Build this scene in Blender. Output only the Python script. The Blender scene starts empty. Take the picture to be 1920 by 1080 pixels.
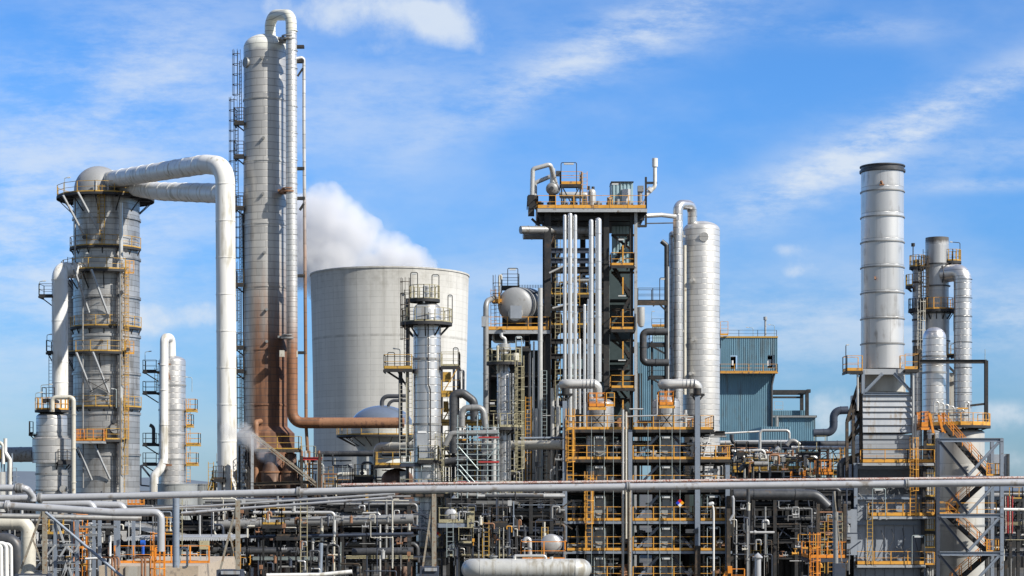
import bpy, bmesh, math, random
from mathutils import Vector, Matrix
R = math.radians
random.seed(11)
F = 3500.0; HOR = 912.0; EYE = 10.0
C = bpy.context.scene.collection
def S(Y): return Y / F
def X(px, Y): return (px - 960) / F * Y
def Z(py, Y): return EYE + (HOR - py) / F * Y
def P(px, py, Y): return Vector((X(px, Y), Y, Z(py, Y)))

# ---------------------------------------------------------------- materials
class NT:
    def __init__(s, nt): s.nt = nt; s.n = nt.nodes; s.l = nt.links
    def node(s, t, **k):
        n = s.n.new(t)
        for a, b in k.items(): setattr(n, a, b)
        return n
    def put(s, sock, v):
        if isinstance(v, bpy.types.NodeSocket): s.l.new(v, sock)
        elif v is not None:
            if isinstance(v, tuple) and len(v) == 3 and sock.type == 'RGBA': v = v + (1,)
            sock.default_value = v
    def m(s, op, a, b=None, c=None, clamp=False):
        n = s.node('ShaderNodeMath', operation=op, use_clamp=clamp)
        for i, v in enumerate((a, b, c)):
            if v is not None: s.put(n.inputs[i], v)
        return n.outputs[0]
    def mix(s, f, a, b, mode='MIX'):
        n = s.node('ShaderNodeMix', data_type='RGBA', blend_type=mode)
        s.put(n.inputs[0], f); s.put(n.inputs[6], a); s.put(n.inputs[7], b)
        return n.outputs[2]
    def ramp(s, v, lo, hi, a=0.0, b=1.0):
        n = s.node('ShaderNodeMapRange', interpolation_type='SMOOTHSTEP')
        s.put(n.inputs[0], v)
        for i, q in enumerate((lo, hi, a, b)): n.inputs[i + 1].default_value = q
        return n.outputs[0]
    def noise(s, vec, scale, detail=4, rough=0.55, sc=None, rot=None):
        if sc or rot:
            mp = s.node('ShaderNodeMapping')
            if sc: mp.inputs['Scale'].default_value = sc
            if rot: mp.inputs['Rotation'].default_value = rot
            s.put(mp.inputs[0], vec); vec = mp.outputs[0]
        n = s.node('ShaderNodeTexNoise')
        s.put(n.inputs['Vector'], vec); n.inputs['Scale'].default_value = scale
        n.inputs['Detail'].default_value = detail; n.inputs['Roughness'].default_value = rough
        return n.outputs[0]

def newmat(name):
    m = bpy.data.materials.new(name); m.use_nodes = True
    t = NT(m.node_tree); b = m.node_tree.nodes['Principled BSDF']
    return m, t, b

def paint(name, col, metal=0.0, rough=0.5, var=0.12, scale=1.2, dirt=None, dirt_amt=0.0, streak=False, bump=0.0, spec=0.5):
    m, t, b = newmat(name)
    co = t.node('ShaderNodeTexCoord').outputs['Object']
    n1 = t.noise(co, scale, 5)
    n2 = t.noise(co, scale * 5, 3, sc=(1, 1, 0.12) if streak else None)
    f = t.ramp(t.m('ADD', t.m('MULTIPLY', n1, 0.6), t.m('MULTIPLY', n2, 0.4)), 0.3, 0.7, 1 - var, 1 + var)
    hs = t.node('ShaderNodeHueSaturation'); hs.inputs['Color'].default_value = (*col, 1); t.put(hs.inputs['Value'], f)
    c = hs.outputs[0]
    if dirt:
        d = t.ramp(t.m('ADD', t.m('MULTIPLY', n1, 0.4), t.m('MULTIPLY', n2, 0.6)), 0.62 - 0.25 * dirt_amt, 0.75 - 0.2 * dirt_amt)
        c = t.mix(d, c, dirt)
    t.put(b.inputs['Base Color'], c)
    b.inputs['Metallic'].default_value = metal
    t.put(b.inputs['Roughness'], t.m('ADD', rough - 0.08, t.m('MULTIPLY', n2, 0.16)))
    b.inputs['Specular IOR Level'].default_value = spec
    if bump:
        bp = t.node('ShaderNodeBump'); bp.inputs['Strength'].default_value = bump; bp.inputs['Distance'].default_value = 0.03
        t.put(bp.inputs['Height'], n2); t.put(b.inputs['Normal'], bp.outputs[0])
    return m

def clad(name, col, seam=0.6, wide=1.6, metal=0.6, rough=0.42, var=0.1, line=0.55, dirt=(0.16, 0.13, 0.10), dirt_amt=0.3, rust=None, vlines=True, frost=None):
    """metal sheet cladding on a vertical vessel whose axis is the local Z axis"""
    m, t, b = newmat(name)
    co = t.node('ShaderNodeTexCoord').outputs['Object']
    sp = t.node('ShaderNodeSeparateXYZ'); t.put(sp.inputs[0], co)
    x, y, z = sp.outputs
    ang = t.m('ARCTAN2', x, y)
    v = t.m('DIVIDE', z, seam); iv = t.m('FLOOR', v); fv = t.m('SUBTRACT', v, iv)
    wn = t.node('ShaderNodeTexWhiteNoise', noise_dimensions='1D'); t.put(wn.inputs['W'], iv)
    u = t.m('ADD', t.m('MULTIPLY', ang, wide), t.m('MULTIPLY', wn.outputs[0], 7.0)); iu = t.m('FLOOR', u); fu = t.m('SUBTRACT', u, iu)
    cv = t.node('ShaderNodeCombineXYZ'); t.put(cv.inputs[0], iu); t.put(cv.inputs[1], iv)
    wp = t.node('ShaderNodeTexWhiteNoise', noise_dimensions='2D'); t.put(wp.inputs['Vector'], cv.outputs[0])
    tone = t.m('ADD', 1 - var, t.m('MULTIPLY', wp.outputs[0], 2 * var))
    tone = t.m('MULTIPLY', tone, t.m('ADD', 1 - var * 0.8, t.m('MULTIPLY', wn.outputs[0], 1.6 * var)))
    ln = t.m('LESS_THAN', fv, 0.055 / seam)
    if vlines: ln = t.m('MAXIMUM', ln, t.m('MULTIPLY', t.m('LESS_THAN', fu, 0.02), 0.7))
    n1 = t.noise(co, 0.5, 6, 0.6); n2 = t.noise(co, 2.2, 5, 0.6, sc=(1, 1, 0.1))
    hs = t.node('ShaderNodeHueSaturation'); hs.inputs['Color'].default_value = (*col, 1); t.put(hs.inputs['Value'], tone)
    c = hs.outputs[0]
    d = t.ramp(t.m('ADD', t.m('MULTIPLY', n1, 0.45), t.m('MULTIPLY', n2, 0.55)), 0.66 - 0.3 * dirt_amt, 0.86 - 0.3 * dirt_amt, 0, 0.75)
    c = t.mix(d, c, dirt)
    mt = metal; rf = t.m('ADD', rough - 0.07, t.m('MULTIPLY', t.m('ADD', t.m('MULTIPLY', n2, 0.5), t.m('MULTIPLY', wp.outputs[0], 0.5)), 0.16))
    if frost:
        fz = t.ramp(t.m('ADD', z, t.m('MULTIPLY', n2, 0.8)), frost[0], frost[0] + 0.4)
        c = t.mix(fz, c, frost[1]); mt = t.m('MULTIPLY', mt, t.m('SUBTRACT', 1, fz)) if not isinstance(mt, float) else t.m('MULTIPLY', t.m('SUBTRACT', 1, fz), mt)
    if rust:
        z0, z1, rc, rd, side = rust   # fully rusty below z0, clean above z1
        nz = t.m('MULTIPLY', t.m('ADD', t.m('SUBTRACT', n1, 0.5), t.m('MULTIPLY', t.m('SUBTRACT', n2, 0.5), 2.2)), (z1 - z0) * 0.4)
        rr = t.ramp(t.m('ADD', z, nz), z0, z1, 1, 0)
        if side:   # the weather side stays grey: rust keeps to one side of the shell
            sd = t.ramp(t.m('ADD', t.m('ADD', x, t.m('MULTIPLY', y, -0.25)), t.m('MULTIPLY', t.m('SUBTRACT', n2, 0.5), 0.8)), side[0], side[1])
            rr = t.m('MULTIPLY', rr, sd)
        rcol = t.mix(t.ramp(n2, 0.4, 0.62), rc, rd)
        hr = t.node('ShaderNodeHueSaturation'); t.put(hr.inputs['Color'], rcol); t.put(hr.inputs['Value'], tone)
        c = t.mix(rr, c, hr.outputs[0])
        mt = t.m('MULTIPLY', t.m('SUBTRACT', 1, rr), mt)
        rf = t.m('ADD', rf, t.m('MULTIPLY', rr, 0.25))
    c = t.mix(t.m('MULTIPLY', ln, line), c, (0.04, 0.04, 0.042))
    t.put(b.inputs['Base Color'], c); t.put(b.inputs['Metallic'], mt); t.put(b.inputs['Roughness'], rf)
    bp = t.node('ShaderNodeBump'); bp.inputs['Strength'].default_value = 0.35; bp.inputs['Distance'].default_value = 0.04
    h = t.m('ADD', t.m('MULTIPLY', t.ramp(fv, 0, 0.12), 0.4), t.m('MULTIPLY', n1, 0.6))
    t.put(bp.inputs['Height'], h); t.put(b.inputs['Normal'], bp.outputs[0])
    return m

ALU = (0.60, 0.58, 0.555)
M = {}
M['alu'] = clad('aluminium_cladding', ALU, 0.62, 1.3, metal=0.68, rough=0.38)
M['alu_dirty'] = clad('weathered_cladding', (0.46, 0.455, 0.445), 0.55, 1.2, metal=0.55, rough=0.4, dirt_amt=0.62, var=0.13)
M['alu_bright'] = clad('bright_cladding', (0.72, 0.70, 0.68), 0.62, 1.0, metal=0.78, rough=0.34, dirt_amt=0.2, var=0.07, vlines=False)
M['white_clad'] = clad('pale_cladding', (0.66, 0.645, 0.62), 0.5, 1.0, metal=0.5, rough=0.42, dirt_amt=0.2, var=0.05, line=0.45)
M['stack'] = clad('stack_plate', (0.66, 0.655, 0.65), 2.29, 0.95, metal=0.55, rough=0.36, dirt_amt=0.5, var=0.09, line=0.4)
M['main_col'] = clad('rust_stained_cladding', (0.50, 0.485, 0.46), 0.62, 1.1, metal=0.45, rough=0.42, var=0.08, dirt_amt=0.35,
                     rust=(Z(690, 166), Z(455, 166), (0.215, 0.10, 0.052), (0.12, 0.055, 0.032), (-1.0, -0.1)), frost=(Z(94, 166), (0.72, 0.72, 0.66)))
M['rust_pipe_v'] = clad('rust_stained_pipe', (0.66, 0.65, 0.63), 0.45, 1.0, metal=0.5, rough=0.36, var=0.06, dirt_amt=0.2, vlines=False,
                        rust=(Z(690, 163.5), Z(500, 163.5), (0.26, 0.115, 0.055), (0.17, 0.075, 0.035), None), frost=(Z(58, 163.5), (0.72, 0.71, 0.62)))
M['thin_rust'] = clad('thin_pipe_paint', (0.55, 0.55, 0.55), 1.2, 1.0, metal=0.3, rough=0.45, vlines=False,
                      rust=(Z(600, 166), Z(300, 166), (0.28, 0.14, 0.07), (0.20, 0.11, 0.06), None))
M['brown_vessel'] = paint('rusty_brown_shell', (0.13, 0.072, 0.05), 0.0, 0.6, 0.35, 0.8, (0.28, 0.2, 0.15), 0.5, streak=True)
M['white'] = paint('white_pipe_paint', (0.80, 0.79, 0.76), 0, 0.4, 0.08, 0.4, (0.46, 0.43, 0.36), 0.55, streak=True)
M['pipe'] = paint('silver_pipe', (0.58, 0.57, 0.55), 0.55, 0.36, 0.12, 0.7, (0.25, 0.22, 0.19), 0.2)
M['pipe_light'] = paint('pale_silver_pipe', (0.60, 0.59, 0.565), 0.4, 0.36, 0.08, 0.6)
M['pipe_bright'] = paint('bright_silver_pipe', (0.70, 0.70, 0.69), 0.6, 0.33, 0.07, 0.4, (0.42, 0.40, 0.37), 0.15, streak=True)
M['pipe_grey'] = paint('grey_pipe_paint', (0.30, 0.30, 0.295), 0.25, 0.45, 0.2, 0.7, (0.15, 0.12, 0.09), 0.4)
M['pipe_dark'] = paint('dark_pipe_paint', (0.075, 0.078, 0.085), 0.2, 0.45, 0.3, 0.8, (0.10, 0.075, 0.055), 0.3)
M['pipe_blue'] = paint('lilac_grey_pipe_paint', (0.47, 0.475, 0.49), 0.2, 0.33, 0.10, 0.5, (0.28, 0.25, 0.22), 0.35)
M['pipe_rust'] = paint('rusted_pipe', (0.30, 0.15, 0.08), 0, 0.6, 0.25, 0.7, (0.16, 0.08, 0.05), 0.5)
M['pipe_cream'] = paint('cream_pipe', (0.58, 0.55, 0.47), 0.05, 0.45, 0.12, 0.7, (0.3, 0.25, 0.18), 0.3)
M['thin_pink'] = paint('worn_white_line', (0.62, 0.55, 0.51), 0, 0.5, 0.2, 3.0, (0.30, 0.11, 0.07), 0.75)
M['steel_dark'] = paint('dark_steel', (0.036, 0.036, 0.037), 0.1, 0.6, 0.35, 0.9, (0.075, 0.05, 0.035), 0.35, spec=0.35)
M['steel_brown'] = paint('brown_black_steel', (0.055, 0.045, 0.035), 0.05, 0.6, 0.35, 0.9, (0.12, 0.075, 0.045), 0.5)
M['steel_blue'] = paint('blue_grey_steel', (0.235, 0.275, 0.335), 0.1, 0.45, 0.12, 0.8, (0.15, 0.13, 0.11), 0.3)
M['steel_navy'] = paint('navy_steel', (0.05, 0.062, 0.09), 0.1, 0.5, 0.2, 0.8, (0.06, 0.045, 0.035), 0.35)
M['steel_light'] = paint('pale_grey_steel', (0.42, 0.435, 0.45), 0.15, 0.45, 0.15, 0.8, (0.2, 0.17, 0.14), 0.35)
M['galv'] = paint('galvanised_tube', (0.42, 0.49, 0.49), 0.4, 0.42, 0.2, 1.5, (0.28, 0.22, 0.15), 0.3)
M['steel_tan'] = paint('rust_streaked_tan_steel', (0.34, 0.31, 0.25), 0.1, 0.5, 0.2, 1.5, (0.22, 0.13, 0.07), 0.6)
M['orange'] = paint('orange_safety_paint', (0.74, 0.36, 0.05), 0, 0.55, 0.3, 0.35, (0.25, 0.15, 0.08), 0.5)
M['orange_red'] = paint('bright_orange_paint', (0.76, 0.27, 0.03), 0, 0.5, 0.28, 0.5, (0.34, 0.15, 0.06), 0.4)
M['yellow'] = paint('weathered_yellow_paint', (0.55, 0.33, 0.06), 0, 0.5, 0.25, 1.6, (0.22, 0.13, 0.06), 0.5)
M['olive'] = paint('dull_cream_paint', (0.42, 0.38, 0.24), 0, 0.5, 0.25, 1.6, (0.16, 0.13, 0.08), 0.5)
M['grating'] = paint('grating_deck', (0.035, 0.036, 0.04), 0.1, 0.7, 0.3, 2)
M['panel_grey'] = paint('grey_casing_panel', (0.31, 0.34, 0.385), 0.1, 0.5, 0.15, 0.6, (0.2, 0.18, 0.16), 0.12, streak=True)
M['panel_pale'] = paint('pale_casing_panel', (0.43, 0.45, 0.475), 0.25, 0.42, 0.12, 0.6, (0.30, 0.26, 0.22), 0.45, streak=True)
M['panel_cream'] = paint('cream_casing', (0.46, 0.44, 0.39), 0.1, 0.5, 0.15, 0.6, (0.27, 0.21, 0.15), 0.5, streak=True)
M['vessel_dark'] = paint('dark_grey_insulation', (0.36, 0.375, 0.37), 0.2, 0.45, 0.15, 0.5, (0.07, 0.07, 0.065), 0.4, streak=True)
M['blue_sheet'] = paint('blue_corrugated_sheet', (0.165, 0.30, 0.385), 0.05, 0.45, 0.14, 0.3, (0.14, 0.20, 0.23), 0.5, streak=True)
M['blue_pale'] = paint('pale_blue_sheet', (0.36, 0.50, 0.54), 0.05, 0.45, 0.1, 0.3, (0.24, 0.34, 0.37), 0.3, streak=True)
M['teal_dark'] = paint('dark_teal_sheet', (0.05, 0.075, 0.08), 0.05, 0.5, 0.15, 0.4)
M['sphere_blue'] = paint('glossy_blue_grey_dome', (0.17, 0.205, 0.265), 0.25, 0.16, 0.06, 0.4)
M['cream_tank'] = paint('cream_tank_paint', (0.60, 0.60, 0.56), 0, 0.45, 0.08, 0.3, (0.40, 0.38, 0.33), 0.4, streak=True)
M['dome_grey'] = paint('dull_grey_dome', (0.33, 0.335, 0.34), 0.15, 0.5, 0.08, 0.5, (0.2, 0.18, 0.16), 0.3)
M['concrete'] = paint('sandy_concrete', (0.46, 0.38, 0.29), 0, 0.85, 0.14, 0.8, (0.26, 0.22, 0.18), 0.4, bump=0.3)
M['shade_black'] = paint('shade_black_sheet', (0.014, 0.015, 0.017), 0, 0.7, 0.3)  # near-black colour stands in for the deep shade behind the racks
M['black'] = paint('black_opening', (0.008, 0.008, 0.009), 0, 0.8, 0.1)
M['red'] = paint('red_board', (0.42, 0.04, 0.04), 0, 0.5, 0.2)
M['sign_blue'] = paint('blue_enamel', (0.02, 0.05, 0.55), 0, 0.4, 0.05)
M['blue_bright'] = paint('bright_blue_paint', (0.02, 0.10, 0.45), 0, 0.4, 0.1)
M['sign_red'] = paint('red_enamel', (0.60, 0.015, 0.02), 0, 0.4, 0.05)
M['sign_yellow'] = paint('yellow_enamel', (0.85, 0.36, 0.01), 0, 0.4, 0.05)
M['sign_white'] = paint('white_enamel', (0.8, 0.8, 0.8), 0, 0.4, 0.03)
M['lamp'] = paint('lamp_housing', (0.62, 0.63, 0.62), 0.1, 0.4, 0.08)

def cooling_mat():
    m, t, b = newmat('cooling_tower_concrete')
    co = t.node('ShaderNodeTexCoord').outputs['Object']
    sp = t.node('ShaderNodeSeparateXYZ'); t.put(sp.inputs[0], co)
    x, y, z = sp.outputs
    ang = t.m('ARCTAN2', x, y)
    v = t.m('DIVIDE', z, 1.9); iv = t.m('FLOOR', v); fv = t.m('SUBTRACT', v, iv)
    u = t.m('MULTIPLY', ang, 36 / 6.28318); iu = t.m('FLOOR', u); fu = t.m('SUBTRACT', u, iu)
    wn = t.node('ShaderNodeTexWhiteNoise', noise_dimensions='1D'); t.put(wn.inputs['W'], iv)
    wu = t.node('ShaderNodeTexWhiteNoise', noise_dimensions='1D'); t.put(wu.inputs['W'], t.m('ADD', iu, 55.5))
    n1 = t.noise(co, 0.06, 6, 0.6); n2 = t.noise(co, 0.35, 5, 0.6, sc=(1, 1, 0.12)); n3 = t.noise(co, 0.5, 4, 0.7)
    tone = t.m('ADD', 0.90, t.m('MULTIPLY', wn.outputs[0], 0.07))
    tone = t.m('ADD', tone, t.m('MULTIPLY', wu.outputs[0], 0.06))
    tone = t.m('ADD', tone, t.m('MULTIPLY', t.m('SUBTRACT', n2, 0.5), 0.35))
    hs = t.node('ShaderNodeHueSaturation'); hs.inputs['Color'].default_value = (0.60, 0.59, 0.56, 1); t.put(hs.inputs['Value'], tone)
    # weathered dark patch round the rim
    rim = t.m('MULTIPLY', t.ramp(t.m('ADD', z, t.m('MULTIPLY', n1, 26)), Z(580, 600) + 13, Z(515, 600) + 13), t.ramp(n3, 0.35, 0.65, 0.35, 0.9))
    c = t.mix(t.m('MULTIPLY', rim, 0.7), hs.outputs[0], (0.34, 0.325, 0.29))
    ln = t.m('MAXIMUM', t.m('MULTIPLY', t.m('LESS_THAN', fv, 0.10), 0.5), t.m('MULTIPLY', t.m('LESS_THAN', fu, 0.05), 0.5))
    big = t.m('LESS_THAN', t.m('ABSOLUTE', t.m('SUBTRACT', z, Z(640, 600))), 0.32)
    ln = t.m('MAXIMUM', ln, t.m('MULTIPLY', big, 0.85))
    runs = t.noise(co, 0.55, 5, 0.65, sc=(1, 1, 0.035))
    c = t.mix(t.m('MULTIPLY', t.ramp(runs, 0.52, 0.72), t.m('MULTIPLY', t.ramp(n1, 0.35, 0.6), 0.4)), c, (0.30, 0.28, 0.24))
    c = t.mix(t.m('MULTIPLY', t.ramp(n2, 0.5, 0.7), 0.35), c, (0.66, 0.64, 0.59))
    c = t.mix(t.m('MULTIPLY', ln, t.ramp(n3, 0.3, 0.65, 0.12, 0.6)), c, (0.20, 0.19, 0.17))
    t.put(b.inputs['Base Color'], c); b.inputs['Roughness'].default_value = 0.9
    return m
M['cooling'] = cooling_mat()

def ground_mat():
    m, t, b = newmat('gravel_and_asphalt')
    co = t.node('ShaderNodeTexCoord').outputs['Object']
    n = t.noise(co, 0.05, 8, 0.6); n2 = t.noise(co, 3, 4)
    c = t.mix(t.ramp(n, 0.4, 0.6), (0.06, 0.058, 0.055), (0.12, 0.11, 0.09)); c = t.mix(t.m('MULTIPLY', n2, 0.4), c, (0.05, 0.048, 0.045))
    t.put(b.inputs['Base Color'], c); b.inputs['Roughness'].default_value = 0.9
    return m
M['ground'] = ground_mat()
def hill_mat():
    m, t, b = newmat('hazy_far_hill')
    co = t.node('ShaderNodeTexCoord').outputs['Object']
    c = t.mix(t.noise(co, 0.02, 6), (0.10, 0.13, 0.17), (0.14, 0.17, 0.21))  # blue-grey colour stands in for distance haze over the hills
    t.put(b.inputs['Base Color'], c); b.inputs['Roughness'].default_value = 1
    return m
M['hill'] = hill_mat()

# ---------------------------------------------------------------- mesh builder
class MB:
    def __init__(s): s.v = []; s.f = []; s.sm = []
    def add(s, vs, fs, smooth=False):
        o = len(s.v); s.v += [tuple(v) for v in vs]; s.f += [tuple(o + i for i in f) for f in fs]; s.sm += [smooth] * len(fs); return s
    def box(s, x0, x1, y0, y1, z0, z1):
        vs = [(x, y, z) for z in (z0, z1) for y in (y0, y1) for x in (x0, x1)]
        return s.add(vs, [(0, 2, 3, 1), (4, 5, 7, 6), (0, 1, 5, 4), (2, 6, 7, 3), (0, 4, 6, 2), (1, 3, 7, 5)])
    def beam(s, p, q, w, h=None):
        h = h or w; p = Vector(p); q = Vector(q); d = q - p
        if d.length < 1e-6: return s
        d.normalize(); up = Vector((0, 0, 1)) if abs(d.z) < 0.95 else Vector((0, 1, 0))
        a = d.cross(up).normalized() * w / 2; b = a.cross(d).normalized() * h / 2
        vs = [e + k for e in (p, q) for k in (-a - b, a - b, a + b, -a + b)]
        return s.add(vs, [(3, 2, 1, 0), (4, 5, 6, 7), (0, 1, 5, 4), (1, 2, 6, 5), (2, 3, 7, 6), (3, 0, 4, 7)])
    def ibeam(s, p, q, w, h, t=0.03):
        """H section: two flanges and a web"""
        p = Vector(p); q = Vector(q); d = (q - p).normalized(); up = Vector((0, 0, 1)) if abs(d.z) < 0.95 else Vector((0, 1, 0))
        a = d.cross(up).normalized(); b = a.cross(d).normalized() * (h / 2 - t / 2)
        s.beam(p + b, q + b, w, t); s.beam(p - b, q - b, w, t); s.beam(p, q, t, h - 2 * t); return s
    def ringpts(s, c, a, b, r, seg):
        return [c + a * (r * math.cos(2 * math.pi * i / seg)) + b * (r * math.sin(2 * math.pi * i / seg)) for i in range(seg)]
    def cyl(s, p, q, r0, r1=None, seg=12, caps=True):
        r1 = r0 if r1 is None else r1; p = Vector(p); q = Vector(q); d = (q - p).normalized()
        up = Vector((0, 0, 1)) if abs(d.z) < 0.95 else Vector((0, 1, 0)); a = d.cross(up).normalized(); b = a.cross(d).normalized()
        A = s.ringpts(p, a, b, r0, seg); B = s.ringpts(q, a, b, r1, seg)
        s.add(A + B, [(i, (i + 1) % seg, seg + (i + 1) % seg, seg + i) for i in range(seg)], True)
        if caps: s.add(A, [tuple(range(seg))[::-1]]); s.add(B, [tuple(range(seg))])
        return s
    def tube(s, pts, r, bend=None, seg=14, caps=True, rs=None):
        pts = [Vector(p) for p in pts]; bend = bend if bend is not None else r * 2.6
        path = [pts[0]]
        for i in range(1, len(pts) - 1):
            a, c, b = pts[i - 1], pts[i], pts[i + 1]
            u = (a - c); w = (b - c); lu, lw = u.length, w.length; u.normalize(); w.normalize()
            ang = u.angle(w)
            if ang > 3.10 or ang < 0.05: path.append(c); continue
            t = min(bend / math.tan(ang / 2), lu * 0.49, lw * 0.49)
            if i == 1: t = min(bend / math.tan(ang / 2), lu * 0.97, lw * 0.49 if len(pts) > 3 else lw * 0.97)
            if i == len(pts) - 2: t = min(bend / math.tan(ang / 2), lw * 0.97, lu * 0.49 if len(pts) > 3 else lu * 0.97)
            rr = t * math.tan(ang / 2)
            n = 7
            bis = (u + w).normalized(); o = c + bis * (rr / math.sin(ang / 2))
            s0 = c + u * t - o; s1 = c + w * t - o; tot = math.pi - ang
            ax = s0.cross(s1).normalized()
            for k in range(n + 1): path.append(o + Matrix.Rotation(tot * k / n, 3, ax) @ s0)
        path.append(pts[-1])
        n = len(path); rings = []; prev = None
        for i, p in enumerate(path):
            d = (path[min(i + 1, n - 1)] - path[max(i - 1, 0)]).normalized()
            if prev is None:
                up = Vector((0, 0, 1)) if abs(d.z) < 0.9 else Vector((0, 1, 0)); a = d.cross(up).normalized()
            else: a = (prev - d * prev.dot(d)).normalized()
            prev = a; b = d.cross(a)
            q = r if rs is None else r + (rs - r) * i / (n - 1)
            rings.append(s.ringpts(p, a, b, q, seg))
        vs = [v for rr in rings for v in rr]
        s.add(vs, [(k * seg + i, k * seg + (i + 1) % seg, (k + 1) * seg + (i + 1) % seg, (k + 1) * seg + i) for k in range(n - 1) for i in range(seg)], True)
        if caps: s.add(rings[0], [tuple(range(seg))]); s.add(rings[-1], [tuple(range(seg))])
        return s
    def lathe(s, prof, cx, cy, seg=40, a0=0, a1=360):
        full = abs(a1 - a0) >= 359.9; n = seg if full else seg + 1
        def ring(r, z): return [(cx + r * math.sin(R(a0 + (a1 - a0) * i / seg)), cy - r * math.cos(R(a0 + (a1 - a0) * i / seg)), z) for i in range(n)]
        k = 0
        while k < len(prof) - 1:
            j = k + 1
            while j < len(prof) - 1:
                d0 = Vector((prof[j][0] - prof[j - 1][0], prof[j][1] - prof[j - 1][1])); d1 = Vector((prof[j + 1][0] - prof[j][0], prof[j + 1][1] - prof[j][1]))
                if d0.length > 1e-6 and d1.length > 1e-6 and d0.angle(d1) < 0.6: j += 1
                else: break
            vs = []; m = j - k + 1
            for q in range(k, j + 1): vs += ring(max(prof[q][0], 0.001), prof[q][1])
            fs = [(a * n + i, a * n + (i + 1) % n, (a + 1) * n + (i + 1) % n, (a + 1) * n + i) for a in range(m - 1) for i in range(n if full else n - 1)]
            s.add(vs, fs, True); k = j
        return s
    def capsule(s, p, q, r, head=0.5, seg=32):
        """horizontal drum with dished heads"""
        p = Vector(p); q = Vector(q); d = (q - p).normalized(); up = Vector((0, 0, 1)) if abs(d.z) < 0.95 else Vector((0, 1, 0)); a = d.cross(up).normalized(); b = a.cross(d)
        rings = []
        for k in range(0, 7): t = math.pi / 2 * (1 - k / 6); rings.append((p - d * (r * head * math.sin(t)), max(r * math.cos(t), 0.001)))
        for k in range(0, 7): t = math.pi / 2 * (k / 6); rings.append((q + d * (r * head * math.sin(t)), max(r * math.cos(t), 0.001)))
        vs = []
        for c, rr in rings: vs += s.ringpts(c, a, b, rr, seg)
        n = len(rings)
        return s.add(vs, [(k * seg + i, k * seg + (i + 1) % seg, (k + 1) * seg + (i + 1) % seg, (k + 1) * seg + i) for k in range(n - 1) for i in range(seg)], True)
    def rail(s, pts, h=1.1, sp=1.5, t=0.07, toe=0.2, mid=1, r=0.045, closed=False):
        pts = [Vector(p) for p in pts]; up = Vector((0, 0, 1))
        if closed: pts.append(pts[0])
        for a, b in zip(pts, pts[1:]):
            L = (b - a).length
            s.beam(a + up * h, b + up * h, r, r)
            for k in range(mid): s.beam(a + up * h * (k + 1) / (mid + 1), b + up * h * (k + 1) / (mid + 1), r * 0.8, r * 0.8)
            if toe: s.beam(a + up * toe / 2, b + up * toe / 2, 0.02, toe)
            n = max(1, round(L / sp))
            for k in range(n): p = a + (b - a) * k / n; s.beam(p, p + up * h, t, t)
        p = pts[-1]; s.beam(p, p + up * h, t, t); return s
    def ladder(s, x, y, z0, z1, w=0.45, cage=True, ang=0, t=0.05):
        dx, dy = math.cos(R(ang)), math.sin(R(ang)); ox, oy = math.sin(R(ang)), -math.cos(R(ang))
        for k in (-1, 1): s.beam((x + k * dx * w / 2, y + k * dy * w / 2, z0), (x + k * dx * w / 2, y + k * dy * w / 2, z1), t)
        z = z0 + 0.15
        while z < z1: s.beam((x - dx * w / 2, y - dy * w / 2, z), (x + dx * w / 2, y + dy * w / 2, z), 0.03); z += 0.33
        if cage and z1 - z0 > 3:
            cr = 0.38; z = z0 + 2.2
            def cp(a): return (x + ox * cr * (1 + math.cos(a)) * 0.95 + dx * cr * math.sin(a), y + oy * cr * (1 + math.cos(a)) * 0.95 + dy * cr * math.sin(a))
            As = [-2.2, -1.3, -0.4, 0.4, 1.3, 2.2]
            while z < z1 + 0.9:
                for a, b in zip(As, As[1:]): s.beam((*cp(a), z), (*cp(b), z), 0.05)
                z += 0.9
            for a in As[::1]: s.beam((*cp(a), z0 + 2.2), (*cp(a), z1 + 0.9), 0.035)
        return s
    def sheet(s, x0, x1, y, z0, z1, pitch=0.26, depth=0.06, thick=0.05):
        """trapezoid corrugated sheet facing -Y with real ribs"""
        n = max(2, int((x1 - x0) / pitch)); p = (x1 - x0) / n; xs = []
        for i in range(n): xs += [(x0 + p * i, y), (x0 + p * (i + .3), y), (x0 + p * (i + .42), y - depth), (x0 + p * (i + .88), y - depth)]
        xs.append((x1, y)); m = len(xs)
        vs = [(a, b, z0) for a, b in xs] + [(a, b, z1) for a, b in xs]
        s.add(vs, [(i, i + 1, m + i + 1, m + i) for i in range(m - 1)])
        return s.box(x0, x1, y + 0.003, y + thick, z0, z1)
    def obj(s, name, mat, parent=None, origin=None, base=None):
        org = Vector(origin) if origin is not None else Vector((0, 0, 0))
        me = bpy.data.meshes.new(name); me.from_pydata([tuple(Vector(v) - org) for v in s.v], [], s.f)
        me.polygons.foreach_set('use_smooth', s.sm); me.materials.append(M[mat] if isinstance(mat, str) else mat); me.update()
        o = bpy.data.objects.new(name, me); C.objects.link(o)
        if parent is not None: o.parent = parent; o.location = org - (Vector(base) if base is not None else Vector((0, 0, 0)))
        else: o.location = org
        return o

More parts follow.
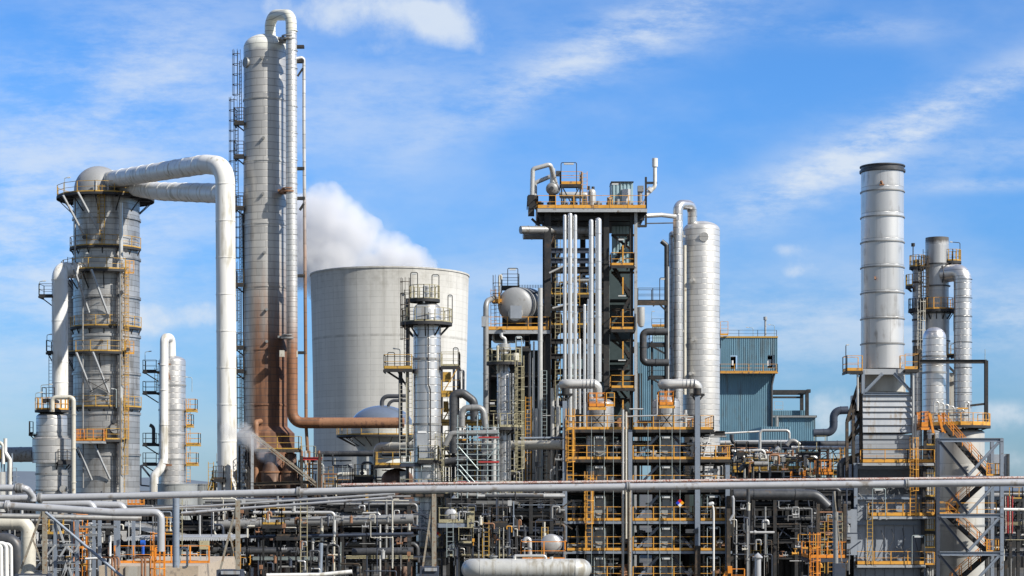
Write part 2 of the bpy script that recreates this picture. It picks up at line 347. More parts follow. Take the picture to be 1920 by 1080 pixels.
used_labels = {}
class Thing:
    def __init__(s, name, label, cat, base, group=None):
        s.base = Vector(base); o = bpy.data.objects.new(name, None); C.objects.link(o); o.location = s.base; o.empty_display_size = 0.5
        o['label'] = label; o['category'] = cat
        if group: o['group'] = group
        s.o = o
    def part(s, name, mb, mat, origin=None, label=None, under=None):
        org = Vector(origin) if origin is not None else s.base
        par = under or s.o
        if under is None: b = s.base
        else: b = under['_org']; b = Vector(b)
        o = mb.obj(name, mat, par, org, b)
        o['_org'] = tuple(org)
        if label: o['label'] = label
        return o
def solo(name, mb, mat, label, cat, group=None, origin=None):
    if origin is None:
        n = len(mb.v); xs = [v[0] for v in mb.v]; ys = [v[1] for v in mb.v]; zs = [v[2] for v in mb.v]
        origin = ((min(xs) + max(xs)) / 2, (min(ys) + max(ys)) / 2, min(zs))
    o = mb.obj(name, mat, None, origin); o['label'] = label; o['category'] = cat
    if group: o['group'] = group
    return o
def struct(name, mb, mat, kind='structure', origin=None):
    o = mb.obj(name, mat, None, origin); o['kind'] = kind; o['label'] = name.replace('_', ' '); return o
def pol(cx, cy, r, a): return (cx + r * math.sin(R(a)), cy - r * math.cos(R(a)))

def pipe_thing(name, pts, rpx, mat, label, cat='pipe', group=None, bend=None, joints=0, jr=1.06, Yr=None, origin=None, jmat=None, seg=16, flanges=()):
    """pts: (px, py, Y) triples; rpx: radius in photo pixels at the first point's distance"""
    W = [P(*p) for p in pts]; r = rpx * S(Yr or pts[0][2])
    mb = MB().tube(W, r, bend=None if bend is None else bend * S(pts[0][2]), seg=seg)
    if joints:
        for a, b in zip(W, W[1:]):
            L = (b - a).length
            if L < joints * 1.2: continue
            n = int(L / joints); d = (b - a).normalized()
            for k in range(1, n + 1):
                c = a + d * (L * (k - .5) / n); mb.cyl(c - d * 0.04, c + d * 0.04, r * jr, seg=seg)
    if not flanges: return solo(name, mb, mat, label, cat, group, origin)
    t = Thing(name, label, cat, origin or (W[0].x, W[0].y, min(w.z for w in W)), group)
    t.part('pipe_wall', mb, mat)
    for (px, py, Y) in flanges:
        c = P(px, py, Y); best = None
        for a, b in zip(W, W[1:]):
            d = (b - a).normalized(); q = max(0, min((b - a).length, (c - a).dot(d))); e = a + d * q
            if best is None or (e - c).length < best[0]: best = ((e - c).length, e, d)
        _, e, d = best; t.part('flange', MB().cyl(e - d * 0.09, e - d * 0.015, r * 1.45, seg=seg).cyl(e - d * .02, e + d * .02, r * 1.2, seg=seg).cyl(e + d * 0.015, e + d * 0.09, r * 1.45, seg=seg), jmat or mat)
    return t

def vessel(t, px, rpx, top, bot, Y, mat, dome=12, bands=(), name='shell', bandmat=None, seg=56, cone=None, zbot=None, bw=0.09, bp=0.05):
    cx = X(px, Y); s = S(Y); r = rpx * s; zt = Z(top, Y); zb = Z(bot, Y) if zbot is None else zbot
    prof = [(r, zb), (r, zt)]
    if cone: prof = [(cone[1] * s, zb), (cone[1] * s, Z(cone[0], Y) - (cone[1] - rpx) * s * 1.0), (r, Z(cone[0], Y)), (r, zt)]
    if dome: prof += [(r * math.cos(a), zt + dome * s * math.sin(a)) for a in [math.pi / 2 * k / 10 for k in range(1, 11)]]
    else: prof += [(0.001, zt)]
    body = t.part(name, MB().lathe(prof, cx, Y, seg), mat, origin=(cx, Y, 0))
    for b in bands:
        z = Z(b, Y); rb = r + bp
        t.part('stiffener_ring', MB().lathe([(r - .05, z - bw), (rb, z - bw), (rb, z + bw), (r - .05, z + bw)], cx, Y, seg), bandmat or mat, origin=(cx, Y, 0))
    return cx, r, body

def ringdeck(t, px, Y, py, rin, rout, a0=0, a1=360, rail='orange', deck='grating', brk='steel_dark', drop=26, step=30, h=1.1, toe=0.16, edge=None):
    """curved platform round a vessel: deck > railing, brackets; rin and rout in photo pixels"""
    cx = X(px, Y); s = S(Y); z = Z(py, Y); ri = rin * s; ro = rout * s
    seg = max(6, int(abs(a1 - a0) / 10))
    mb = MB().lathe([(ri, z - .06), (ro, z - .06)], cx, Y, seg, a0, a1).lathe([(ro, z - .22), (ro, z + .02), (ri, z + .02)], cx, Y, seg, a0, a1)
    mb.lathe([(ro - .08, z - .22), (ro, z - .22)], cx, Y, seg, a0, a1)
    d = t.part('platform', mb, deck, origin=(cx, Y, z))
    n = max(2, int(abs(a1 - a0) / 22)); pts = [(*pol(cx, Y, ro - .05, a0 + (a1 - a0) * i / n), z) for i in range(n + 1)]
    full = abs(a1 - a0) > 359
    rb = MB().rail(pts, h=h, toe=toe, sp=1.6)
    t.part('railing', rb, rail, origin=(cx, Y, z), under=d)
    bb = MB(); k = max(1, int(abs(a1 - a0) / step))
    for i in range(k + (0 if full else 1)):
        a = a0 + (a1 - a0) * i / k
        bb.beam((*pol(cx, Y, ro - .1, a), z - .15), (*pol(cx, Y, ri, a), z - drop * s), .09)
        bb.beam((*pol(cx, Y, ro - .1, a), z - .15), (*pol(cx, Y, ri, a), z - .15), .12)
    t.part('support_bracket', bb, brk, origin=(cx, Y, z), under=d)
    return d

def deckbox(t, x0, x1, Y0, Y1, py, rail='orange', deck='grating', edge='steel_blue', sides='fblr', h=1.1, toe=0.22, th=0.22, sp=1.6, name='platform', mid=1, gaps=()):
    """rectangular platform: deck > railing, edge_beam; x in photo pixels at distance Y0"""
    z = Z(py, Y0); a, b = X(x0, Y0), X(x1, Y0)
    d = t.part(name, MB().box(a, b, Y0, Y1, z - .06, z), deck, origin=(a, Y0, z))
    e = MB(); e.beam((a, Y0 - .03, z - th / 2 - .063), (b, Y0 - .03, z - th / 2 - .063), .08, th); e.beam((a - .03, Y0, z - th / 2 - .063), (a - .03, Y1, z - th / 2 - .063), .08, th)
    e.beam((b + .03, Y0, z - th / 2 - .063), (b + .03, Y1, z - th / 2 - .063), .08, th)
    k = a + 1.5
    while k < b: e.beam((k, Y0 + .02, z - th / 2 - .063), (k, Y1, z - th / 2 - .063), .07, th * .8); k += 1.8
    t.part('edge_beam', e, edge, origin=(a, Y0, z), under=d)
    if rail and sides:
        r = MB(); A, B, Cc, D = (a, Y0, z), (b, Y0, z), (b, Y1, z), (a, Y1, z)
        if 'f' in sides: r.rail([A, B], h=h, toe=toe, sp=sp, mid=mid)
        if 'r' in sides: r.rail([B, Cc], h=h, toe=toe, sp=sp, mid=mid)
        if 'l' in sides: r.rail([D, A], h=h, toe=toe, sp=sp, mid=mid)
        if 'b' in sides: r.rail([Cc, D], h=h, toe=toe * .5, sp=sp, mid=mid)
        t.part('railing', r, rail, origin=(a, Y0, z), under=d)
    return d

def hoop(t, x0, x1, ytop, ybot, Y, mat='steel_dark', r=0.035, dy=0.0):
    """inverted-U lamp bracket with its lamp"""
    h = t.part('lamp_bracket', MB().tube([P(x0, ybot, Y), P(x0, ytop, Y), P(x1, ytop, Y), P(x1, ybot, Y)], r, bend=.12, seg=6), mat)
    m = P((x0 + x1) / 2, ytop + 2.0, Y); w = (x1 - x0) * S(Y) * .32
    t.part('lamp', MB().box(m.x - w, m.x + w, m.y - .09, m.y + .09, m.z - .08, m.z + .05), 'lamp', under=h)
    return h
def arm_lamp(t, px, ybot, ytop, Y, dx=8, mat='galv'):
    """mast lamp on a bent arm"""
    h = t.part('lamp_bracket', MB().tube([P(px, ybot, Y), P(px, ytop, Y), P(px + dx, ytop - 1, Y)], .035, bend=.15, seg=6), mat)
    e = P(px + dx, ytop - 1, Y); w = 5 * S(Y) * (1 if dx > 0 else -1)
    t.part('lamp', MB().beam((e.x - .02, e.y, e.z), (e.x + w, e.y, e.z + .03), .2, .1), 'lamp', under=h)

# ================================================================ SETTING
g = MB(); n = 24
g.add([(-6000, -300, 0), (6000, -300, 0), (6000, 9000, 0), (-6000, 9000, 0)], [(0, 1, 2, 3)])
struct('ground', g, 'ground')
# distant hills
hb = MB(); rr = random.Random(5); N = 90; A = []; B = []
for i in range(N + 1):
    x = -2600 + 5200 * i / N
    h = 20 + 9 * math.sin(i * .31) + 6 * math.sin(i * .83 + 1) + rr.uniform(-1.2, 1.2)
    if x < -800: h += 14 * math.exp(-((x + 1110) / 160) ** 2)
    A.append((x, 4300, -5)); B.append((x, 4500, h + 4))
hb.add(A + B + [(x, 4900, -5) for x, _, _ in A], [(i, i + 1, N + 2 + i, N + 1 + i) for i in range(N)] + [(N + 1 + i, N + 2 + i, 2 * N + 3 + i, 2 * N + 2 + i) for i in range(N)], True)
struct('hills', hb, 'hill')

exec_parts = []
# ================================================================ COOLING TOWER
def cooling():
    Y = 600; s = S(Y); cx = X(731, Y); zt = Z(519, Y)
    t = Thing('cooling_tower', 'huge pale concrete cooling tower with steam rising behind the slim central columns', 'cooling tower', (cx, Y, 0))
    prof = []
    for k in range(25):
        z = 4 + (zt - 4) * k / 24; u = k / 24
        r = (140.5 + 7.5 * u ** 1.5 + 4 * (1 - u) ** 6) * s
        prof.append((r, z))
    rt = prof[-1][0]
    prof += [(rt + .25, zt), (rt + .25, zt + .5), (rt - .4, zt + .5), (rt - .5, zt - 1)] + [(r - .6, z) for r, z in prof[-2::-1]]
    t.part('shell', MB().lathe(prof, cx, Y, 96), 'cooling', origin=(cx, Y, 0))
    lg = MB(); rb = prof[0][0]
    for i in range(36):
        a = i * 10; lg.beam((*pol(cx, Y, rb + .6, a - 4), 0), (*pol(cx, Y, rb, a + 1), 4.3), .8); lg.beam((*pol(cx, Y, rb + .6, a + 6), 0), (*pol(cx, Y, rb, a + 1), 4.3), .8)
    t.part('leg_ring', lg, 'cooling', origin=(cx, Y, 0))
cooling()

def steam_obj(name, label, blobs, Y, voxel, dens, nscale, strength, seed, cat='steam', dlo=0.40, dhi=0.62):
    bm = bmesh.new()
    for (px, py, rpx, dy) in blobs:
        c = P(px, py, Y + dy); m = Matrix.Translation(c) @ Matrix.Diagonal((rpx * S(Y), rpx * S(Y), rpx * S(Y), 1))
        bmesh.ops.create_icosphere(bm, subdivisions=3, radius=1, matrix=m)
    c0 = P(blobs[0][0], blobs[0][1], Y)
    for v in bm.verts: v.co -= c0
    me = bpy.data.meshes.new(name); bm.to_mesh(me); bm.free()
    o = bpy.data.objects.new(name, me); C.objects.link(o); o.location = c0
    rm = o.modifiers.new('Remesh', 'REMESH'); rm.mode = 'VOXEL'; rm.voxel_size = voxel
    tx = bpy.data.textures.new(name + '_tex', 'CLOUDS'); tx.noise_scale = nscale; tx.noise_depth = 3
    dm = o.modifiers.new('Displace', 'DISPLACE'); dm.texture = tx; dm.strength = strength; dm.mid_level = 0.55; dm.texture_coords = 'LOCAL'
    o['label'] = label; o['category'] = cat; o['kind'] = 'stuff'
    m = bpy.data.materials.new(name + '_vapour'); m.use_nodes = True; t = NT(m.node_tree)
    t.n.remove(t.n['Principled BSDF'])
    v = t.node('ShaderNodeVolumePrincipled'); v.inputs['Color'].default_value = (0.97, 0.97, 0.98, 1); v.inputs['Anisotropy'].default_value = 0.0
    co = t.node('ShaderNodeTexCoord').outputs['Object']
    f = None
    for (px, py, rpx, dy) in blobs:
        d = t.node('ShaderNodeVectorMath', operation='DISTANCE'); t.put(d.inputs[0], co); d.inputs[1].default_value = P(px, py, Y + dy) - c0
        q = t.m('SUBTRACT', 1.0, t.m('DIVIDE', d.outputs['Value'], rpx * S(Y) * 1.08)); f = q if f is None else t.m('MAXIMUM', f, q)
    nz = t.m('MULTIPLY', t.m('SUBTRACT', t.noise(co, seed, 6, 0.62), 0.5), dhi)
    t.put(v.inputs['Density'], t.m('MULTIPLY', t.ramp(t.m('ADD', f, nz), dlo, dlo + 0.6), dens))
    t.l.new(v.outputs[0], t.n['Material Output'].inputs['Volume'])
    me.materials.append(m); return o
steam_obj('steam_plume', 'large white steam plume drifting off the cooling tower rim', [(770, 498, 46, 0), (795, 512, 34, 0), (742, 490, 55, 2), (575, 430, 75, 6), (590, 470, 75, 4), (620, 520, 60, 0), (660, 445, 62, 0), (610, 400, 60, 0), (725, 478, 50, 0), (690, 525, 45, 0), (760, 515, 36, 0),
    (640, 478, 62, 0), (700, 500, 50, 0), (600, 430, 55, 6), (655, 412, 40, 0), (618, 385, 30, 0), (575, 400, 45, 10), (560, 470, 60, 10), (735, 480, 34, -3), (770, 500, 28, 0), (800, 510, 20, 0), (520, 430, 50, 12), (540, 515, 45, 8), (690, 450, 34, 4), (650, 375, 16, 0)],
    603, 1.2, 0.22, 5.0, 4.0, 0.09, dlo=0.0, dhi=2.0)

# ================================================================ COLUMN A (big left)
def columnA():
    Y = 190; s = S(Y); px = 200; cx = X(px, Y)
    t = Thing('distillation_column', 'thick dirty silver column with ringed platforms and grey dome on the left', 'column', (cx, Y, 0))
    vessel(t, px, 61, 368, 0, Y, 'alu_dirty', dome=0, zbot=0, bands=(413, 487, 560, 632, 702, 776, 853), bandmat='alu_dirty', bw=.12, bp=.13)
    dc = X(186, Y)
    prof = [(47 * s, Z(372, Y))] + [(46 * s * math.cos(a), Z(357, Y) + 45 * s * math.sin(a)) for a in [math.pi / 2 * k / 12 for k in range(13)]]
    t.part('dome', MB().lathe(prof, dc, Y, 48), 'dome_grey')
    t.part('dome_nozzle', MB().cyl(P(180, 372, Y - 3.0), P(180, 341, Y - 3.0), .19).cyl(P(203, 372, Y - 3.0), P(203, 330, Y - 2.6), .07), 'pipe')
    ringdeck(t, 198, Y, 373, 60, 90, 0, 360, 'yellow', drop=30, step=30)
    for py, a0, a1, ro in ((468, -95, 80, 68), (616, -95, 85, 67), (765, -95, 85, 67)): ringdeck(t, px, Y, py, 60, ro, a0, a1, 'yellow', drop=14, step=25)
    for py, a0, a1, ro in ((513, -105, 36, 84), (664, -100, 36, 80), (826, -40, 38, 80)): ringdeck(t, px, Y, py, 60, ro, a0, a1, 'yellow', drop=34, step=28)
    # long raking props under the side platforms
    for (x0, y0, x1, y1) in ((118, 366, 156, 438), (146, 360, 186, 434), (139, 505, 167, 586), (171, 505, 202, 588), (143, 661, 172, 735), (174, 660, 204, 736), (146, 838, 172, 900), (176, 832, 206, 898)):
        t.part('raking_prop', MB().beam(P(x0, y0, Y - 5.2), P(x1, y1, Y - 3.4), .17), 'steel_light')
    # side landing in bright orange
    deckbox(t, 141, 192, Y - 5.5, Y - 3.2, 826, 'orange_red', 'grating', 'steel_light', sides='flr', sp=.8, mid=2, toe=.12)
    t.part('riser_pipe', MB().tube([P(227, 380, Y - 3.45), P(227, 930, Y - 3.45)], 3.6 * s), 'pipe_light')
    t.part('riser_pipe', MB().tube([P(141, 372, Y - 2.7), P(141, 492, Y - 3.2), P(155, 497, Y - 3.8), P(156, 915, Y - 3.8)], 1.5 * s), 'pipe_grey')
    t.part('riser_pipe', MB().tube([P(221, 520, Y - 3.6), P(221, 910, Y - 3.6)], 1.4 * s), 'pipe_dark')
    t.part('ladder', MB().ladder(X(206, Y), Y - 3.6, Z(468, Y), Z(375, Y)), 'yellow')
    for a, b, x in ((765, 513, 243), (930, 765, 242)): t.part('ladder', MB().ladder(X(x, Y), Y - 3.1, Z(a, Y), Z(b, Y), ang=38), 'yellow')
    for a, b in ((826, 664), (664, 513)): t.part('ladder', MB().ladder(X(249, Y), Y - 2.9, Z(a, Y), Z(b, Y), ang=48, cage=False), 'orange')
    t.part('gate', MB().rail([P(236, 513, Y - 3.3), P(251, 513, Y - 3)], h=1.3, mid=3, sp=.4), 'orange')
    t.part('gate', MB().rail([P(236, 664, Y - 3.3), P(251, 664, Y - 3)], h=1.3, mid=3, sp=.4), 'orange')
    arm_lamp(t, 121, 373, 334, Y - 3, 6); arm_lamp(t, 155, 513, 476, Y - 4, 5); arm_lamp(t, 218, 765, 730, Y - 4, -4)
    b = MB()
    for (x, y) in ((176, 690), (208, 688)): b.beam(P(160, 712, Y - 4), P(205, 712, Y - 4), .07)
    b.beam(P(160, 712, Y - 4), P(203, 735, Y - 3.7), .06); b.beam(P(205, 712, Y - 4), P(168, 735, Y - 3.7), .06); b.beam(P(160, 560, Y - 4), P(196, 556, Y - 3.7), .06); b.beam(P(176, 640, Y - 4), P(200, 640, Y - 4), .06)
    t.part('prop_tie', b, 'steel_dark')
    nb = MB()
    for (x, y) in ((158, 445), (186, 448), (166, 592), (201, 592), (216, 600), (240, 655), (228, 548), (190, 640), (214, 790), (236, 470)):
        nb.cyl(P(x, y, Y - 2.9), P(x, y, Y - 3.75), .12); nb.cyl(P(x, y, Y - 3.75), P(x, y, Y - 3.85), .2)
    t.part('nozzle', nb, 'pipe_dark')
    t.part('manway_cover', MB().cyl(P(216, 803, Y - 3.0), P(216, 803, Y - 3.7), .5, seg=20), 'pipe_grey')
columnA()
pipe_thing('overhead_pipe', [(205, 337, 189), (386, 308, 165), (422, 312, 163), (427, 1000, 163)], 18.3, 'white', 'great white pipe arching from the grey dome down to the ground', 'pipe', bend=44, joints=2.95, jr=1.035, Yr=163, seg=32)
pipe_thing('overhead_pipe', [(215, 345, 192), (300, 359, 181), (424, 363, 165)], 17, 'white', 'shorter white pipe running behind the arched one at dome height', 'pipe', bend=20, joints=2.9, jr=1.035, Yr=180, seg=32)

# ================================================================ SMALL VESSEL A2 left with white pipe
def A2():
    Y = 170; s = S(Y); px = 97; cx = X(px, Y)
    t = Thing('process_vessel', 'stepped silver vessel with a wider middle at the far left', 'vessel', (cx, Y, 0))
    prof = [(29 * s, 0), (29 * s, Z(868, Y)), (35.5 * s, Z(868, Y)), (35.5 * s, Z(823, Y)), (28.5 * s, Z(819, Y)), (28.5 * s, Z(782, Y))] + [(28.5 * s * math.cos(a), Z(782, Y) + 10 * s * math.sin(a)) for a in [math.pi / 2 * k / 8 for k in range(1, 9)]]
    t.part('shell', MB().lathe(prof, cx, Y, 56), 'alu')
    for py in (819, 889, 919): t.part('stiffener_ring', MB().lathe([(28 * s, Z(py, Y) - .08), (30.5 * s, Z(py, Y) - .08), (30.5 * s, Z(py, Y) + .08), (28 * s, Z(py, Y) + .08)], cx, Y, 48), 'pipe_grey')
    ringdeck(t, px, Y, 769, 4, 31, 0, 360, 'orange', drop=10, step=45)
    ringdeck(t, px, Y, 866, 30, 42, 30, 110, 'steel_dark', drop=14)
    ringdeck(t, px, Y, 813, 28, 42, -110, -70, 'steel_dark', drop=14)
    t.part('manway_cover', MB().cyl(P(118, 917, Y - 1.2), P(119, 917, Y - 1.8), .35, seg=18), 'pipe_grey')
    arm_lamp(t, 67, 769, 737, Y - 1, 8); arm_lamp(t, 77, 748, 722, Y, 16)
    deckbox(t, 79, 102, Y + .5, Y + 2, 749, 'steel_dark', 'grating', 'steel_dark', sides='fl', toe=.08)
A2()
def A3():
    Y = 195; px = 133
    t = Thing('process_vessel', 'narrow grey vessel half hidden between white pipe and thick column', 'vessel', (X(px, Y), Y, 0))
    vessel(t, px, 14, 530, 0, Y, 'alu_dirty', dome=6, zbot=0, bands=(580, 640, 700))
    for py, xw in ((553, 97 - 73), (659, 10)):
        z = P(97 - xw, py, 184)
        deckbox(t, 97 - xw, 101, 183.5, 185.5, py, 'steel_dark', 'grating', 'steel_dark', sides='flb', toe=.08)
        t.part('support_bracket', MB().beam(P(97 - xw + 2, py + 3, 184), P(100, py + 22, 184), .1), 'steel_dark')
    t.part('ladder', MB().ladder(X(96, 184), 184, Z(760, 184), Z(659, 184), cage=False), 'steel_dark')
    arm_lamp(t, 74, 553, 528, 184, 7); arm_lamp(t, 88, 659, 628, 184, 6)
    t.part('ladder', MB().ladder(X(131, 185), 185, Z(530, 185), Z(482, 185), cage=False), 'steel_dark')
A3()
pipe_thing('vapour_pipe', [(160, 508, 188.5), (112, 506, 184), (113, 775, 184)], 14.5, 'white', 'white pipe hooking out of the thick column then dropping to the stepped vessel', 'pipe', bend=20, joints=2.0, jr=1.04, seg=28)
pipe_thing('vent_pipe', [(98, 772, 168), (98, 745, 168), (138, 745, 168), (138, 1000, 168)], 4.2, 'pipe_cream', 'thin cream pipe looped over the stepped vessel top', 'pipe', bend=8, joints=2.5, jr=1.25)
pipe_thing('transfer_pipe', [(-40, 853, 173), (66, 852, 171)], 14, 'pipe_grey', 'fat grey brown pipe entering the stepped vessel from the left edge', 'pipe', joints=3, jr=1.03, seg=28)

# far left cluster
def left_cluster():
    Y = 165
    t = Thing('pipe_stand', 'small pale pipe stand with yellow valve box at the left edge', 'pipe stand', (X(12, Y), Y, 0))
    t.part('riser_pipe', MB().tube([P(6, 870, Y), P(6, 830, Y), P(-14, 830, Y)], 3.2 * S(Y), bend=.4), 'white')
    t.part('riser_pipe', MB().tube([P(19, 930, Y), P(19, 862, Y), P(10, 848, Y), P(10, 822, Y)], 3.4 * S(Y), bend=.3), 'white')
    t.part('riser_pipe', MB().cyl(P(3, 960, Y), P(3, 885, Y), .35), 'pipe_light')
    t.part('valve_box', MB().box(X(-6, Y), X(5, Y), Y, Y + .5, Z(860, Y), Z(843, Y)), 'yellow')
    d = MB()
    for py in (905, 893): d.box(X(0, Y), X(31, Y), Y, Y + 1, Z(py, Y) - .06, Z(py, Y))
    t.part('platform', d, 'steel_blue')
    t.part('railing', MB().rail([P(14, 905, Y), P(31, 905, Y), P(31, 905, Y + 1)], h=1.3, toe=.1), 'steel_blue')
    for x in (3, 8, 15, 23): t.part('post', MB().beam(P(x, 950, Y + .3), P(x, 850, Y + .3), .1), 'steel_blue')
left_cluster()

# ================================================================ COLUMN B
def columnB():
    Y = 210; s = S(Y); px = 323; cx = X(px, Y)
    t = Thing('distillation_column', 'medium silver column with a white arched overhead pipe left of the tallest', 'column', (cx, Y, 0))
    vessel(t, px, 25, 678, 0, Y, 'alu', dome=11, zbot=0, bands=(723, 769, 815, 861), bandmat='pipe_grey')
    t.part('overhead_pipe', MB().tube([P(322, 672, Y), P(321, 633, Y), P(308, 633, Y - 1.8), P(307, 862, Y - 1.8), P(300, 880, Y - 2), P(289, 893, Y - 2.2), P(288, 930, Y - 2.2)], 8 * s, bend=10 * s, seg=24), 'white')
    cl = MB()
    for py in (684, 731, 796, 868): cl.cyl(P(307, py, Y - 1.8), P(307, py + 1.2, Y - 1.8), 9 * s, seg=24)
    t.part('pipe_band', cl, 'white')
    t.part('pipe_clamp', MB().beam(P(296, 682, Y - 1.7), P(320, 683, Y - 1.7), .14).beam(P(312, 684, Y - 1.8), P(319, 712, Y - 1.6), .1).beam(P(296, 872, Y - 1.9), P(322, 872, Y - 1.9), .2), 'pipe_rust')
    for py in (695, 735, 832, 869):
        deckbox(t, 268, 293, Y - 1, Y + .6, py, 'steel_dark', 'grating', 'steel_dark', sides='flb', toe=.12, h=1.2)
        t.part('support_bracket', MB().beam(P(270, py + 3, Y), P(297, py + 20, Y), .12), 'steel_dark')
    t.part('ladder', MB().ladder(X(293, Y - .8), Y - .8, Z(735, Y), Z(690, Y), ang=-30), 'yellow')
    t.part('drain_pipe', MB().tube([P(288, 830, Y), P(288, 800, Y), P(281, 797, Y)], .2), 'pipe_dark')
    for py, x1 in ((768, 366), (797, 359), (832, 372), (869, 368)):
        deckbox(t, 349, x1, Y - .6, Y + .8, py, 'orange', 'grating', 'yellow', sides='frb', toe=.12, h=1.2)
    t.part('ladder', MB().ladder(X(353, Y - .5), Y - .5, Z(905, Y), Z(750, Y), ang=30, cage=False), 'orange')
    arm_lamp(t, 272, 697, 660, Y, 7); arm_lamp(t, 360, 735, 708, Y, -8)
    t.part('side_frame', MB().beam(P(264, 872, Y - 1), P(264, 910, Y - 1), .16).beam(P(264, 910, Y - 1), P(286, 912, Y - 1), .16).beam(P(264, 872, Y - 1), P(293, 908, Y - 1), .2), 'steel_navy')
columnB()
for (px, r, Y, lab, mt) in ((333, 37, 200, 'low grey round storage tank at the foot of the medium silver column', 'vessel_dark'), (384, 26, 204, 'second low grey tank tucked behind the first toward the tall column', 'vessel_dark')):
    t = Thing('storage_tank', lab, 'tank', (X(px, Y), Y, 0)); vessel(t, px, r, 908, 0, Y, mt, dome=1, zbot=0, bands=(908,), bw=.05)

# ================================================================ COLUMN C (tallest)
def columnC():
    Y = 166; s = S(Y); px = 498; cx = X(px, Y)
    t = Thing('distillation_column', 'tallest column with white cap and rust brown staining on its lower half', 'column', (cx, Y, 0))
    vessel(t, px, 41, 92, 0, Y, 'main_col', dome=27, zbot=0, bands=(190, 306, 423, 540, 657, 760), bandmat='main_col', cone=(800, 54), bw=.07, bp=.06, seg=72)
    t.part('overhead_pipe', MB().tube([P(507, 80, Y), P(506, 28, Y), P(546, 28, Y - 2.75), P(548, 793, Y - 2.75), P(600, 793, Y - 2.75)], 10.2 * s, bend=20 * s, seg=32), 'rust_pipe_v', origin=(X(548, Y), Y - 2.75, 0))
    bd = MB()
    for py in (58, 95, 128, 200, 250, 300, 345, 400, 440, 480, 520, 560, 600, 700, 740): bd.cyl(P(547.6, py, Y - 2.75), P(547.6, py + .8, Y - 2.75), 10.6 * s, seg=28)
    t.part('pipe_band', bd, 'rust_pipe_v', origin=(X(548, Y), Y - 2.75, 0))
    for py, mt in ((86, 'pipe_grey'), (367, 'pipe_rust'), (637, 'pipe_grey')):
        t.part('pipe_clamp', MB().lathe([(10 * s, Z(py + 3, Y)), (14 * s, Z(py + 3, Y)), (14 * s, Z(py, Y)), (10 * s, Z(py, Y))], X(548, Y), Y - 2.75, 20).lathe([(10 * s, Z(py - 3, Y)), (13 * s, Z(py - 3, Y)), (13 * s, Z(py - 5, Y)), (10 * s, Z(py - 5, Y))], X(548, Y), Y - 2.75, 20).box(X(528, Y), X(560, Y), Y - 2.75, Y - 1.0, Z(py + 1, Y), Z(py - 3, Y)), mt)
    t.part('clamp_box', MB().box(X(533, Y), X(541, Y), Y - 3.4, Y - 2.9, Z(674, Y), Z(662, Y)).box(X(559, Y), X(565, Y), Y - 3.0, Y - 2.6, Z(674, Y), Z(662, Y)), 'pipe_cream')
    t.part('side_pipe', MB().tube([P(556, 110, Y - 2.6), P(570, 107, Y - 2.4), P(570, 240, Y - 2.4), P(574, 800, Y - 2.4), P(577, 850, Y - 2.4)], 3.1 * s, bend=.25, seg=14), 'thin_rust', origin=(X(570, Y), Y - 2.4, 0))
    cl = MB()
    for py, x in ((100, 570), (127, 570), (325, 571), (380, 572), (523, 572), (665, 573)):
        cl.box(X(556, Y), X(x + 6, Y), Y - 2.7, Y - 2.2, Z(py + 2.5, Y), Z(py - 2.5, Y))
    cl.beam(P(558, 143, Y - 2.5), P(568, 128, Y - 2.5), .15); cl.beam(P(562, 394, Y - 2.5), P(570, 382, Y - 2.5), .2)
    t.part('side_clamp', cl, 'steel_dark')
    qa = pol(cx, Y, 41 * s - .25, -52); qb = pol(cx, Y, 41 * s + .14, -52); t.part('manway_cover', MB().cyl((*qa, Z(123, Y)), (*qb, Z(123, Y)), .46, seg=24), 'pipe_grey')
    nz = MB()
    for py, x in ((108, 491), (258, 494), (363, 493), (473, 496), (580, 500), (640, 500)): nz.cyl(P(x, py, Y - 1.9), P(x, py, Y - 2.25), .13)
    t.part('nozzle', nz, 'pipe_grey')
    # ladder runs
    lx = Y - .6
    t.part('ladder', MB().ladder(X(451, lx), lx, Z(228, Y), Z(116, Y), ang=-60, w=.5), 'steel_dark')
    for a, b, x in ((390, 205, 444), (532, 390, 455), (650, 512, 449), (694, 640, 453), (850, 694, 457)): t.part('ladder', MB().ladder(X(x, lx), lx, Z(a, Y), Z(b, Y), ang=-50, w=.5), 'steel_dark')
    t.part('ladder', MB().ladder(X(451, lx), lx, Z(890, Y), Z(390, Y), ang=-60, w=.4, cage=False, t=.04), 'steel_dark')
    for py in (228, 291, 388, 532, 650, 694):
        deckbox(t, 439, 457, Y - 1.2, Y + .4, py, 'steel_brown', 'grating', 'steel_dark', sides='flb', toe=.1, h=1.25)
        t.part('support_bracket', MB().beam(P(440, py + 3, Y - 1), P(458, py + 18, Y - .5), .09), 'steel_dark')
    t.part('riser_pipe', MB().tube([P(455, 400, Y - .4), P(459, 880, Y - .4)], 1.6 * s), 'pipe_dark')
    # base plumbing in rust brown
    t.part('skirt_pipe', MB().tube([P(480, 915, Y - 4), P(480, 792, Y - 4), P(488, 790, Y - 2)], 5 * s, bend=.3), 'pipe_rust')
columnC()
pipe_thing('transfer_pipe', [(596, 793, 163.25), (758, 793, 163.25)], 10.2, 'pipe_rust', 'rusty tan horizontal pipe leading right from the tallest column', 'pipe', joints=0.9, jr=1.015, seg=28)
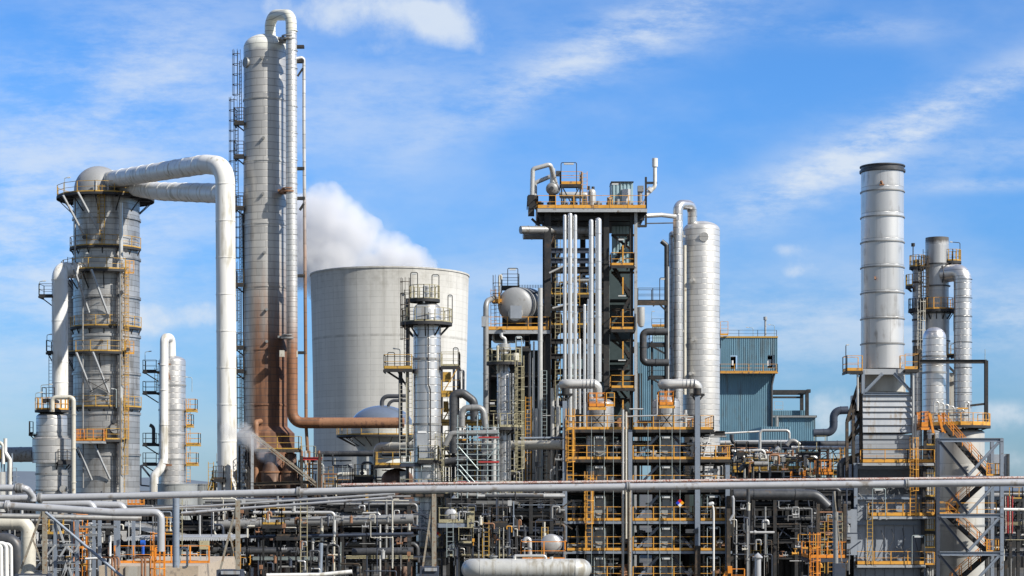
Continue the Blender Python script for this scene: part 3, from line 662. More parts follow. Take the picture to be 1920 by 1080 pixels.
def baseC():
    Y = 160; s = S(Y)
    t = Thing('steel_stand', 'brown steel stand with a long sloping beam at the tallest column base', 'steel stand', (X(530, Y), Y, 0))
    for x, y0 in ((473, 815), (592, 905), (566, 855), (600, 850)): t.part('post', MB().beam(P(x, y0, Y), (X(x, Y), Y, 0), .22), 'steel_light' if x == 473 else 'steel_brown')
    t.part('sloping_beam', MB().beam(P(473, 812, Y), P(592, 905, Y), .3, .16).beam(P(473, 818, Y), P(592, 911, Y), .3, .08), 'steel_tan')
    t.part('cross_beam', MB().ibeam(P(470, 908, Y), P(590, 904, Y), .25, .3), 'steel_brown')
    t.part('cross_beam', MB().ibeam(P(563, 860, Y), P(603, 860, Y), .2, .25), 'red')
    d = deckbox(t, 480, 560, Y + 1, Y + 3, 842, 'yellow', 'grating', 'steel_brown', sides='flr', toe=.1)
    t.part('raking_prop', MB().beam(P(560, 906, Y), P(590, 925, Y), .12).beam(P(480, 906, Y), P(500, 930, Y), .12), 'steel_brown')
    for x in (566, 573, 580, 598): t.part('riser_pipe', MB().cyl(P(x, 930, Y + .6), P(x, 845, Y + .6), .1), 'pipe_rust' if x != 573 else 'pipe_light')
    for (x, lab) in ((507, 'rust brown waisted drum below the tallest column on the left'), (545, 'rust brown waisted drum below the tallest column on the right')):
        q = Thing('knockout_drum', lab, 'drum', (X(x, Y + 2), Y + 2, 0))
        cx = X(x, Y + 2); prof = [(13 * s, 0), (13 * s, Z(930, Y)), (18 * s, Z(915, Y)), (18 * s, Z(888, Y)), (12 * s, Z(870, Y)), (11 * s, Z(850, Y)), (.001, Z(848, Y))]
        q.part('shell', MB().lathe(prof, cx, Y + 2, 32), 'brown_vessel'); q.part('flange_ring', MB().lathe([(17 * s, Z(886, Y)), (19.5 * s, Z(886, Y)), (19.5 * s, Z(883, Y)), (10 * s, Z(883, Y))], cx, Y + 2, 32), 'pipe_rust')
    # dark valve tower left of base
    t2 = Thing('valve_tower', 'narrow black steel tower of valves left of the tallest column base', 'steel tower', (X(455, 161), 161, 0))
    for x in (449, 461, 466): t2.part('post', MB().beam(P(x, 835, 161), (X(x, 161), 161, 0), .16), 'steel_dark')
    rd = random.Random(3)
    for k in range(14):
        y = 838 + k * 6.5; x = rd.uniform(451, 461); t2.part('valve', MB().cyl(P(x, y, 160.7), P(x + rd.uniform(2, 6), y, 160.7), rd.uniform(.12, .22), seg=10).cyl(P(x + 2, y + 2, 160.6), P(x + 2, y - 3, 160.6), .05, seg=8), rd.choice(['pipe_dark', 'pipe_dark', 'pipe_grey', 'pipe_light']))
    t3 = Thing('access_platform', 'orange and dark access platform at the foot of the great white pipe', 'platform', (X(425, 166), 166, 0))
    deckbox(t3, 398, 470, 165, 168, 908, 'steel_brown', 'grating', 'steel_dark', sides='flrb', toe=.12, h=1.2)
    for x in (402, 430, 465): t3.part('post', MB().beam(P(x, 910, 166), (X(x, 166), 166, 0), .2), 'steel_brown')
    hoop(t3, 409, 430, 866, 908, 165); hoop(t3, 435, 446, 866, 908, 165)
    t3.part('stair_stringer', MB().beam(P(388, 925, 165), P(400, 888, 165), .1).beam(P(393, 925, 165), P(404, 895, 165), .2), 'yellow')
    t3.part('panel', MB().box(X(470, 166), X(476, 166), 166, 166.5, Z(915, 166), Z(892, 166)), 'yellow')
baseC()
steam_obj('steam_wisp', 'thin white steam wisp leaking beside the tallest column foot', [(465, 818, 20, 0), (480, 834, 20, 0), (494, 850, 20, 0), (508, 860, 17, 0), (450, 810, 19, 0), (436, 812, 17, 0), (424, 802, 14, 0), (520, 868, 10, 0), (472, 826, 20, 0), (458, 800, 14, 0)], 156.5, .16, .62, 0.9, 0.5, 1.1, dlo=0.05, dhi=1.4)

# ================================================================ DOME TANK
def domeTank():
    Y = 230; s = S(Y); px = 716; cx = X(px, Y)
    t = Thing('elevated_tank', 'elevated cream tank with glossy blue grey dome in front of cooling tower', 'tank', (cx, Y, 0))
    r = 58 * s
    t.part('dome', MB().lathe([(r * math.cos(a), Z(797, Y) + 37 * s * math.sin(a)) for a in [math.pi / 2 * k / 12 for k in range(13)]], cx, Y, 56), 'sphere_blue')
    t.part('shell', MB().lathe([(0.01, Z(858, Y)), (42 * s, Z(850, Y)), (r - .1, Z(822, Y)), (r, Z(797, Y))], cx, Y, 56), 'cream_tank')
    t.part('support_column', MB().lathe([(30 * s, 0), (30 * s, Z(850, Y))], X(722, Y), Y, 40), 'cream_tank')
    for x in (678,): t.part('leg', MB().cyl((X(x, Y - 2), Y - 2, 0), P(x, 845, Y - 2), 9 * s, seg=24), 'cream_tank')
    ringdeck(t, px, Y, 817, 50, 85, 0, 360, 'yellow', drop=20, step=18, brk='steel_brown')
    t.part('vent_pipe', MB().tube([P(716, 768, Y), P(716, 743, Y), P(762, 743, Y)], 4 * s, bend=.8), 'pipe_dark'); t.part('vent_pipe', MB().tube([P(728, 768, Y - 1), P(728, 751, Y - 1), P(765, 751, Y - 1)], 3 * s, bend=.8), 'pipe_dark')
    rg = MB()
    n = 14
    rg.rail([(*pol(cx, Y, 20 * s, 360 * i / n), Z(762, Y)) for i in range(n + 1)], h=.9, toe=0, r=.04)
domeTank()
pipe_thing('cross_pipe', [(592, 851, 190), (770, 850, 190)], 5.5, 'pipe_dark', 'dark horizontal pipe crossing in front of the cream tank', 'pipe', joints=4)
pipe_thing('cross_pipe', [(708, 858, 165), (708, 838, 165), (1056, 834, 152)], 8.2, 'pipe_cream', 'long grey cream pipe passing behind the slim central columns', 'pipe', bend=10, joints=3, jr=1.04, seg=20)
def loopPipe():
    t = Thing('pipe_loop', 'small cream pipe loop in front of the cooling tower foot', 'pipe', tuple(P(640, 912, 200)))
    t.part('pipe_wall', MB().tube([P(629, 930, 200), P(629, 890, 200), P(664, 889, 200)], 4 * S(200), bend=.5), 'pipe_cream')
    arm_lamp(t, 647, 905, 872, 199, 8, 'steel_dark'); t.part('tie_beam', MB().beam(P(600, 902, 199), P(715, 901, 199), .22), 'steel_dark')
    t.part('post', MB().beam(P(688, 903, 199), P(688, 960, 199), .3).beam(P(601, 903, 199), P(601, 970, 199), .25), 'yellow')
loopPipe()
# dark brown process vessel under the slim column
def brownVessel():
    Y = 160; s = S(Y)
    t = Thing('process_vessel', 'sooty brown drum left of the slim central column', 'vessel', (X(745, Y), Y, 0))
    vessel(t, 745, 30, 898, 0, Y, 'brown_vessel', dome=20, zbot=0, bands=(920,))
    t.part('manway_cover', MB().box(X(752, Y), X(765, Y), Y - 1.6, Y - 1.2, Z(905, Y), Z(884, Y)), 'vessel_dark')
    deckbox(t, 703, 770, Y - 2, Y + 1, 872, 'yellow', 'grating', 'steel_brown', sides='fl', toe=.2)
brownVessel()

# ================================================================ COLUMN D slim central
def columnD():
    Y = 148; s = S(Y); px = 801; cx = X(px, Y)
    t = Thing('distillation_column', 'slim bright silver column with cage platforms in front of cooling tower', 'column', (cx, Y, 0))
    vessel(t, px, 26, 582, 0, Y, 'alu_bright', dome=17, zbot=0, bands=(674, 796), bandmat='pipe_grey')
    t.part('top_nozzle', MB().cyl(P(801, 566, Y), P(801, 540, Y), 5.5 * s, seg=20).cyl(P(801, 540, Y), P(801, 537, Y), 7 * s, seg=20).cyl(P(795, 568, Y - 1), P(795, 537, Y - 1), .09), 'pipe')
    ringdeck(t, 796, Y, 562, 5, 29, 0, 360, 'olive', drop=6, step=60, toe=.08)
    ringdeck(t, 799, Y, 606, 25, 49, 0, 360, 'olive', drop=26, step=40, toe=.12)
    hoop(t, 770, 783, 511, 562, Y); hoop(t, 810, 823, 515, 562, Y); hoop(t, 751, 760, 551, 606, Y); hoop(t, 840, 848, 553, 606, Y)
    deckbox(t, 720, 772, Y - 1.0, Y + 1.2, 691, 'yellow', 'grating', 'steel_dark', sides='flb', toe=.22)
    t.part('support_bracket', MB().beam(P(722, 694, Y), P(765, 722, Y), .16).beam(P(745, 694, Y + .6), P(768, 735, Y + .6), .14), 'steel_dark')
    hoop(t, 727, 740, 661, 691, Y - .9); arm_lamp(t, 750, 690, 655, Y, -8)
    deckbox(t, 827, 861, Y - .6, Y + 1.6, 686, 'olive', 'grating', 'steel_dark', sides='frb', toe=.15)
    hoop(t, 850, 859, 652, 686, Y - .5)
    t.part('manway_panel', MB().box(X(783, Y), X(804, Y), Y - 1.5, Y - .8, Z(601, Y), Z(575, Y)), 'panel_pale')
    t.part('ladder', MB().ladder(X(764, Y), Y - .8, Z(690, Y), Z(545, Y), ang=-20), 'steel_brown')
    t.part('ladder', MB().ladder(X(769, Y), Y - .8, Z(870, Y), Z(690, Y), ang=-20, cage=False), 'olive')
    t.part('ladder', MB().ladder(X(757, Y), Y - 1, Z(860, Y), Z(720, Y), cage=False, w=.5), 'pipe_cream')
    t.part('ladder', MB().ladder(X(826, Y), Y - 1.2, Z(1000, Y), Z(835, Y), w=.45), 'olive')
    t.part('riser_pipe', MB().tube([P(803, 585, Y - 1.22), P(803, 720, Y - 1.22), P(807, 730, Y - 1.22), P(807, 860, Y - 1.22)], .045, seg=8), 'steel_dark')
    t.part('riser_pipe', MB().cyl(P(764, 930, Y - .3), P(764, 560, Y - .3), .13), 'pipe_dark')
    t.part('riser_pipe', MB().cyl(P(751, 830, Y + .3), P(751, 690, Y + .3), .16), 'pipe_dark')
    t.part('riser_pipe', MB().cyl(P(818, 1080, Y - 1.3), P(818, 835, Y - 1.3), .08), 'white')
    for (y0, y1) in ((865, 836), (922, 893)):
        t.part('manway_panel', MB().box(X(788, Y), X(808, Y), Y - 1.9, Y - 1.0, Z(y1 + 24, Y), Z(y0 - 24, Y)), 'panel_pale')
    deckbox(t, 751, 784, Y - 2, Y, 868, 'galv', 'grating', 'steel_navy', sides='flb', toe=.1)
    deckbox(t, 784, 822, Y - 2.2, Y - 1.2, 862, 'olive', 'grating', 'steel_dark', sides='flr', toe=.1)
    deckbox(t, 752, 850, Y - 2.2, Y + 1.5, 925, 'olive', 'grating', 'steel_brown', sides='flr', toe=.15)
    deckbox(t, 770, 832, Y - 2.0, Y + 1.5, 1028, 'olive', 'grating', 'steel_navy', sides='flr', toe=.15)
    hoop(t, 776, 838, 1046, 1090, Y - 1.8, 'olive')
    hoop(t, 790, 812, 872, 925, Y - 2.1, 'galv'); hoop(t, 786, 808, 928, 1028, Y - 2.0, 'galv'); hoop(t, 780, 800, 980, 1028, Y - 2.0, 'galv')
    t.part('name_plate', MB().box(X(785, Y), X(801, Y), Y - 1.42, Y - 1.30, Z(813, Y), Z(809, Y)), 'sign_white')
    t.part('door_panel', MB().box(X(783, Y), X(803, Y), Y - 1.38, Y - 1.1, Z(840, Y), Z(813, Y)), 'panel_pale')
columnD()
def frameD2():
    Y = 152; s = S(Y)
    t = Thing('steel_structure', 'small dark steel frame with yellow panels right of the slim column', 'steel frame', (X(845, Y), Y, 0))
    for x in (828, 851, 859, 872, 905): t.part('post', MB().beam(P(x, 690 if x < 865 else 805, Y), (X(x, Y), Y, 0), .2), 'steel_navy')
    t.part('cabinet', MB().box(X(830, Y), X(845, Y), Y + .3, Y + 1.2, Z(715, Y), Z(697, Y)).box(X(831, Y), X(840, Y), Y + .3, Y + 1.2, Z(772, Y), Z(752, Y)), 'yellow')
    for py in (738, 792): deckbox(t, 828, 905 if py > 780 else 862, Y - .5, Y + 2, py, 'yellow', 'grating', 'yellow', sides='fr', toe=.25)
    t.part('brace', MB().beam(P(830, 790, Y - .1), P(858, 740, Y - .1), .1).beam(P(830, 737, Y - .1), P(858, 690, Y - .1), .08), 'yellow')
    for py in (855, 905, 950, 1000): t.part('cross_beam', MB().ibeam(P(828, py, Y), P(910, py, Y), .2, .25), 'steel_dark')
    hoop(t, 862, 869, 695, 740, Y, 'pipe_grey', .1)
frameD2()
pipe_thing('dark_duct', [(850, 850, 150), (850, 739, 150), (868, 737, 150), (888, 752, 150), (890, 790, 150)], 8, 'pipe_dark', 'thick black pipe arch between slim column and drum structure', 'pipe', bend=12, joints=1.2, jr=1.06, seg=20)
pipe_thing('grey_duct', [(866, 800, 147), (866, 765, 147), (906, 764, 147), (911, 805, 147)], 6, 'pipe_grey', 'grey elbowed pipe under the thick black arch', 'pipe', bend=13, joints=1.2, jr=1.08, seg=18)
pipe_thing('grey_duct', [(834, 835, 146.5), (846, 813, 146.5), (935, 811, 146.5)], 5.5, 'pipe_grey', 'grey pipe with a bent left end over the scaffold', 'pipe', bend=10, joints=1.5, jr=1.1)
pipe_thing('grey_duct', [(828, 868, 147.5), (862, 862, 147.5), (935, 845, 148.5)], 6.5, 'pipe_dark', 'dark sloping pipe behind the scaffold', 'pipe', joints=1.5, jr=1.1)

def scaffold():
    Y = 143
    t = Thing('scaffold', 'galvanised tube scaffold with red toe boards beside the slim column', 'scaffold', (X(895, Y), Y, 0))
    for dy in (0, 1.6):
        for x in (858, 876, 895, 914, 934): t.part('standard', MB().cyl((X(x, Y), Y + dy, 0), P(x, 778 if x in (858, 895) else 795, Y + dy), .045, seg=6), 'galv')
    l = MB()
    for dy in (0, 1.6):
        for py in range(802, 925, 10): l.cyl(P(855, py, Y + dy - .05), P(937, py, Y + dy - .05), .035, seg=6)
    t.part('ledgers', l, 'galv')
    d = MB()
    for a in ((860, 838, 897, 880), (862, 872, 897, 912), (860, 880, 890, 915), (914, 860, 934, 835)): d.cyl(P(a[0], a[1], Y - .12), P(a[2], a[3], Y - .12), .045, seg=6)
    t.part('brace', d, 'galv')
    for (x0, x1, py) in ((897, 936, 821), (897, 936, 867), (858, 896, 905)):
        b = MB(); a = P(x0, py, Y); c = P(x1, py, Y); b.box(a.x, c.x, Y - .08, Y - .04, a.z - .02, a.z + .1); t.part('toe_board', b, 'red'); t.part('deck_boards', MB().box(a.x, c.x, Y, Y + 1.5, a.z - .06, a.z - .01), 'concrete')
scaffold()

# ================================================================ COLUMN D3
def columnD3():
    Y = 150; s = S(Y); px = 945; cx = X(px, Y)
    t = Thing('distillation_column', 'thin weathered column with a small crown platform left of the drum supports', 'column', (cx, Y, 0))
    prof = [(13 * s, 0), (13 * s, Z(700, Y)), (10 * s, Z(688, Y)), (8 * s, Z(672, Y)), (8 * s, Z(660, Y)), (12 * s, Z(656, Y)), (12 * s, Z(645, Y)), (.01, Z(643, Y))]
    t.part('shell', MB().lathe(prof, cx, Y, 32), 'alu')
    t.part('vent_pipe', MB().tube([P(948, 646, Y), P(947, 634, Y), P(940, 632, Y), P(940, 624, Y)], 3 * s, bend=.2), 'pipe_light')
    t.part('crown_shroud', MB().lathe([(8 * s, Z(677, Y)), (19 * s, Z(677, Y)), (19 * s, Z(664, Y)), (8 * s, Z(664, Y))], X(957, Y), Y, 24), 'olive')
    t.part('crown_drum', MB().cyl(P(966, 676, Y - .8), P(966, 662, Y - .8), .3, seg=16).cyl(P(933, 700, Y - .3), P(933, 648, Y - .3), .1), 'pipe_cream')
    ringdeck(t, px, Y, 680, 12, 33, 0, 360, 'olive', drop=20, step=60, toe=.1)
    hoop(t, 967, 978, 631, 680, Y - .3, 'galv')
    ringdeck(t, px, Y, 802, 12, 36, -100, 100, 'olive', drop=14, toe=.2); ringdeck(t, px, Y, 928, 12, 34, -100, 100, 'olive', drop=14)
    for y in (789, 909): t.part('manway_cover', MB().cyl(P(946, y, Y - .6), P(946, y, Y - 1.0), 9 * s, seg=24), 'panel_pale')
    t.part('ladder', MB().ladder(X(974, Y), Y - 1.0, Z(930, Y), Z(690, Y)), 'olive')
    t.part('ladder', MB().ladder(X(966, Y), Y - .9, Z(1060, Y), Z(930, Y)), 'olive')
    for x, a, b in ((936, 930, 700), (956, 930, 700), (930, 1080, 930), (962, 800, 700)): t.part('riser_pipe', MB().cyl(P(x, a, Y - .6), P(x, b, Y - .6), .08, seg=10), 'pipe_light')
    v = MB(); rd = random.Random(8)
    for k in range(26): a = rd.uniform(700, 1060); x = 945 + rd.uniform(-16, 18); v.cyl(P(x, a, Y - .8), P(x + rd.uniform(2, 7), a + rd.uniform(-3, 3), Y - .8), rd.uniform(.04, .12), seg=8)
    t.part('fittings', v, 'pipe_grey')
    for x, y, r, mt, w in ((923, 757, 2.6, 'pipe_light', 9), (964, 757, 2.4, 'pipe_cream', 8), (960, 810, 2.4, 'pipe_dark', 8)): t.part('side_nozzle', MB().cyl(P(x - w / 2, y, Y - 1), P(x + w / 2, y, Y - 1), r * s), mt)
columnD3()
pipe_thing('silver_riser', [(926, 930, 147), (926, 800, 147)], 4.6, 'pipe_light', 'bright silver upright pipe beside the thin weathered column', 'pipe', joints=1.6, jr=1.15)
pipe_thing('silver_riser', [(927, 905, 146), (927, 955, 146), (915, 972, 146), (905, 973, 146)], 4, 'pipe', 'silver pipe curling left below the foreground line', 'pipe', bend=10, joints=0)

# ================================================================ DRUM STRUCTURE E
def drumE():
    Y = 163; s = S(Y)
    t = Thing('steel_structure', 'dark multi level steel frame carrying the big grey drum', 'steel frame', (X(965, Y), Y, 0))
    for x in (914, 1027):
        for dy in (0, 10): t.part('column', MB().ibeam((X(x, Y), Y + dy, 0), P(x, 616, Y) + Vector((0, dy, 0)), .45, .45, .05), 'steel_dark')
    for x in (950, 990): t.part('column', MB().ibeam((X(x, Y), Y + 10, 0), P(x, 620, Y) + Vector((0, 10, 0)), .4, .4, .05), 'steel_navy')
    deckbox(t, 912, 1030, Y - .6, Y + 11, 618, 'orange', 'grating', 'steel_light', sides='flrb', toe=.28, th=.3)
    for py in (700, 772, 838, 905, 960, 1010):
        t.part('floor', MB().box(X(914, Y), X(1027, Y), Y + 1.2, Y + 11, Z(py, Y) - .1, Z(py, Y)), 'grating')
        t.part('cross_beam', MB().ibeam(P(912, py + 3, Y), P(1030, py + 3, Y), .3, .35), 'steel_navy' if py % 4 else 'steel_dark')
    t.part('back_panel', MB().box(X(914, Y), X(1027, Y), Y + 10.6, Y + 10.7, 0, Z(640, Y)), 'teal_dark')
    for py in (772,): t.part('railing', MB().rail([P(914, py, Y + 1), P(1027, py, Y + 1)], h=1, toe=.1), 'olive')
    d = Thing('drum', 'big grey horizontal drum seen end on with square manway', 'drum', tuple(P(968, 612, Y + 2)))
    p, q = P(966, 572, Y + .5), P(990, 571, Y + 10); r = 33 * s
    d.part('shell', MB().capsule(p, q, r, .35, 40), 'dome_grey', label='grey dished shell')
    dr = (q - p).normalized()
    for k in (.6, 1.0, 3.5): c = p + dr * k; d.part('stiffener_ring', MB().cyl(c - dr * .08, c + dr * .08, r * 1.02, seg=40), 'pipe_grey')
    f = p - dr * r * .42
    d.part('manway_neck', MB().cyl(P(967, 588, Y + .3), P(966, 588, Y - .9), .62, seg=28), 'pipe_light')
    d.part('manway_cover', MB().box(X(957, Y), X(978, Y), Y - 1.05, Y - .92, Z(599, Y), Z(575, Y)), 'panel_grey')
    for k in (1.2, 7): c = p + dr * k; d.part('saddle', MB().box(c.x - 1.3, c.x + 1.3, c.y - .2, c.y + .2, Z(617, Y), c.z - r * .6), 'steel_dark')
    # access ladder and top landing on the frame
    t.part('ladder', MB().ladder(X(932, Y), Y + .4, Z(617, Y), Z(535, Y)), 'steel_brown')
    t.part('ladder', MB().ladder(X(925, Y), Y + .8, Z(617, Y), Z(540, Y), cage=False), 'orange')
    deckbox(t, 941, 973, Y + 2, Y + 5, 537, 'steel_brown', 'grating', 'steel_dark', sides='flrb', toe=.08)
    hoop(t, 952, 971, 503, 537, Y + 2); t.part('vent_pipe', MB().tube([P(936, 560, Y + 1), P(936, 518, Y + 1), P(940, 515, Y + 1), P(940, 524, Y + 1)], 2 * s, bend=.1), 'pipe_cream')
    t.part('landing', MB().box(X(922, Y), X(941, Y), Y + .2, Y + 1.2, Z(566, Y), Z(560, Y)).box(X(934, Y), X(938, Y), Y, Y + .3, Z(570, Y), Z(548, Y)), 'orange')
    t.part('cable_tray', MB().box(X(973, Y), X(1022, Y), Y + 4, Y + 4.4, Z(541, Y), Z(539, Y)), 'steel_dark')
    sp = MB()
    for k in range(16): x = 974 + k * 3; sp.beam(P(x, 540, Y + 4), P(x, 534, Y + 4), .05)
    t.part('bird_spikes', sp, 'steel_dark')
drumE()
pipe_thing('grey_duct', [(911, 1000, 162), (911, 565, 162), (929, 558, 164)], 5.2, 'pipe_grey', 'grey upright pipe with elbow on the left edge of the drum frame', 'pipe', bend=18, joints=2.5, jr=1.1, seg=20)
solo('expansion_box', MB().box(X(903, 162), X(911, 162), 161.5, 162.3, Z(613, 162), Z(594, 162)), 'panel_pale', 'small pale box on the upright pipe left of the drum', 'box')
VP = [(1013, 540, 1000, 4.6, 160, 'pipe_light', 'fat pale upright pipe passing the right end of the drum platform'),
      (994, 645, 930, 1.7, 160.5, 'pipe_light', 'thin upright pipe first right of the thin weathered column top'),
      (1001, 640, 930, 1.7, 160.5, 'pipe_light', 'thin upright pipe between its twin and the fat pale pipe'),
      (989, 768, 930, 1.4, 160.2, 'pipe', 'short thin pipe starting halfway up the drum frame'),
      (1006, 766, 930, 2.6, 159.8, 'pipe_light', 'short stout pale pipe left of the fat upright one'),
      (982, 797, 960, 1.8, 159.8, 'pipe', 'lowest short pipe right of the thin weathered column'),
      (1036, 728, 1000, 3.4, 159, 'pipe_light', 'stepped upright pipe with a sleeve below the left header'),
      (1045, 722, 1000, 2.6, 159, 'pipe_light', 'slimmer stepped pipe right next to the sleeved one')]
for (x, y0, y1, r, Y, mt, lab) in VP: pipe_thing('riser_pipe', [(x, y1, Y), (x, y0, Y)], r, mt, lab, 'pipe', joints=3.0, jr=1.12)

# ================================================================ MAIN TOWER E2
def towerE2():
    Y = 166; s = S(Y); D = 9
    t = Thing('steel_tower', 'tall dark steel tower with orange railed roof deck and stair shaft', 'steel tower', (X(1100, Y), Y, 0))
    for x, w in ((1027, .6), (1137, .5), (1184, .3)):
        for dy in (0, D): t.part('column', MB().ibeam((X(x, Y), Y + dy, 0), P(x, 398, Y) + Vector((0, dy, 0)), w, w, .07), 'steel_dark')
    for x in (1043, 1100): t.part('column', MB().ibeam((X(x, Y), Y + D, 0), P(x, 400, Y) + Vector((0, D, 0)), .5, .5, .06), 'steel_dark')
    t.part('column', MB().beam((X(1192, Y), Y - .2, 0), P(1192, 394, Y - .2), .28), 'steel_light', label='pale corner column of the stair shaft')
    # roof deck
    deckbox(t, 1008, 1212, Y - 1, Y + D, 390, 'orange', 'grating', 'steel_light', sides='flrb', toe=.28, th=.3)
    deckbox(t, 990, 1008, Y, Y + D * .7, 366, 'steel_brown', 'grating', 'steel_brown', sides='', th=.3)
    rb = MB()
    for py in (400, 408): rb.ibeam(P(1012, py, Y), P(1208, py, Y), .4, .5)
    for x in (1030, 1060, 1090, 1120, 1150, 1180): rb.ibeam(P(x, 401, Y), P(x, 401, Y) + Vector((0, D, 0)), .3, .6)
    t.part('roof_girder', rb, 'steel_dark')
    t.part('roof_girder', MB().box(X(1020, Y), X(1190, Y), Y + 1.5, Y + D, Z(412, Y), Z(397, Y)), 'steel_dark')
    for a in (((996, 368), (1026, 440)), ((997, 410), (1020, 432)), ((1212, 392), (1192, 425))): t.part('brace', MB().beam(P(*a[0], Y), P(*a[1], Y), .2), 'steel_dark')
    t.part('side_post', MB().beam(P(996, 405, Y), P(996, 366, Y), .55).beam(P(1211, 425, Y), P(1211, 332, Y), .18).beam(P(1190, 424, Y), P(1212, 424, Y), .2), 'steel_dark')
    # levels
    for py, mt in ((470, 'steel_navy'), (489, 'steel_navy'), (505, 'steel_dark'), (578, 'steel_dark'), (640, 'steel_dark'), (668, 'steel_dark'), (760, 'steel_navy'), (830, 'steel_dark'), (900, 'steel_dark')):
        for dy in (0.0, D): t.part('cross_beam', MB().ibeam(P(1020, py, Y + dy), P(1140, py, Y + dy), .3, .45, .05), mt)
    for py in (552, 609): deckbox(t, 1034, 1136, Y + .4, Y + D - .3, py, 'yellow', 'grating', 'steel_dark', sides='f', toe=.14)
    for py in (690, 745, 800, 855, 915, 975, 1035): t.part('floor', MB().box(X(1027, Y), X(1184, Y), Y + 1.0, Y + D - .5, Z(py, Y) - .1, Z(py, Y)), 'grating')
    for (a, b, c, d) in ((1034, 640, 1100, 560), (1034, 730, 1100, 655), (1034, 545, 1100, 512)): t.part('brace', MB().beam(P(a, b, Y + D), P(c, d, Y + D), .25), 'steel_dark')
    for a, b in ((412, 470), (470, 552), (552, 609), (609, 668), (668, 760), (760, 830), (830, 900)):
        h = (a + b) / 2
        for (xa, ya, xb, yb, dy) in ((1030, b, 1050, a, .25), (1137, b, 1128, a, .25), (1030, h, 1136, h, 4), (1186, b, 1148, h, 1.2), (1146, h, 1190, h, 1.2)): t.part('lattice_brace', MB().ibeam(P(xa, ya, Y + dy), P(xb, yb, Y + dy), .17, .2), 'steel_brown')
    t.part('ladder', MB().ladder(X(1044, Y), Y + 4, Z(900, Y), Z(610, Y), cage=False, w=.9), 'steel_dark')
    # dark cross pipe at the left
    # stair shaft
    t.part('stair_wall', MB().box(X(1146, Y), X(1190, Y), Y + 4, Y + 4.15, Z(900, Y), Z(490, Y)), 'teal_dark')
    t.part('stair_wall', MB().sheet(X(1152, Y), X(1190, Y), Y + 4.2, Z(486, Y), Z(412, Y), .3, .08), 'blue_pale', label='pale corrugated stair wall')
    for py in (497, 557, 617, 672, 727, 785):
        if py in (497, 617, 727): deckbox(t, 1146, 1189, Y - .9, Y + 1.0, py, 'orange', 'grating', 'steel_dark', sides='flr', toe=.2, sp=1.0)
        else: t.part('landing', MB().box(X(1146, Y), X(1189, Y), Y + 1.8, Y + 3.8, Z(py, Y) - .12, Z(py, Y)), 'steel_dark')
    lv = [420, 440, 497, 557, 617, 672, 727, 785, 840]
    for k in range(1, len(lv) - 1):
        st = MB(); a = P(1150 if k % 2 else 1182, lv[k + 1], Y + .9); b = P(1182 if k % 2 else 1150, lv[k], Y + .9); n = 9
        for i in range(n): c = a + (b - a) * (i + .5) / n; st.box(c.x - .22, c.x + .22, c.y, c.y + 1.0, c.z - .03, c.z + .03)
        st.beam(a, b, .06, .25); st.beam(a + Vector((0, 1, 0)), b + Vector((0, 1, 0)), .06, .25)
        t.part('stair_flight', st, 'steel_dark')
    hp = MB()
    for py in (470, 530, 590, 650, 705, 760): hp.beam(P(1168, py + 22, Y - .9), P(1168, py - 10, Y - .9), .12)
    t.part('stair_post', hp, 'orange')
    t.part('panel_wall', MB().sheet(X(1060, Y), X(1140, Y), Y + D - .3, Z(790, Y), Z(655, Y), .3, .06), 'blue_pale', label='pale sheet seen between the pipes')
    hoop(t, 1052, 1081, 305, 345, Y); hoop(t, 1144, 1163, 343, 390, Y); hoop(t, 1157, 1172, 447, 470, Y - .8)
    for py in (557, 677): t.part('lamp', MB().box(X(1158, Y), X(1172, Y), Y - 1.1, Y - .9, Z(py + 1, Y), Z(py - 1, Y)), 'lamp')
    # upper landing
    deckbox(t, 1051, 1090, Y + 1, Y + 3, 345, 'orange', 'grating', 'steel_dark', sides='flrb', toe=.25)
    t.part('trestle_leg', MB().beam(P(1053, 348, Y + 1), P(1075, 388, Y + 1), .1).beam(P(1088, 348, Y + 1), P(1066, 388, Y + 1), .1).beam(P(1053, 348, Y + 1), P(1053, 388, Y + 1), .12).beam(P(1088, 348, Y + 1), P(1088, 388, Y + 1), .12), 'steel_dark')
    t.part('ladder', MB().ladder(X(1097, Y), Y + 1, Z(388, Y), Z(318, Y), cage=False), 'orange'); t.part('ladder', MB().ladder(X(1091, Y), Y + 1.4, Z(388, Y), Z(318, Y), cage=False, w=.3), 'olive')
    hoop(t, 1140, 1148, 370, 390, Y - .8, 'orange')
towerE2()
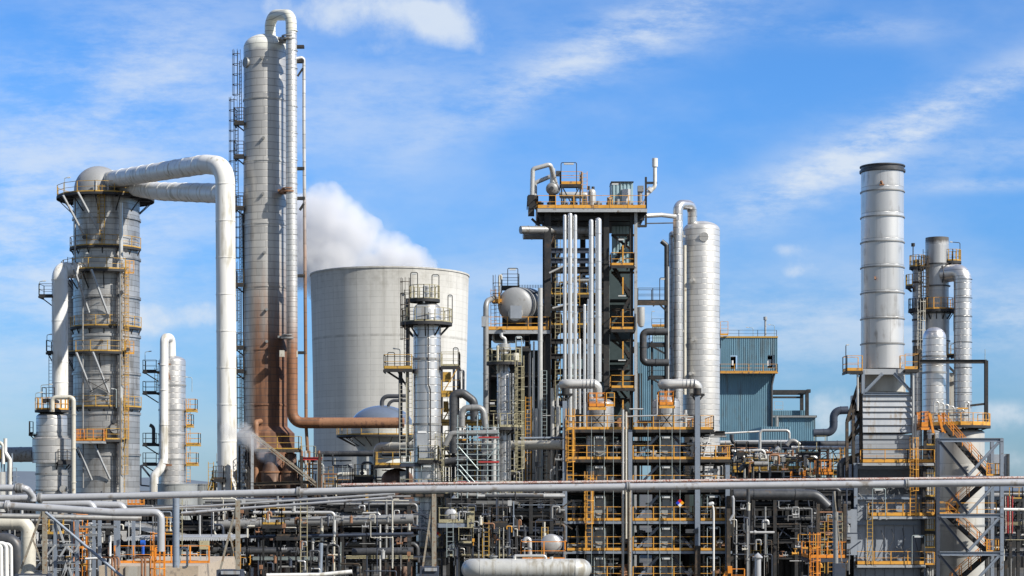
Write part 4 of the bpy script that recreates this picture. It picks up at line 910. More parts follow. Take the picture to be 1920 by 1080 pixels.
def roof_items():
    Y = 168; s = S(Y)
    pipe_thing('roof_pipe', [(997, 392, 167), (999, 317, 167), (1032, 308, 167), (1042, 345, 168)], 4.4, 'pipe_light', 'pale pipe loop standing on the roof deck left end', 'pipe', bend=6, joints=0)
    pipe_thing('roof_pipe', [(1003, 392, 168.5), (1003, 343, 168.5), (1034, 330, 168.5)], 4, 'pipe_light', 'lower pale pipe branch inside the roof loop', 'pipe', bend=6)
    d = Thing('drum', 'small round grey drum on the roof deck under the pipe loop', 'drum', tuple(P(1035, 388, Y)))
    d.part('shell', MB().capsule(P(1035, 354, Y - 1), P(1040, 354, Y + 5), 11.5 * s, .5, 28), 'pipe_grey'); d.part('nozzle', MB().cyl(P(1034.6, 353, Y - 1.3), P(1034.5, 353, Y - 1.7), .18), 'pipe_dark')
    d.part('saddle', MB().box(X(1029, Y), X(1042, Y), Y - .6, Y + .2, Z(389, Y), Z(362, Y)), 'steel_dark'); d.part('inlet_pipe', MB().cyl(P(1036, 345, Y - .2), P(1036, 316, Y - .2), 5 * s), 'pipe_light'); d.part('valve_box', MB().box(X(1042, Y), X(1051, Y), Y - .5, Y, Z(331, Y), Z(322, Y)), 'pipe_dark')
    h = Thing('heat_exchanger', 'silver horizontal tank behind the roof deck trestle', 'tank', tuple(P(1070, 388, Y + 2))); h.part('shell', MB().capsule(P(1052, 366, Y + 3), P(1098, 366, Y + 3), 6.5 * s, .6, 20), 'pipe_light'); h.part('saddle', MB().box(X(1056, Y), X(1059, Y), Y + 2.8, Y + 3.2, Z(389, Y), Z(368, Y)), 'steel_dark')
    v = Thing('vent_drum', 'upright pale drum on the roof deck beside the orange ladder', 'drum', tuple(P(1110, 388, Y))); vessel(v, 1110, 7.5, 362, 390, Y, 'pipe_light', dome=8, seg=24); v.part('nozzle', MB().cyl(P(1104, 356, Y), P(1104, 349, Y), .12).cyl(P(1112, 355, Y), P(1112, 350, Y), .14), 'pipe_dark')
    c = Thing('cabin', 'small pale blue corrugated cabin with white door on the roof deck', 'cabin', tuple(P(1168, 390, Y + 2)))
    c.part('wall', MB().sheet(X(1148, Y), X(1189, Y), Y + 1.5, Z(390, Y), Z(337, Y), .32, .08).box(X(1148, Y), X(1189, Y), Y + 1.55, Y + 4, Z(390, Y), Z(338, Y)), 'blue_pale')
    c.part('door', MB().box(X(1168, Y), X(1184, Y), Y + 1.3, Y + 1.4, Z(389, Y), Z(350, Y)), 'sign_white'); c.part('roof', MB().box(X(1147, Y), X(1190, Y), Y + 1.3, Y + 4.1, Z(337, Y), Z(335.5, Y)), 'steel_dark')
    t = Thing('vent_stack', 'white vent pipe with thick top rising from the roof deck right end', 'vent', tuple(P(1213, 388, Y)))
    t.part('pipe_wall', MB().tube([P(1211, 366, Y - .5), P(1228, 350, Y - .5), P(1228, 310, Y - .5)], 3.7 * s, bend=.5), 'white'); t.part('cap', MB().cyl(P(1228, 313, Y - .5), P(1228, 297, Y - .5), 5.4 * s, seg=20).cyl(P(1217, 358, Y - .5), P(1221, 353, Y - .5), 6 * s, seg=16), 'white'); t.part('clamp', MB().beam(P(1211, 343, Y - .5), P(1232, 343, Y - .5), .2), 'steel_dark')
    e = Thing('motor', 'small dark motor on the roof deck right corner', 'motor', tuple(P(1200, 388, Y - .5))); e.part('body', MB().cyl(P(1200, 388, Y - .3), P(1200, 352, Y - .3), .22).box(X(1195, Y), X(1206, Y), Y - .6, Y, Z(361, Y), Z(350, Y)), 'pipe_grey')
    rd = random.Random(4)
    for k in range(9):
        x = 1014 + k * 21 + rd.uniform(-4, 4); q = P(x, 389, Y - .3)
        b = MB().cyl(q, q + Vector((0, 0, rd.uniform(.5, .9))), rd.uniform(.12, .25)); b.cyl(q + Vector((-.3, 0, .35)), q + Vector((.35, 0, .35)), .1)
        solo('valve', b, rd.choice(['pipe_dark', 'pipe_dark', 'pipe_grey']), 'small valve on the roof deck behind the orange railing', 'valve', 'valves on the roof deck')
roof_items()
def tower_items():
    for (x, py, h, r, mt, lab) in ((1090, 552, 34, 6, 'pipe_grey', 'grey upright pot on the upper yellow floor of the dark tower'), (1104, 552, 26, 4, 'pipe_light', 'small pale pot beside the grey one in the dark tower'), (1048, 552, 22, 7, 'pipe_dark', 'squat dark drum on the upper yellow floor'), (1090, 609, 30, 7, 'pipe_grey', 'grey drum on the lower yellow floor of the dark tower'), (1048, 609, 28, 6, 'pipe_rust', 'brownish drum on the lower yellow floor'), (1112, 609, 20, 5, 'pipe_light', 'pale pot on the lower yellow floor')):
        Y = 169; q = P(x, py, Y); q.z = Z(py, 166.4); t = Thing('equipment_pot', lab, 'vessel', q); s_ = S(Y)
        t.part('shell', MB().lathe([(r * s_, q.z), (r * s_, q.z + h * s_ * .8), (r * s_ * .7, q.z + h * s_ * .93), (.001, q.z + h * s_)], q.x, Y, 20), mt); t.part('outlet_pipe', MB().tube([q + Vector((0, -.2, h * s_ * .95)), q + Vector((0, -.2, h * s_ * 1.25)), q + Vector((.9, -.2, h * s_ * 1.25))], .09, bend=.2, seg=8), 'pipe_light')
    pipe_thing('header_pipe', [(1070, 525, 166.5), (1108, 525, 166.5)], 5, 'pipe_light', 'pale square ended header across the dark tower behind the silver pipes', 'pipe')
    pipe_thing('header_pipe', [(1036, 757, 163), (1060, 757, 163)], 5, 'steel_navy', 'navy stub header beside the left silver header', 'pipe')
    pipe_thing('sloping_pipe', [(1030, 512, 165), (1075, 490, 165)], 2, 'pipe_light', 'thin pale sloping pipe on the dark tower above the yellow floor', 'pipe')
    pipe_thing('sloping_pipe', [(1036, 578, 165), (1075, 568, 165)], 2, 'pipe_light', 'thin pale sloping pipe on the dark tower between the yellow floors', 'pipe')
tower_items()
pipe_thing('header_pipe', [(976, 431, 165), (1120, 432, 168)], 7.5, 'pipe_grey', 'grey pipe end poking out left under the roof deck', 'pipe', joints=1.5, jr=1.07, seg=22)
pipe_thing('header_pipe', [(981, 442, 169), (1110, 442, 170)], 7, 'pipe_grey', 'second grey pipe end lower and behind under the roof deck', 'pipe', joints=1.5, jr=1.07, seg=22)
SP = [(1059, 402, 716, 3.3, 'leftmost of the five tall silver pipes on the dark tower'), (1069, 399, 800, 4.4, 'second tall silver pipe from the left on the dark tower'), (1078.5, 402, 800, 3.6, 'middle of the five tall silver pipes on the dark tower'),
      (1108.5, 411, 800, 4.4, 'fourth tall silver pipe on the dark tower left of the fattest'), (1122, 408, 716, 6.0, 'fattest rightmost tall silver pipe on the dark tower'), (1096, 570, 800, 2.7, 'half height silver pipe left of the fourth tall one'), (1087, 635, 800, 2.5, 'shortest silver pipe between the tall ones'), (1103, 560, 800, 2.0, 'thin grey pipe hugging the fourth tall silver pipe')]
for (x, y0, y1, r, lab) in SP:
    Y = 161.5; t = Thing('silver_pipe', lab, 'pipe', tuple(P(x, y1, Y)), 'upright silver pipes on the dark tower')
    s = S(Y); mb = MB().lathe([(r * s, Z(y1, Y)), (r * s, Z(y0 + r, Y))] + [(r * s * math.cos(a), Z(y0 + r, Y) + r * s * math.sin(a)) for a in (.4, .8, 1.2, 1.57)], X(x, Y), Y, 18)
    t.part('pipe_wall', mb, 'pipe_bright', origin=(X(x, Y), Y, 0))
    j = MB()
    for py in range(int(y0) + 30, int(y1), 52): j.cyl(P(x, py, Y), P(x, py + 1, Y), r * s * 1.08, seg=16)
    t.part('joint_rings', j, 'pipe')
def uheader(x0, x1, Y, lab):
    t = Thing('header_pipe', lab, 'pipe', tuple(P((x0 + x1) / 2, 732, Y)), 'fat silver headers on posts'); s = S(Y)
    W = [P(x1 - 2, 742, Y + .6), P(x1 - 2, 720, Y + .3), P(x0, 720, Y), P(x0, 722, Y + 3.4)]
    t.part('pipe_wall', MB().tube(W, 9 * s, bend=10 * s, seg=26), 'pipe_light')
    j = MB()
    for k in range(1, 9): x = x0 + (x1 - x0) * k / 9; j.cyl(P(x, 720, Y + .15), P(x + .8, 720, Y + .15), 9.25 * s, seg=26)
    t.part('joint_rings', j, 'pipe_light')
uheader(1056, 1122, 157, 'fat silver header at the foot of the tall silver pipes')
uheader(1242, 1310, 157, 'fat silver header in front of the white column')

# ================================================================ COLUMN F + neighbours
def columnF():
    Y = 172; s = S(Y); px = 1315; cx = X(px, Y)
    t = Thing('distillation_column', 'wide near white column with a silver hooked pipe right of the dark tower', 'column', (cx, Y, 0))
    vessel(t, px, 34.5, 432, 0, Y, 'white_clad', dome=17, zbot=0)
    t.part('overhead_pipe', MB().tube([P(1298, 425, Y - .5), P(1298, 384, Y - .6), P(1271, 384, Y - 2.2), P(1271, 810, Y - 2.2)], 9.2 * s, bend=14 * s, seg=28), 'alu_bright', origin=(X(1271, Y), Y - 2.2, 0))
    t.part('manway_cover', MB().cyl(P(1320, 444, Y - 1.4), P(1320, 444, Y - 1.82), 8.5 * s, seg=28), 'white_clad', origin=tuple(P(1320, 444, Y - 1.8)))
    t.part('pipe_clamp', MB().beam(P(1258, 443, Y - 2.1), P(1284, 443, Y - 1.2), .2).beam(P(1262, 621, Y - 2.1), P(1286, 621, Y - 1.4), .2).cyl(P(1278, 445, Y - 2), P(1278, 434, Y - 2), .18), 'pipe_grey')
    t.part('side_pipe', MB().cyl(P(1284, 740, Y - 1.5), P(1284, 460, Y - 1.5), .16), 'pipe_cream')
    nz = MB()
    for (x, y) in ((1297, 525), (1300, 636), (1295, 700)): nz.cyl(P(x, y, Y - 1.2), P(x, y, Y - 2.0), .17)
    t.part('nozzle', nz, 'pipe_light')
    t2 = Thing('process_vessel', 'slim shaded vessel tucked behind the silver hooked pipe', 'vessel', (X(1266, 178), 178, 0)); vessel(t2, 1266, 12, 440, 0, 178, 'alu_dirty', dome=8, zbot=0)
columnF()
pipe_thing('vent_pipe', [(1240, 452, 170), (1250, 460, 170), (1250, 760, 170)], 4.6, 'pipe_dark', 'dark upright pipe with a cocked funnel top left of the hooked pipe', 'pipe', bend=4, joints=3)
pipe_thing('vent_pipe', [(1253, 500, 168), (1253, 745, 168)], 1.8, 'pipe_light', 'thin pale pipe in front of the dark funnel pipe', 'pipe', joints=4)
pipe_thing('roof_pipe', [(1200, 405, 167), (1240, 403, 168), (1266, 406, 169)], 4.4, 'pipe_light', 'pale horizontal pipe linking dark tower and hooked pipe', 'pipe', bend=3)
pipe_thing('tie_rod', [(1212, 419, 167), (1262, 418, 169)], 1.2, 'pipe_dark', 'thin dark line under the pale linking pipe', 'pipe')
pipe_thing('dark_duct', [(1252, 622, 167), (1206, 622, 167), (1206, 680, 167), (1254, 680, 167)], 6.8, 'pipe_dark', 'thick black pipe bracket between tower and white column', 'pipe', bend=9, joints=1.5, jr=1.15, seg=22)
solo('silencer', MB().lathe([(.01, Z(614, 165)), (5 * S(165), Z(612, 165)), (7 * S(165), Z(604, 165)), (7 * S(165), Z(576, 165)), (.01, Z(575, 165))], X(1202, 165), 165, 24), 'pipe_light', 'pale upright silencer can right of the stair shaft', 'silencer')
def bridge():
    Y = 168
    t = Thing('walkway_bridge', 'dark railed footbridge between stair shaft and white column', 'bridge', tuple(P(1222, 568, Y)))
    deckbox(t, 1196, 1252, Y, Y + 1.5, 563, 'steel_dark', 'grating', 'steel_brown', sides='fb', toe=.05, th=.4)
    t.part('brace', MB().beam(P(1236, 570, Y), P(1252, 586, Y), .14), 'steel_dark'); hoop(t, 1237, 1248, 521, 563, Y)
    t2 = Thing('stair_platform', 'small dark stair platform in front of the blue wall', 'platform', tuple(P(1235, 720, Y + 2)))
    for py in (645, 706): deckbox(t2, 1218, 1256, Y + 2, Y + 4, py, 'steel_dark', 'grating', 'steel_dark', sides='flr', toe=.1); t2.part('brace', MB().beam(P(1220, py + 3, Y + 2), P(1254, py + 22, Y + 2), .15), 'steel_dark')
    t2.part('post', MB().beam(P(1222, 910, Y + 2.2), P(1222, 640, Y + 2.2), .18).beam(P(1197, 910, Y + 2.2), P(1197, 700, Y + 2.2), .18).beam(P(1203, 910, Y + 2.2), P(1203, 700, Y + 2.2), .12), 'steel_dark')
bridge()

# ================================================================ BLUE BUILDING
def building():
    Y = 270; s = S(Y)
    t = Thing('factory_building', 'blue corrugated factory building with orange balcony behind the white column', 'building', (X(1400, Y), Y, 0))
    zt = Z(632, Y); D = 18
    def hole(x0, x1): return
    # upper block with two openings, built in strips round them
    up = MB(); y0 = Y - .5
    for (a, b, c, d) in ((1350, 1369, 700, 632), (1369, 1382, 667, 632), (1382, 1438, 700, 632), (1438, 1451, 666, 632), (1451, 1457, 700, 632), (1369, 1382, 700, 692), (1438, 1451, 700, 690)):
        up.sheet(X(a, Y), X(b, Y), y0, Z(c, Y), Z(d, Y), .27, .07)
    t.part('upper_wall', up, 'blue_sheet')
    t.part('side_wall', MB().box(X(1457, Y) - .05, X(1457, Y), y0 + .05, Y + D, Z(700, Y), zt), 'blue_sheet')
    t.part('lower_wall', MB().sheet(X(1348, Y), X(1449, Y), Y, Z(827, Y), Z(700, Y), .27, .07).box(X(1449, Y) - .05, X(1449, Y), Y + .05, Y + D, 0, Z(700, Y)), 'blue_sheet')
    t.part('base_wall', MB().box(X(1348, Y), X(1448, Y), Y + .3, Y + D, 0, Z(828, Y)), 'steel_dark')
    t.part('left_wall', MB().sheet(X(1195, Y), X(1348, Y), Y - .3, Z(860, Y), Z(642, Y), .27, .07), 'blue_sheet')
    t.part('roof', MB().box(X(1348, Y), X(1457, Y), Y, Y + D, zt - .3, zt - .05).box(X(1195, Y), X(1348, Y), Y, Y + D, Z(642, Y) - .3, Z(642, Y)), 'steel_dark')
    for a, b, c, d in ((1369, 1382, 692, 667), (1438, 1451, 690, 666)): t.part('opening', MB().box(X(a, Y), X(b, Y), Y + 1.5, Y + 1.6, Z(c, Y), Z(d, Y)), 'black')
    deckbox(t, 1350, 1458, Y - 2, Y - .6, 697, 'orange', 'grating', 'orange', sides='flr', toe=.12, sp=2.2, th=.16)
    rl = MB(); rl.rail([P(1350, 632, Y - .5), P(1456, 632, Y - .5)], h=1.0, toe=.1, sp=2.4); t.part('roof_railing', rl, 'steel_dark'); t.part('roof_edge', MB().box(X(1350, Y), X(1457.5, Y), Y - .65, Y - .53, Z(634, Y), Z(631, Y)), 'yellow')
    t.part('stair_head', MB().rail([P(1351, 629, Y - 1), P(1365, 629, Y - 1), P(1365, 629, Y + 1)], h=2.0, mid=3, toe=.3), 'orange')
    t.part('stair_head', MB().box(X(1222, Y), X(1256, Y), Y - .9, Y - .8, Z(614, Y), Z(609, Y)), 'orange'); t.part('roof_railing', MB().rail([P(1222, 612, Y - .9), P(1256, 612, Y - .9)], h=1.1, toe=.1), 'steel_dark')
    t.part('left_upper_wall', MB().sheet(X(1222, Y), X(1256, Y), Y - .8, Z(642, Y), Z(614, Y), .27, .07), 'blue_pale')
    t.part('roof_mast', MB().cyl(P(1435, 632, Y), P(1435, 595, Y), .15).cyl(P(1435, 600, Y), P(1435, 594, Y), .28), 'steel_light')
    arm_lamp(t, 1452, 632, 610, Y, -7); arm_lamp(t, 1412, 632, 615, Y, -8); arm_lamp(t, 1222, 612, 585, Y, 0.5)
    t.part('drain_pipe', MB().tube([P(1452, 700, Y - .3), P(1447, 722, Y - .3), P(1447, 860, Y - .3)], .16), 'pipe_dark')
    t.part('machine', MB().box(X(1439, Y), X(1446, Y), Y, Y + .5, Z(686, Y), Z(674, Y)).cyl(P(1373, 685, Y), P(1373, 676, Y), .2), 'sign_white')
    # annex
    a = Thing('factory_annex', 'lower dark blue annex with black steel gantry right of the blue building', 'building', (X(1490, Y), Y + 6, 0)); Y2 = Y + 6
    a.part('wall', MB().sheet(X(1449, Y2), X(1529, Y2), Y2, 0, Z(782, Y2), .27, .07).box(X(1529, Y2) - .05, X(1529, Y2), Y2 + .05, Y2 + 9, 0, Z(782, Y2)), 'blue_sheet')
    a.part('wall', MB().sheet(X(1449, Y2), X(1522, Y2), Y2 + 3, Z(782, Y2), Z(768, Y2), .27, .07), 'blue_sheet')
    a.part('roof', MB().box(X(1447, Y2), X(1531, Y2), Y2 - .3, Y2 + 9, Z(783, Y2), Z(779, Y2)), 'steel_dark')
    gb = MB()
    for dy in (2, 7):
        gb.beam(P(1451, 733, Y2) + Vector((0, dy, 0)), P(1520, 733, Y2) + Vector((0, dy, 0)), .4, .5); gb.beam(P(1517, 733, Y2) + Vector((0, dy, 0)), P(1517, 782, Y2) + Vector((0, dy, 0)), .5)
    gb.beam(P(1451, 742, Y2) + Vector((0, 5, 0)), P(1515, 742, Y2) + Vector((0, 5, 0)), .3); gb.beam(P(1517, 733, Y2 + 2), P(1517, 733, Y2) + Vector((0, 7, 0)), .5)
    a.part('gantry', gb, 'steel_dark'); a.part('railing', MB().rail([P(1452, 768, Y2 + 2), P(1468, 768, Y2 + 2)], h=1.2, toe=.1), 'steel_light')
    a.part('down_pipe', MB().cyl(P(1456, 830, Y2 - .3), P(1456, 780, Y2 - .3), .3).beam(P(1440, 781, Y2 - .4), P(1530, 781, Y2 - .4), .25), 'pipe_grey')
    b = Thing('shed', 'small pale blue corrugated shed low in front of the dark annex', 'shed', (X(1455, 250), 250, 0)); b.part('wall', MB().sheet(X(1426, 250), X(1482, 250), 250, 0, Z(800, 250), .3, .08).box(X(1426, 250), X(1482, 250), 250.06, 262, 0, Z(801, 250)), 'blue_sheet')
    c = Thing('shed', 'pale turquoise corrugated shed half behind the foreground pipe near the furnace', 'shed', (X(1548, 200), 200, 0)); c.part('wall', MB().sheet(X(1519, 200), X(1578, 200), 200, 0, Z(884, 200), .26, .07).box(X(1519, 200), X(1578, 200), 200.06, 206, 0, Z(885, 200)), 'blue_pale')
    pipe_thing('dark_duct', [(1525, 812, 245), (1563, 811, 245), (1563, 770, 245), (1590, 769, 245)], 7.5, 'steel_navy', 'thick dark blue stepped duct from annex to furnace', 'duct', bend=14, joints=1.5, jr=1.05, seg=22)
building()

# ================================================================ FRAME H
def frameH():
    Y = 150; s = S(Y); D = 9
    t = Thing('steel_structure', 'large open steel frame with orange railed floors at lower centre', 'steel frame', (X(1200, Y), Y, 0))
    for x, y0, w, mt in ((1059, 752, .36, 'steel_blue'), (1181.5, 806, .32, 'steel_blue'), (1307.5, 742, .40, 'steel_blue'), (1364, 872, .34, 'steel_blue')):
        t.part('column', MB().ibeam((X(x, Y - .25), Y - .25, 0), P(x, y0, Y - .25), w, w, .05), mt)
        t.part('column', MB().ibeam((X(x, Y) , Y + D, 0), P(x, max(y0, 806), Y) + Vector((0, D, 0)), w, w, .05), 'steel_dark')
    levels = [805, 861, 917, 976, 1032, 1088]
    for i, py in enumerate(levels):
        e = 'steel_blue' if i in (3, 4) else 'steel_dark'
        d1 = deckbox(t, 1062 + (30 if i == 0 else 0) * 0, 1177, Y, Y + D, py, 'orange', 'grating', e, sides='fl', toe=.2, sp=1.65, th=.2)
        deckbox(t, 1187, 1302, Y, Y + D, py, 'orange', 'grating', e, sides='f', toe=.2, sp=1.65, th=.2)
        deckbox(t, 1313, 1338 if i == 0 else 1371, Y, Y + D * .7, py, 'orange', 'grating', e if i else 'steel_dark', sides='flr', toe=.2, sp=1.2, th=.2)
        for dy in (2.5, 6): t.part('cross_beam', MB().ibeam(P(1058, py + 6, Y) + Vector((0, dy, 0)), P(1366, py + 6, Y) + Vector((0, dy, 0)), .25, .4), 'steel_dark')
        if i >= 1:
            py0 = levels[i - 1]
            t.part('brace', MB().beam(P(1194, py - 3, Y + 1), P(1234, py0 + 12, Y + 1), .2), 'steel_blue'); t.part('brace', MB().beam(P(1298, py - 3, Y + 1), P(1262, py0 + 12, Y + 1), .2), 'steel_navy')
            hoop(t, 1112 + (2 if i % 2 else 0), 1134, py0 + 13, py, Y + .2, 'galv', .04); hoop(t, 1238, 1260, py0 + 13, py, Y + .2, 'galv', .04)
            if i > 2: hoop(t, 1326, 1350, py0 + 12, py, Y + .2, 'galv', .04)
    # deeper solid bays: walls at the back
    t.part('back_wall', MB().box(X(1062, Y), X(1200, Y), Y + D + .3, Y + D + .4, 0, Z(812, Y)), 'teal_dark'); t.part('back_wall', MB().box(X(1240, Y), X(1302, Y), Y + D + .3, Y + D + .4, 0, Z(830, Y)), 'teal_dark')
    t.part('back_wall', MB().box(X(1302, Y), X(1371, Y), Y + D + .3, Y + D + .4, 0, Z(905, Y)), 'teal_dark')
    # upper small landings
    for (a, b, py) in ((1104, 1135, 762), (1236, 1264, 759)):
        deckbox(t, a, b, Y + .6, Y + 2.2, py, 'orange_red', 'grating', 'orange', sides='flrb', toe=.25, sp=.7, mid=2)
        t.part('trestle_leg', MB().beam(P(a + 2, py + 2, Y + .6), P(a + 2, 805, Y + .6), .1).beam(P(b - 2, py + 2, Y + .6), P(b - 2, 805, Y + .6), .1).beam(P(a + 4, 775, Y + .6), P(b - 4, 800, Y + .6), .09).beam(P(b - 4, 775, Y + .6), P(a + 4, 800, Y + .6), .09), 'steel_dark')
    t.part('railing', MB().rail([P(1137, 762, Y + 1.2), P(1152, 762, Y + 1.2)], h=1.1, mid=2, sp=.5), 'orange')
    for (x, z0, z1, m) in ((1069, 917, 806, 'orange'), (1104, 1032, 905, 'orange')): t.part('ladder', MB().ladder(X(x, Y - .5), Y - .5, Z(z0, Y), Z(z1 - (18 if z1 < 850 else 0), Y), w=.5, t=.08), m)
    t.part('ladder', MB().ladder(X(1113, Y - .3), Y - .3, Z(917, Y), Z(893, Y), w=.5, t=.08, cage=False), 'orange')
    # column heads with Y brackets
    for x in (1059, 1307):
        t.part('bracket_head', MB().beam(P(x, 755, Y - .3), P(x - 10, 740, Y - .3), .14).beam(P(x, 755, Y - .3), P(x + 12, 740, Y - .3), .14).beam(P(x - 13, 740, Y - .3), P(x + 14, 740, Y - .3), .2).cyl(P(x + 1, 740, Y - .3), P(x + 1, 728, Y - .3), .3), 'steel_dark')
    cb = MB()
    for x in (1109, 1133, 1150, 1215, 1237, 1260, 1275):
        cb.cyl(P(x, 1075, Y - .7), P(x, 772 + (x % 7) * 3, Y - .7), .02, seg=6)
    t.part('guide_cables', cb, 'galv')
    # white stair in right bay
    for i in range(3):
        a = P(1318, levels[i + 1], Y + .8); b = P(1334, levels[i], Y + .8); st = MB()
        for k in range(8): c = a + (b - a) * (k + .5) / 8; st.box(c.x - .35, c.x + .35, c.y, c.y + .9, c.z - .03, c.z + .03)
        t.part('stair_flight', st.beam(a, b, .05, .2), 'sign_white' if i < 2 else 'pipe_light')
    t.part('grey_box', MB().box(X(1284, Y), X(1308, Y), Y - .7, Y - .3, Z(999, Y), Z(992, Y)), 'pipe_dark')
    t.part('stain_column', MB().beam(P(1366, 1095, Y - .6), P(1366, 930, Y - .6), .3), 'steel_brown'); t.part('stain_column', MB().beam(P(1308, 1095, Y - .5), P(1308, 1023, Y - .5), .42), 'steel_brown')
    # reactor vessels inside
    for (px, top, lab) in ((1125, 748, 'dark insulated reactor inside the left bay of the orange railed frame'), (1249, 745, 'dark insulated reactor inside the middle bay of the orange railed frame')):
        Yv = Y + 5; v = Thing('reactor_vessel', lab, 'vessel', (X(px, Yv), Yv, 0))
        vessel(v, px, 26, top + 10, 0, Yv, 'alu_dirty', dome=12, zbot=0, bands=(790,), name='upper_shell')
        for i, py in enumerate(levels[1:]):
            b = MB(); a = P(px - 12, py - 1, Y + 1.0); c = P(px + 12, py - 40, Y + 1.0); w = (c.x - a.x)
            b.box(a.x, c.x, Y + 1.0, Y + 3.9, a.z + .3, c.z - .2); b.box(a.x + .2, c.x - .2, Y + .98, Y + 3.9, a.z, c.z)
            m_ = P(px, py - 21, Y + .9); b.cyl((m_.x, Y + .9, m_.z), (m_.x, Y + 1.0, m_.z), .45, seg=20); v.part('insulation_panel', b, 'vessel_dark')
    rd = random.Random(21)
    # small fittings on each floor
    for i, py in enumerate(levels):
        for k in range(9 if i else 5):
            x = rd.choice([rd.uniform(1066, 1105), rd.uniform(1140, 1170), rd.uniform(1190, 1232), rd.uniform(1266, 1300), rd.uniform(1340, 1362) if i else 1290]); yy = Y + rd.uniform(.5, 4)
            q = P(x, py, yy); q.z = Z(py, Y) ; h = rd.uniform(.5, 1.7); b = MB().cyl(q, q + Vector((0, 0, h)), rd.uniform(.05, .16), seg=10)
            for m in range(rd.randint(1, 3)): zz = q.z + h * rd.uniform(.3, 1); b.cyl((q.x - rd.uniform(.2, .7), q.y, zz), (q.x + rd.uniform(.2, .7), q.y, zz), rd.uniform(.05, .14), seg=10)
            b.cyl((q.x, q.y - .3, q.z + h * .7), (q.x, q.y - .36, q.z + h * .7), .2, seg=12)
            solo('valve', b, rd.choice(['pipe_dark', 'pipe_dark', 'pipe_grey', 'pipe_light', 'pipe_rust']), 'small valve assembly standing on an orange railed floor', 'valve', 'valves on the orange railed floors')
    for (x0, x1, py, r, mt, lab) in ((1080, 1100, 835, 5, 'pipe_light', 'short silver drum end on the second floor left bay'), (1150, 1222, 832, 5.5, 'pipe_light', 'pale horizontal pipe behind the twin white uprights'), (1268, 1306, 834, 4, 'pipe_light', 'pale pipe stub on the second floor middle bay'), (1062, 1175, 888, 5, 'pipe_dark', 'dark pipe under the second floor left bay'),
                                     (1190, 1300, 1003, 5, 'pipe_dark', 'dark pipe low in the middle bay'), (1064, 1110, 946, 8, 'vessel_dark', 'dark drum in the left bay behind the ladder')):
        pipe_thing('floor_pipe', [(x0, py, Y + 6), (x1, py, Y + 6)], r, mt, lab, 'pipe', joints=1.3, jr=1.1)
frameH()
pipe_thing('twin_riser', [(1168, 1100, 148.6), (1168, 768, 148.6)], 2.3, 'pipe_light', 'left one of the twin white uprights before the orange railed frame', 'pipe', joints=2.4, jr=1.2)
pipe_thing('twin_riser', [(1174, 1010, 148.8), (1174, 772, 148.8)], 1.9, 'pipe_cream', 'right one of the twin white uprights before the orange railed frame', 'pipe', joints=2.4, jr=1.2)
pipe_thing('twin_riser', [(1180.5, 1090, 148.2), (1180.5, 918, 148.2)], 3.2, 'steel_tan', 'grey brown upright just right of the twin white uprights', 'pipe', joints=5)
pipe_thing('steam_line', [(1175, 781, 148.8), (1232, 779, 148.8), (1232, 740, 148.8)], 1.3, 'pipe_light', 'thin pale line stepping up over the top floor', 'pipe', bend=3)
pipe_thing('steam_line', [(1180, 767, 149), (1206, 767, 149)], 1.5, 'pipe_light', 'short pale tube above the thin stepping line', 'pipe')
def sign(px, py, r, Y, lab):
    t = Thing('hazard_sign', lab, 'sign', tuple(P(px, py + r, Y)), 'hazard diamonds')
    c = P(px, py, Y); q = r * S(Y) * .5
    for dx, dz, mt, n in ((0, q, 'sign_red', 'red_quarter'), (-q, 0, 'sign_blue', 'blue_quarter'), (q, 0, 'sign_yellow', 'yellow_quarter'), (0, -q, 'sign_white', 'white_quarter')):
        b = MB(); pts = [(0, q * .97), (q * .97, 0), (0, -q * .97), (-q * .97, 0)]
        vs = [(c.x + dx + a, Y, c.z + dz + e) for a, e in pts] + [(c.x + dx + a, Y + .04, c.z + dz + e) for a, e in pts]
        b.add(vs, [(0, 1, 2, 3), (7, 6, 5, 4), (0, 4, 5, 1), (1, 5, 6, 2), (2, 6, 7, 3), (3, 7, 4, 0)]); t.part(n, b, mt)
    t.part('backing', MB().box(c.x - .03, c.x + .03, Y + .05, Y + .12, c.z - 2 * q - .6, c.z + 2 * q), 'galv')
sign(1275, 943, 8, 149, 'red blue yellow white hazard diamond hung in the orange railed frame')
sign(821, 1003, 6.5, 140, 'small tilted looking hazard diamond on the white upright by the left trestle')
def street_lamp():
    Y = 143; t = Thing('lamp_post', 'thin white lamp post with a small head before the right bay', 'lamp post', (X(1337, Y), Y, 0))
    t.part('pole', MB().tube([(X(1338, Y), Y, 0), P(1338, 960, Y), P(1337, 948, Y), P(1332, 945, Y)], .08, bend=.5, seg=10), 'white'); t.part('lamp_head', MB().capsule(P(1330, 946, Y), P(1336, 944, Y), .15, .8, 12), 'lamp')
street_lamp()

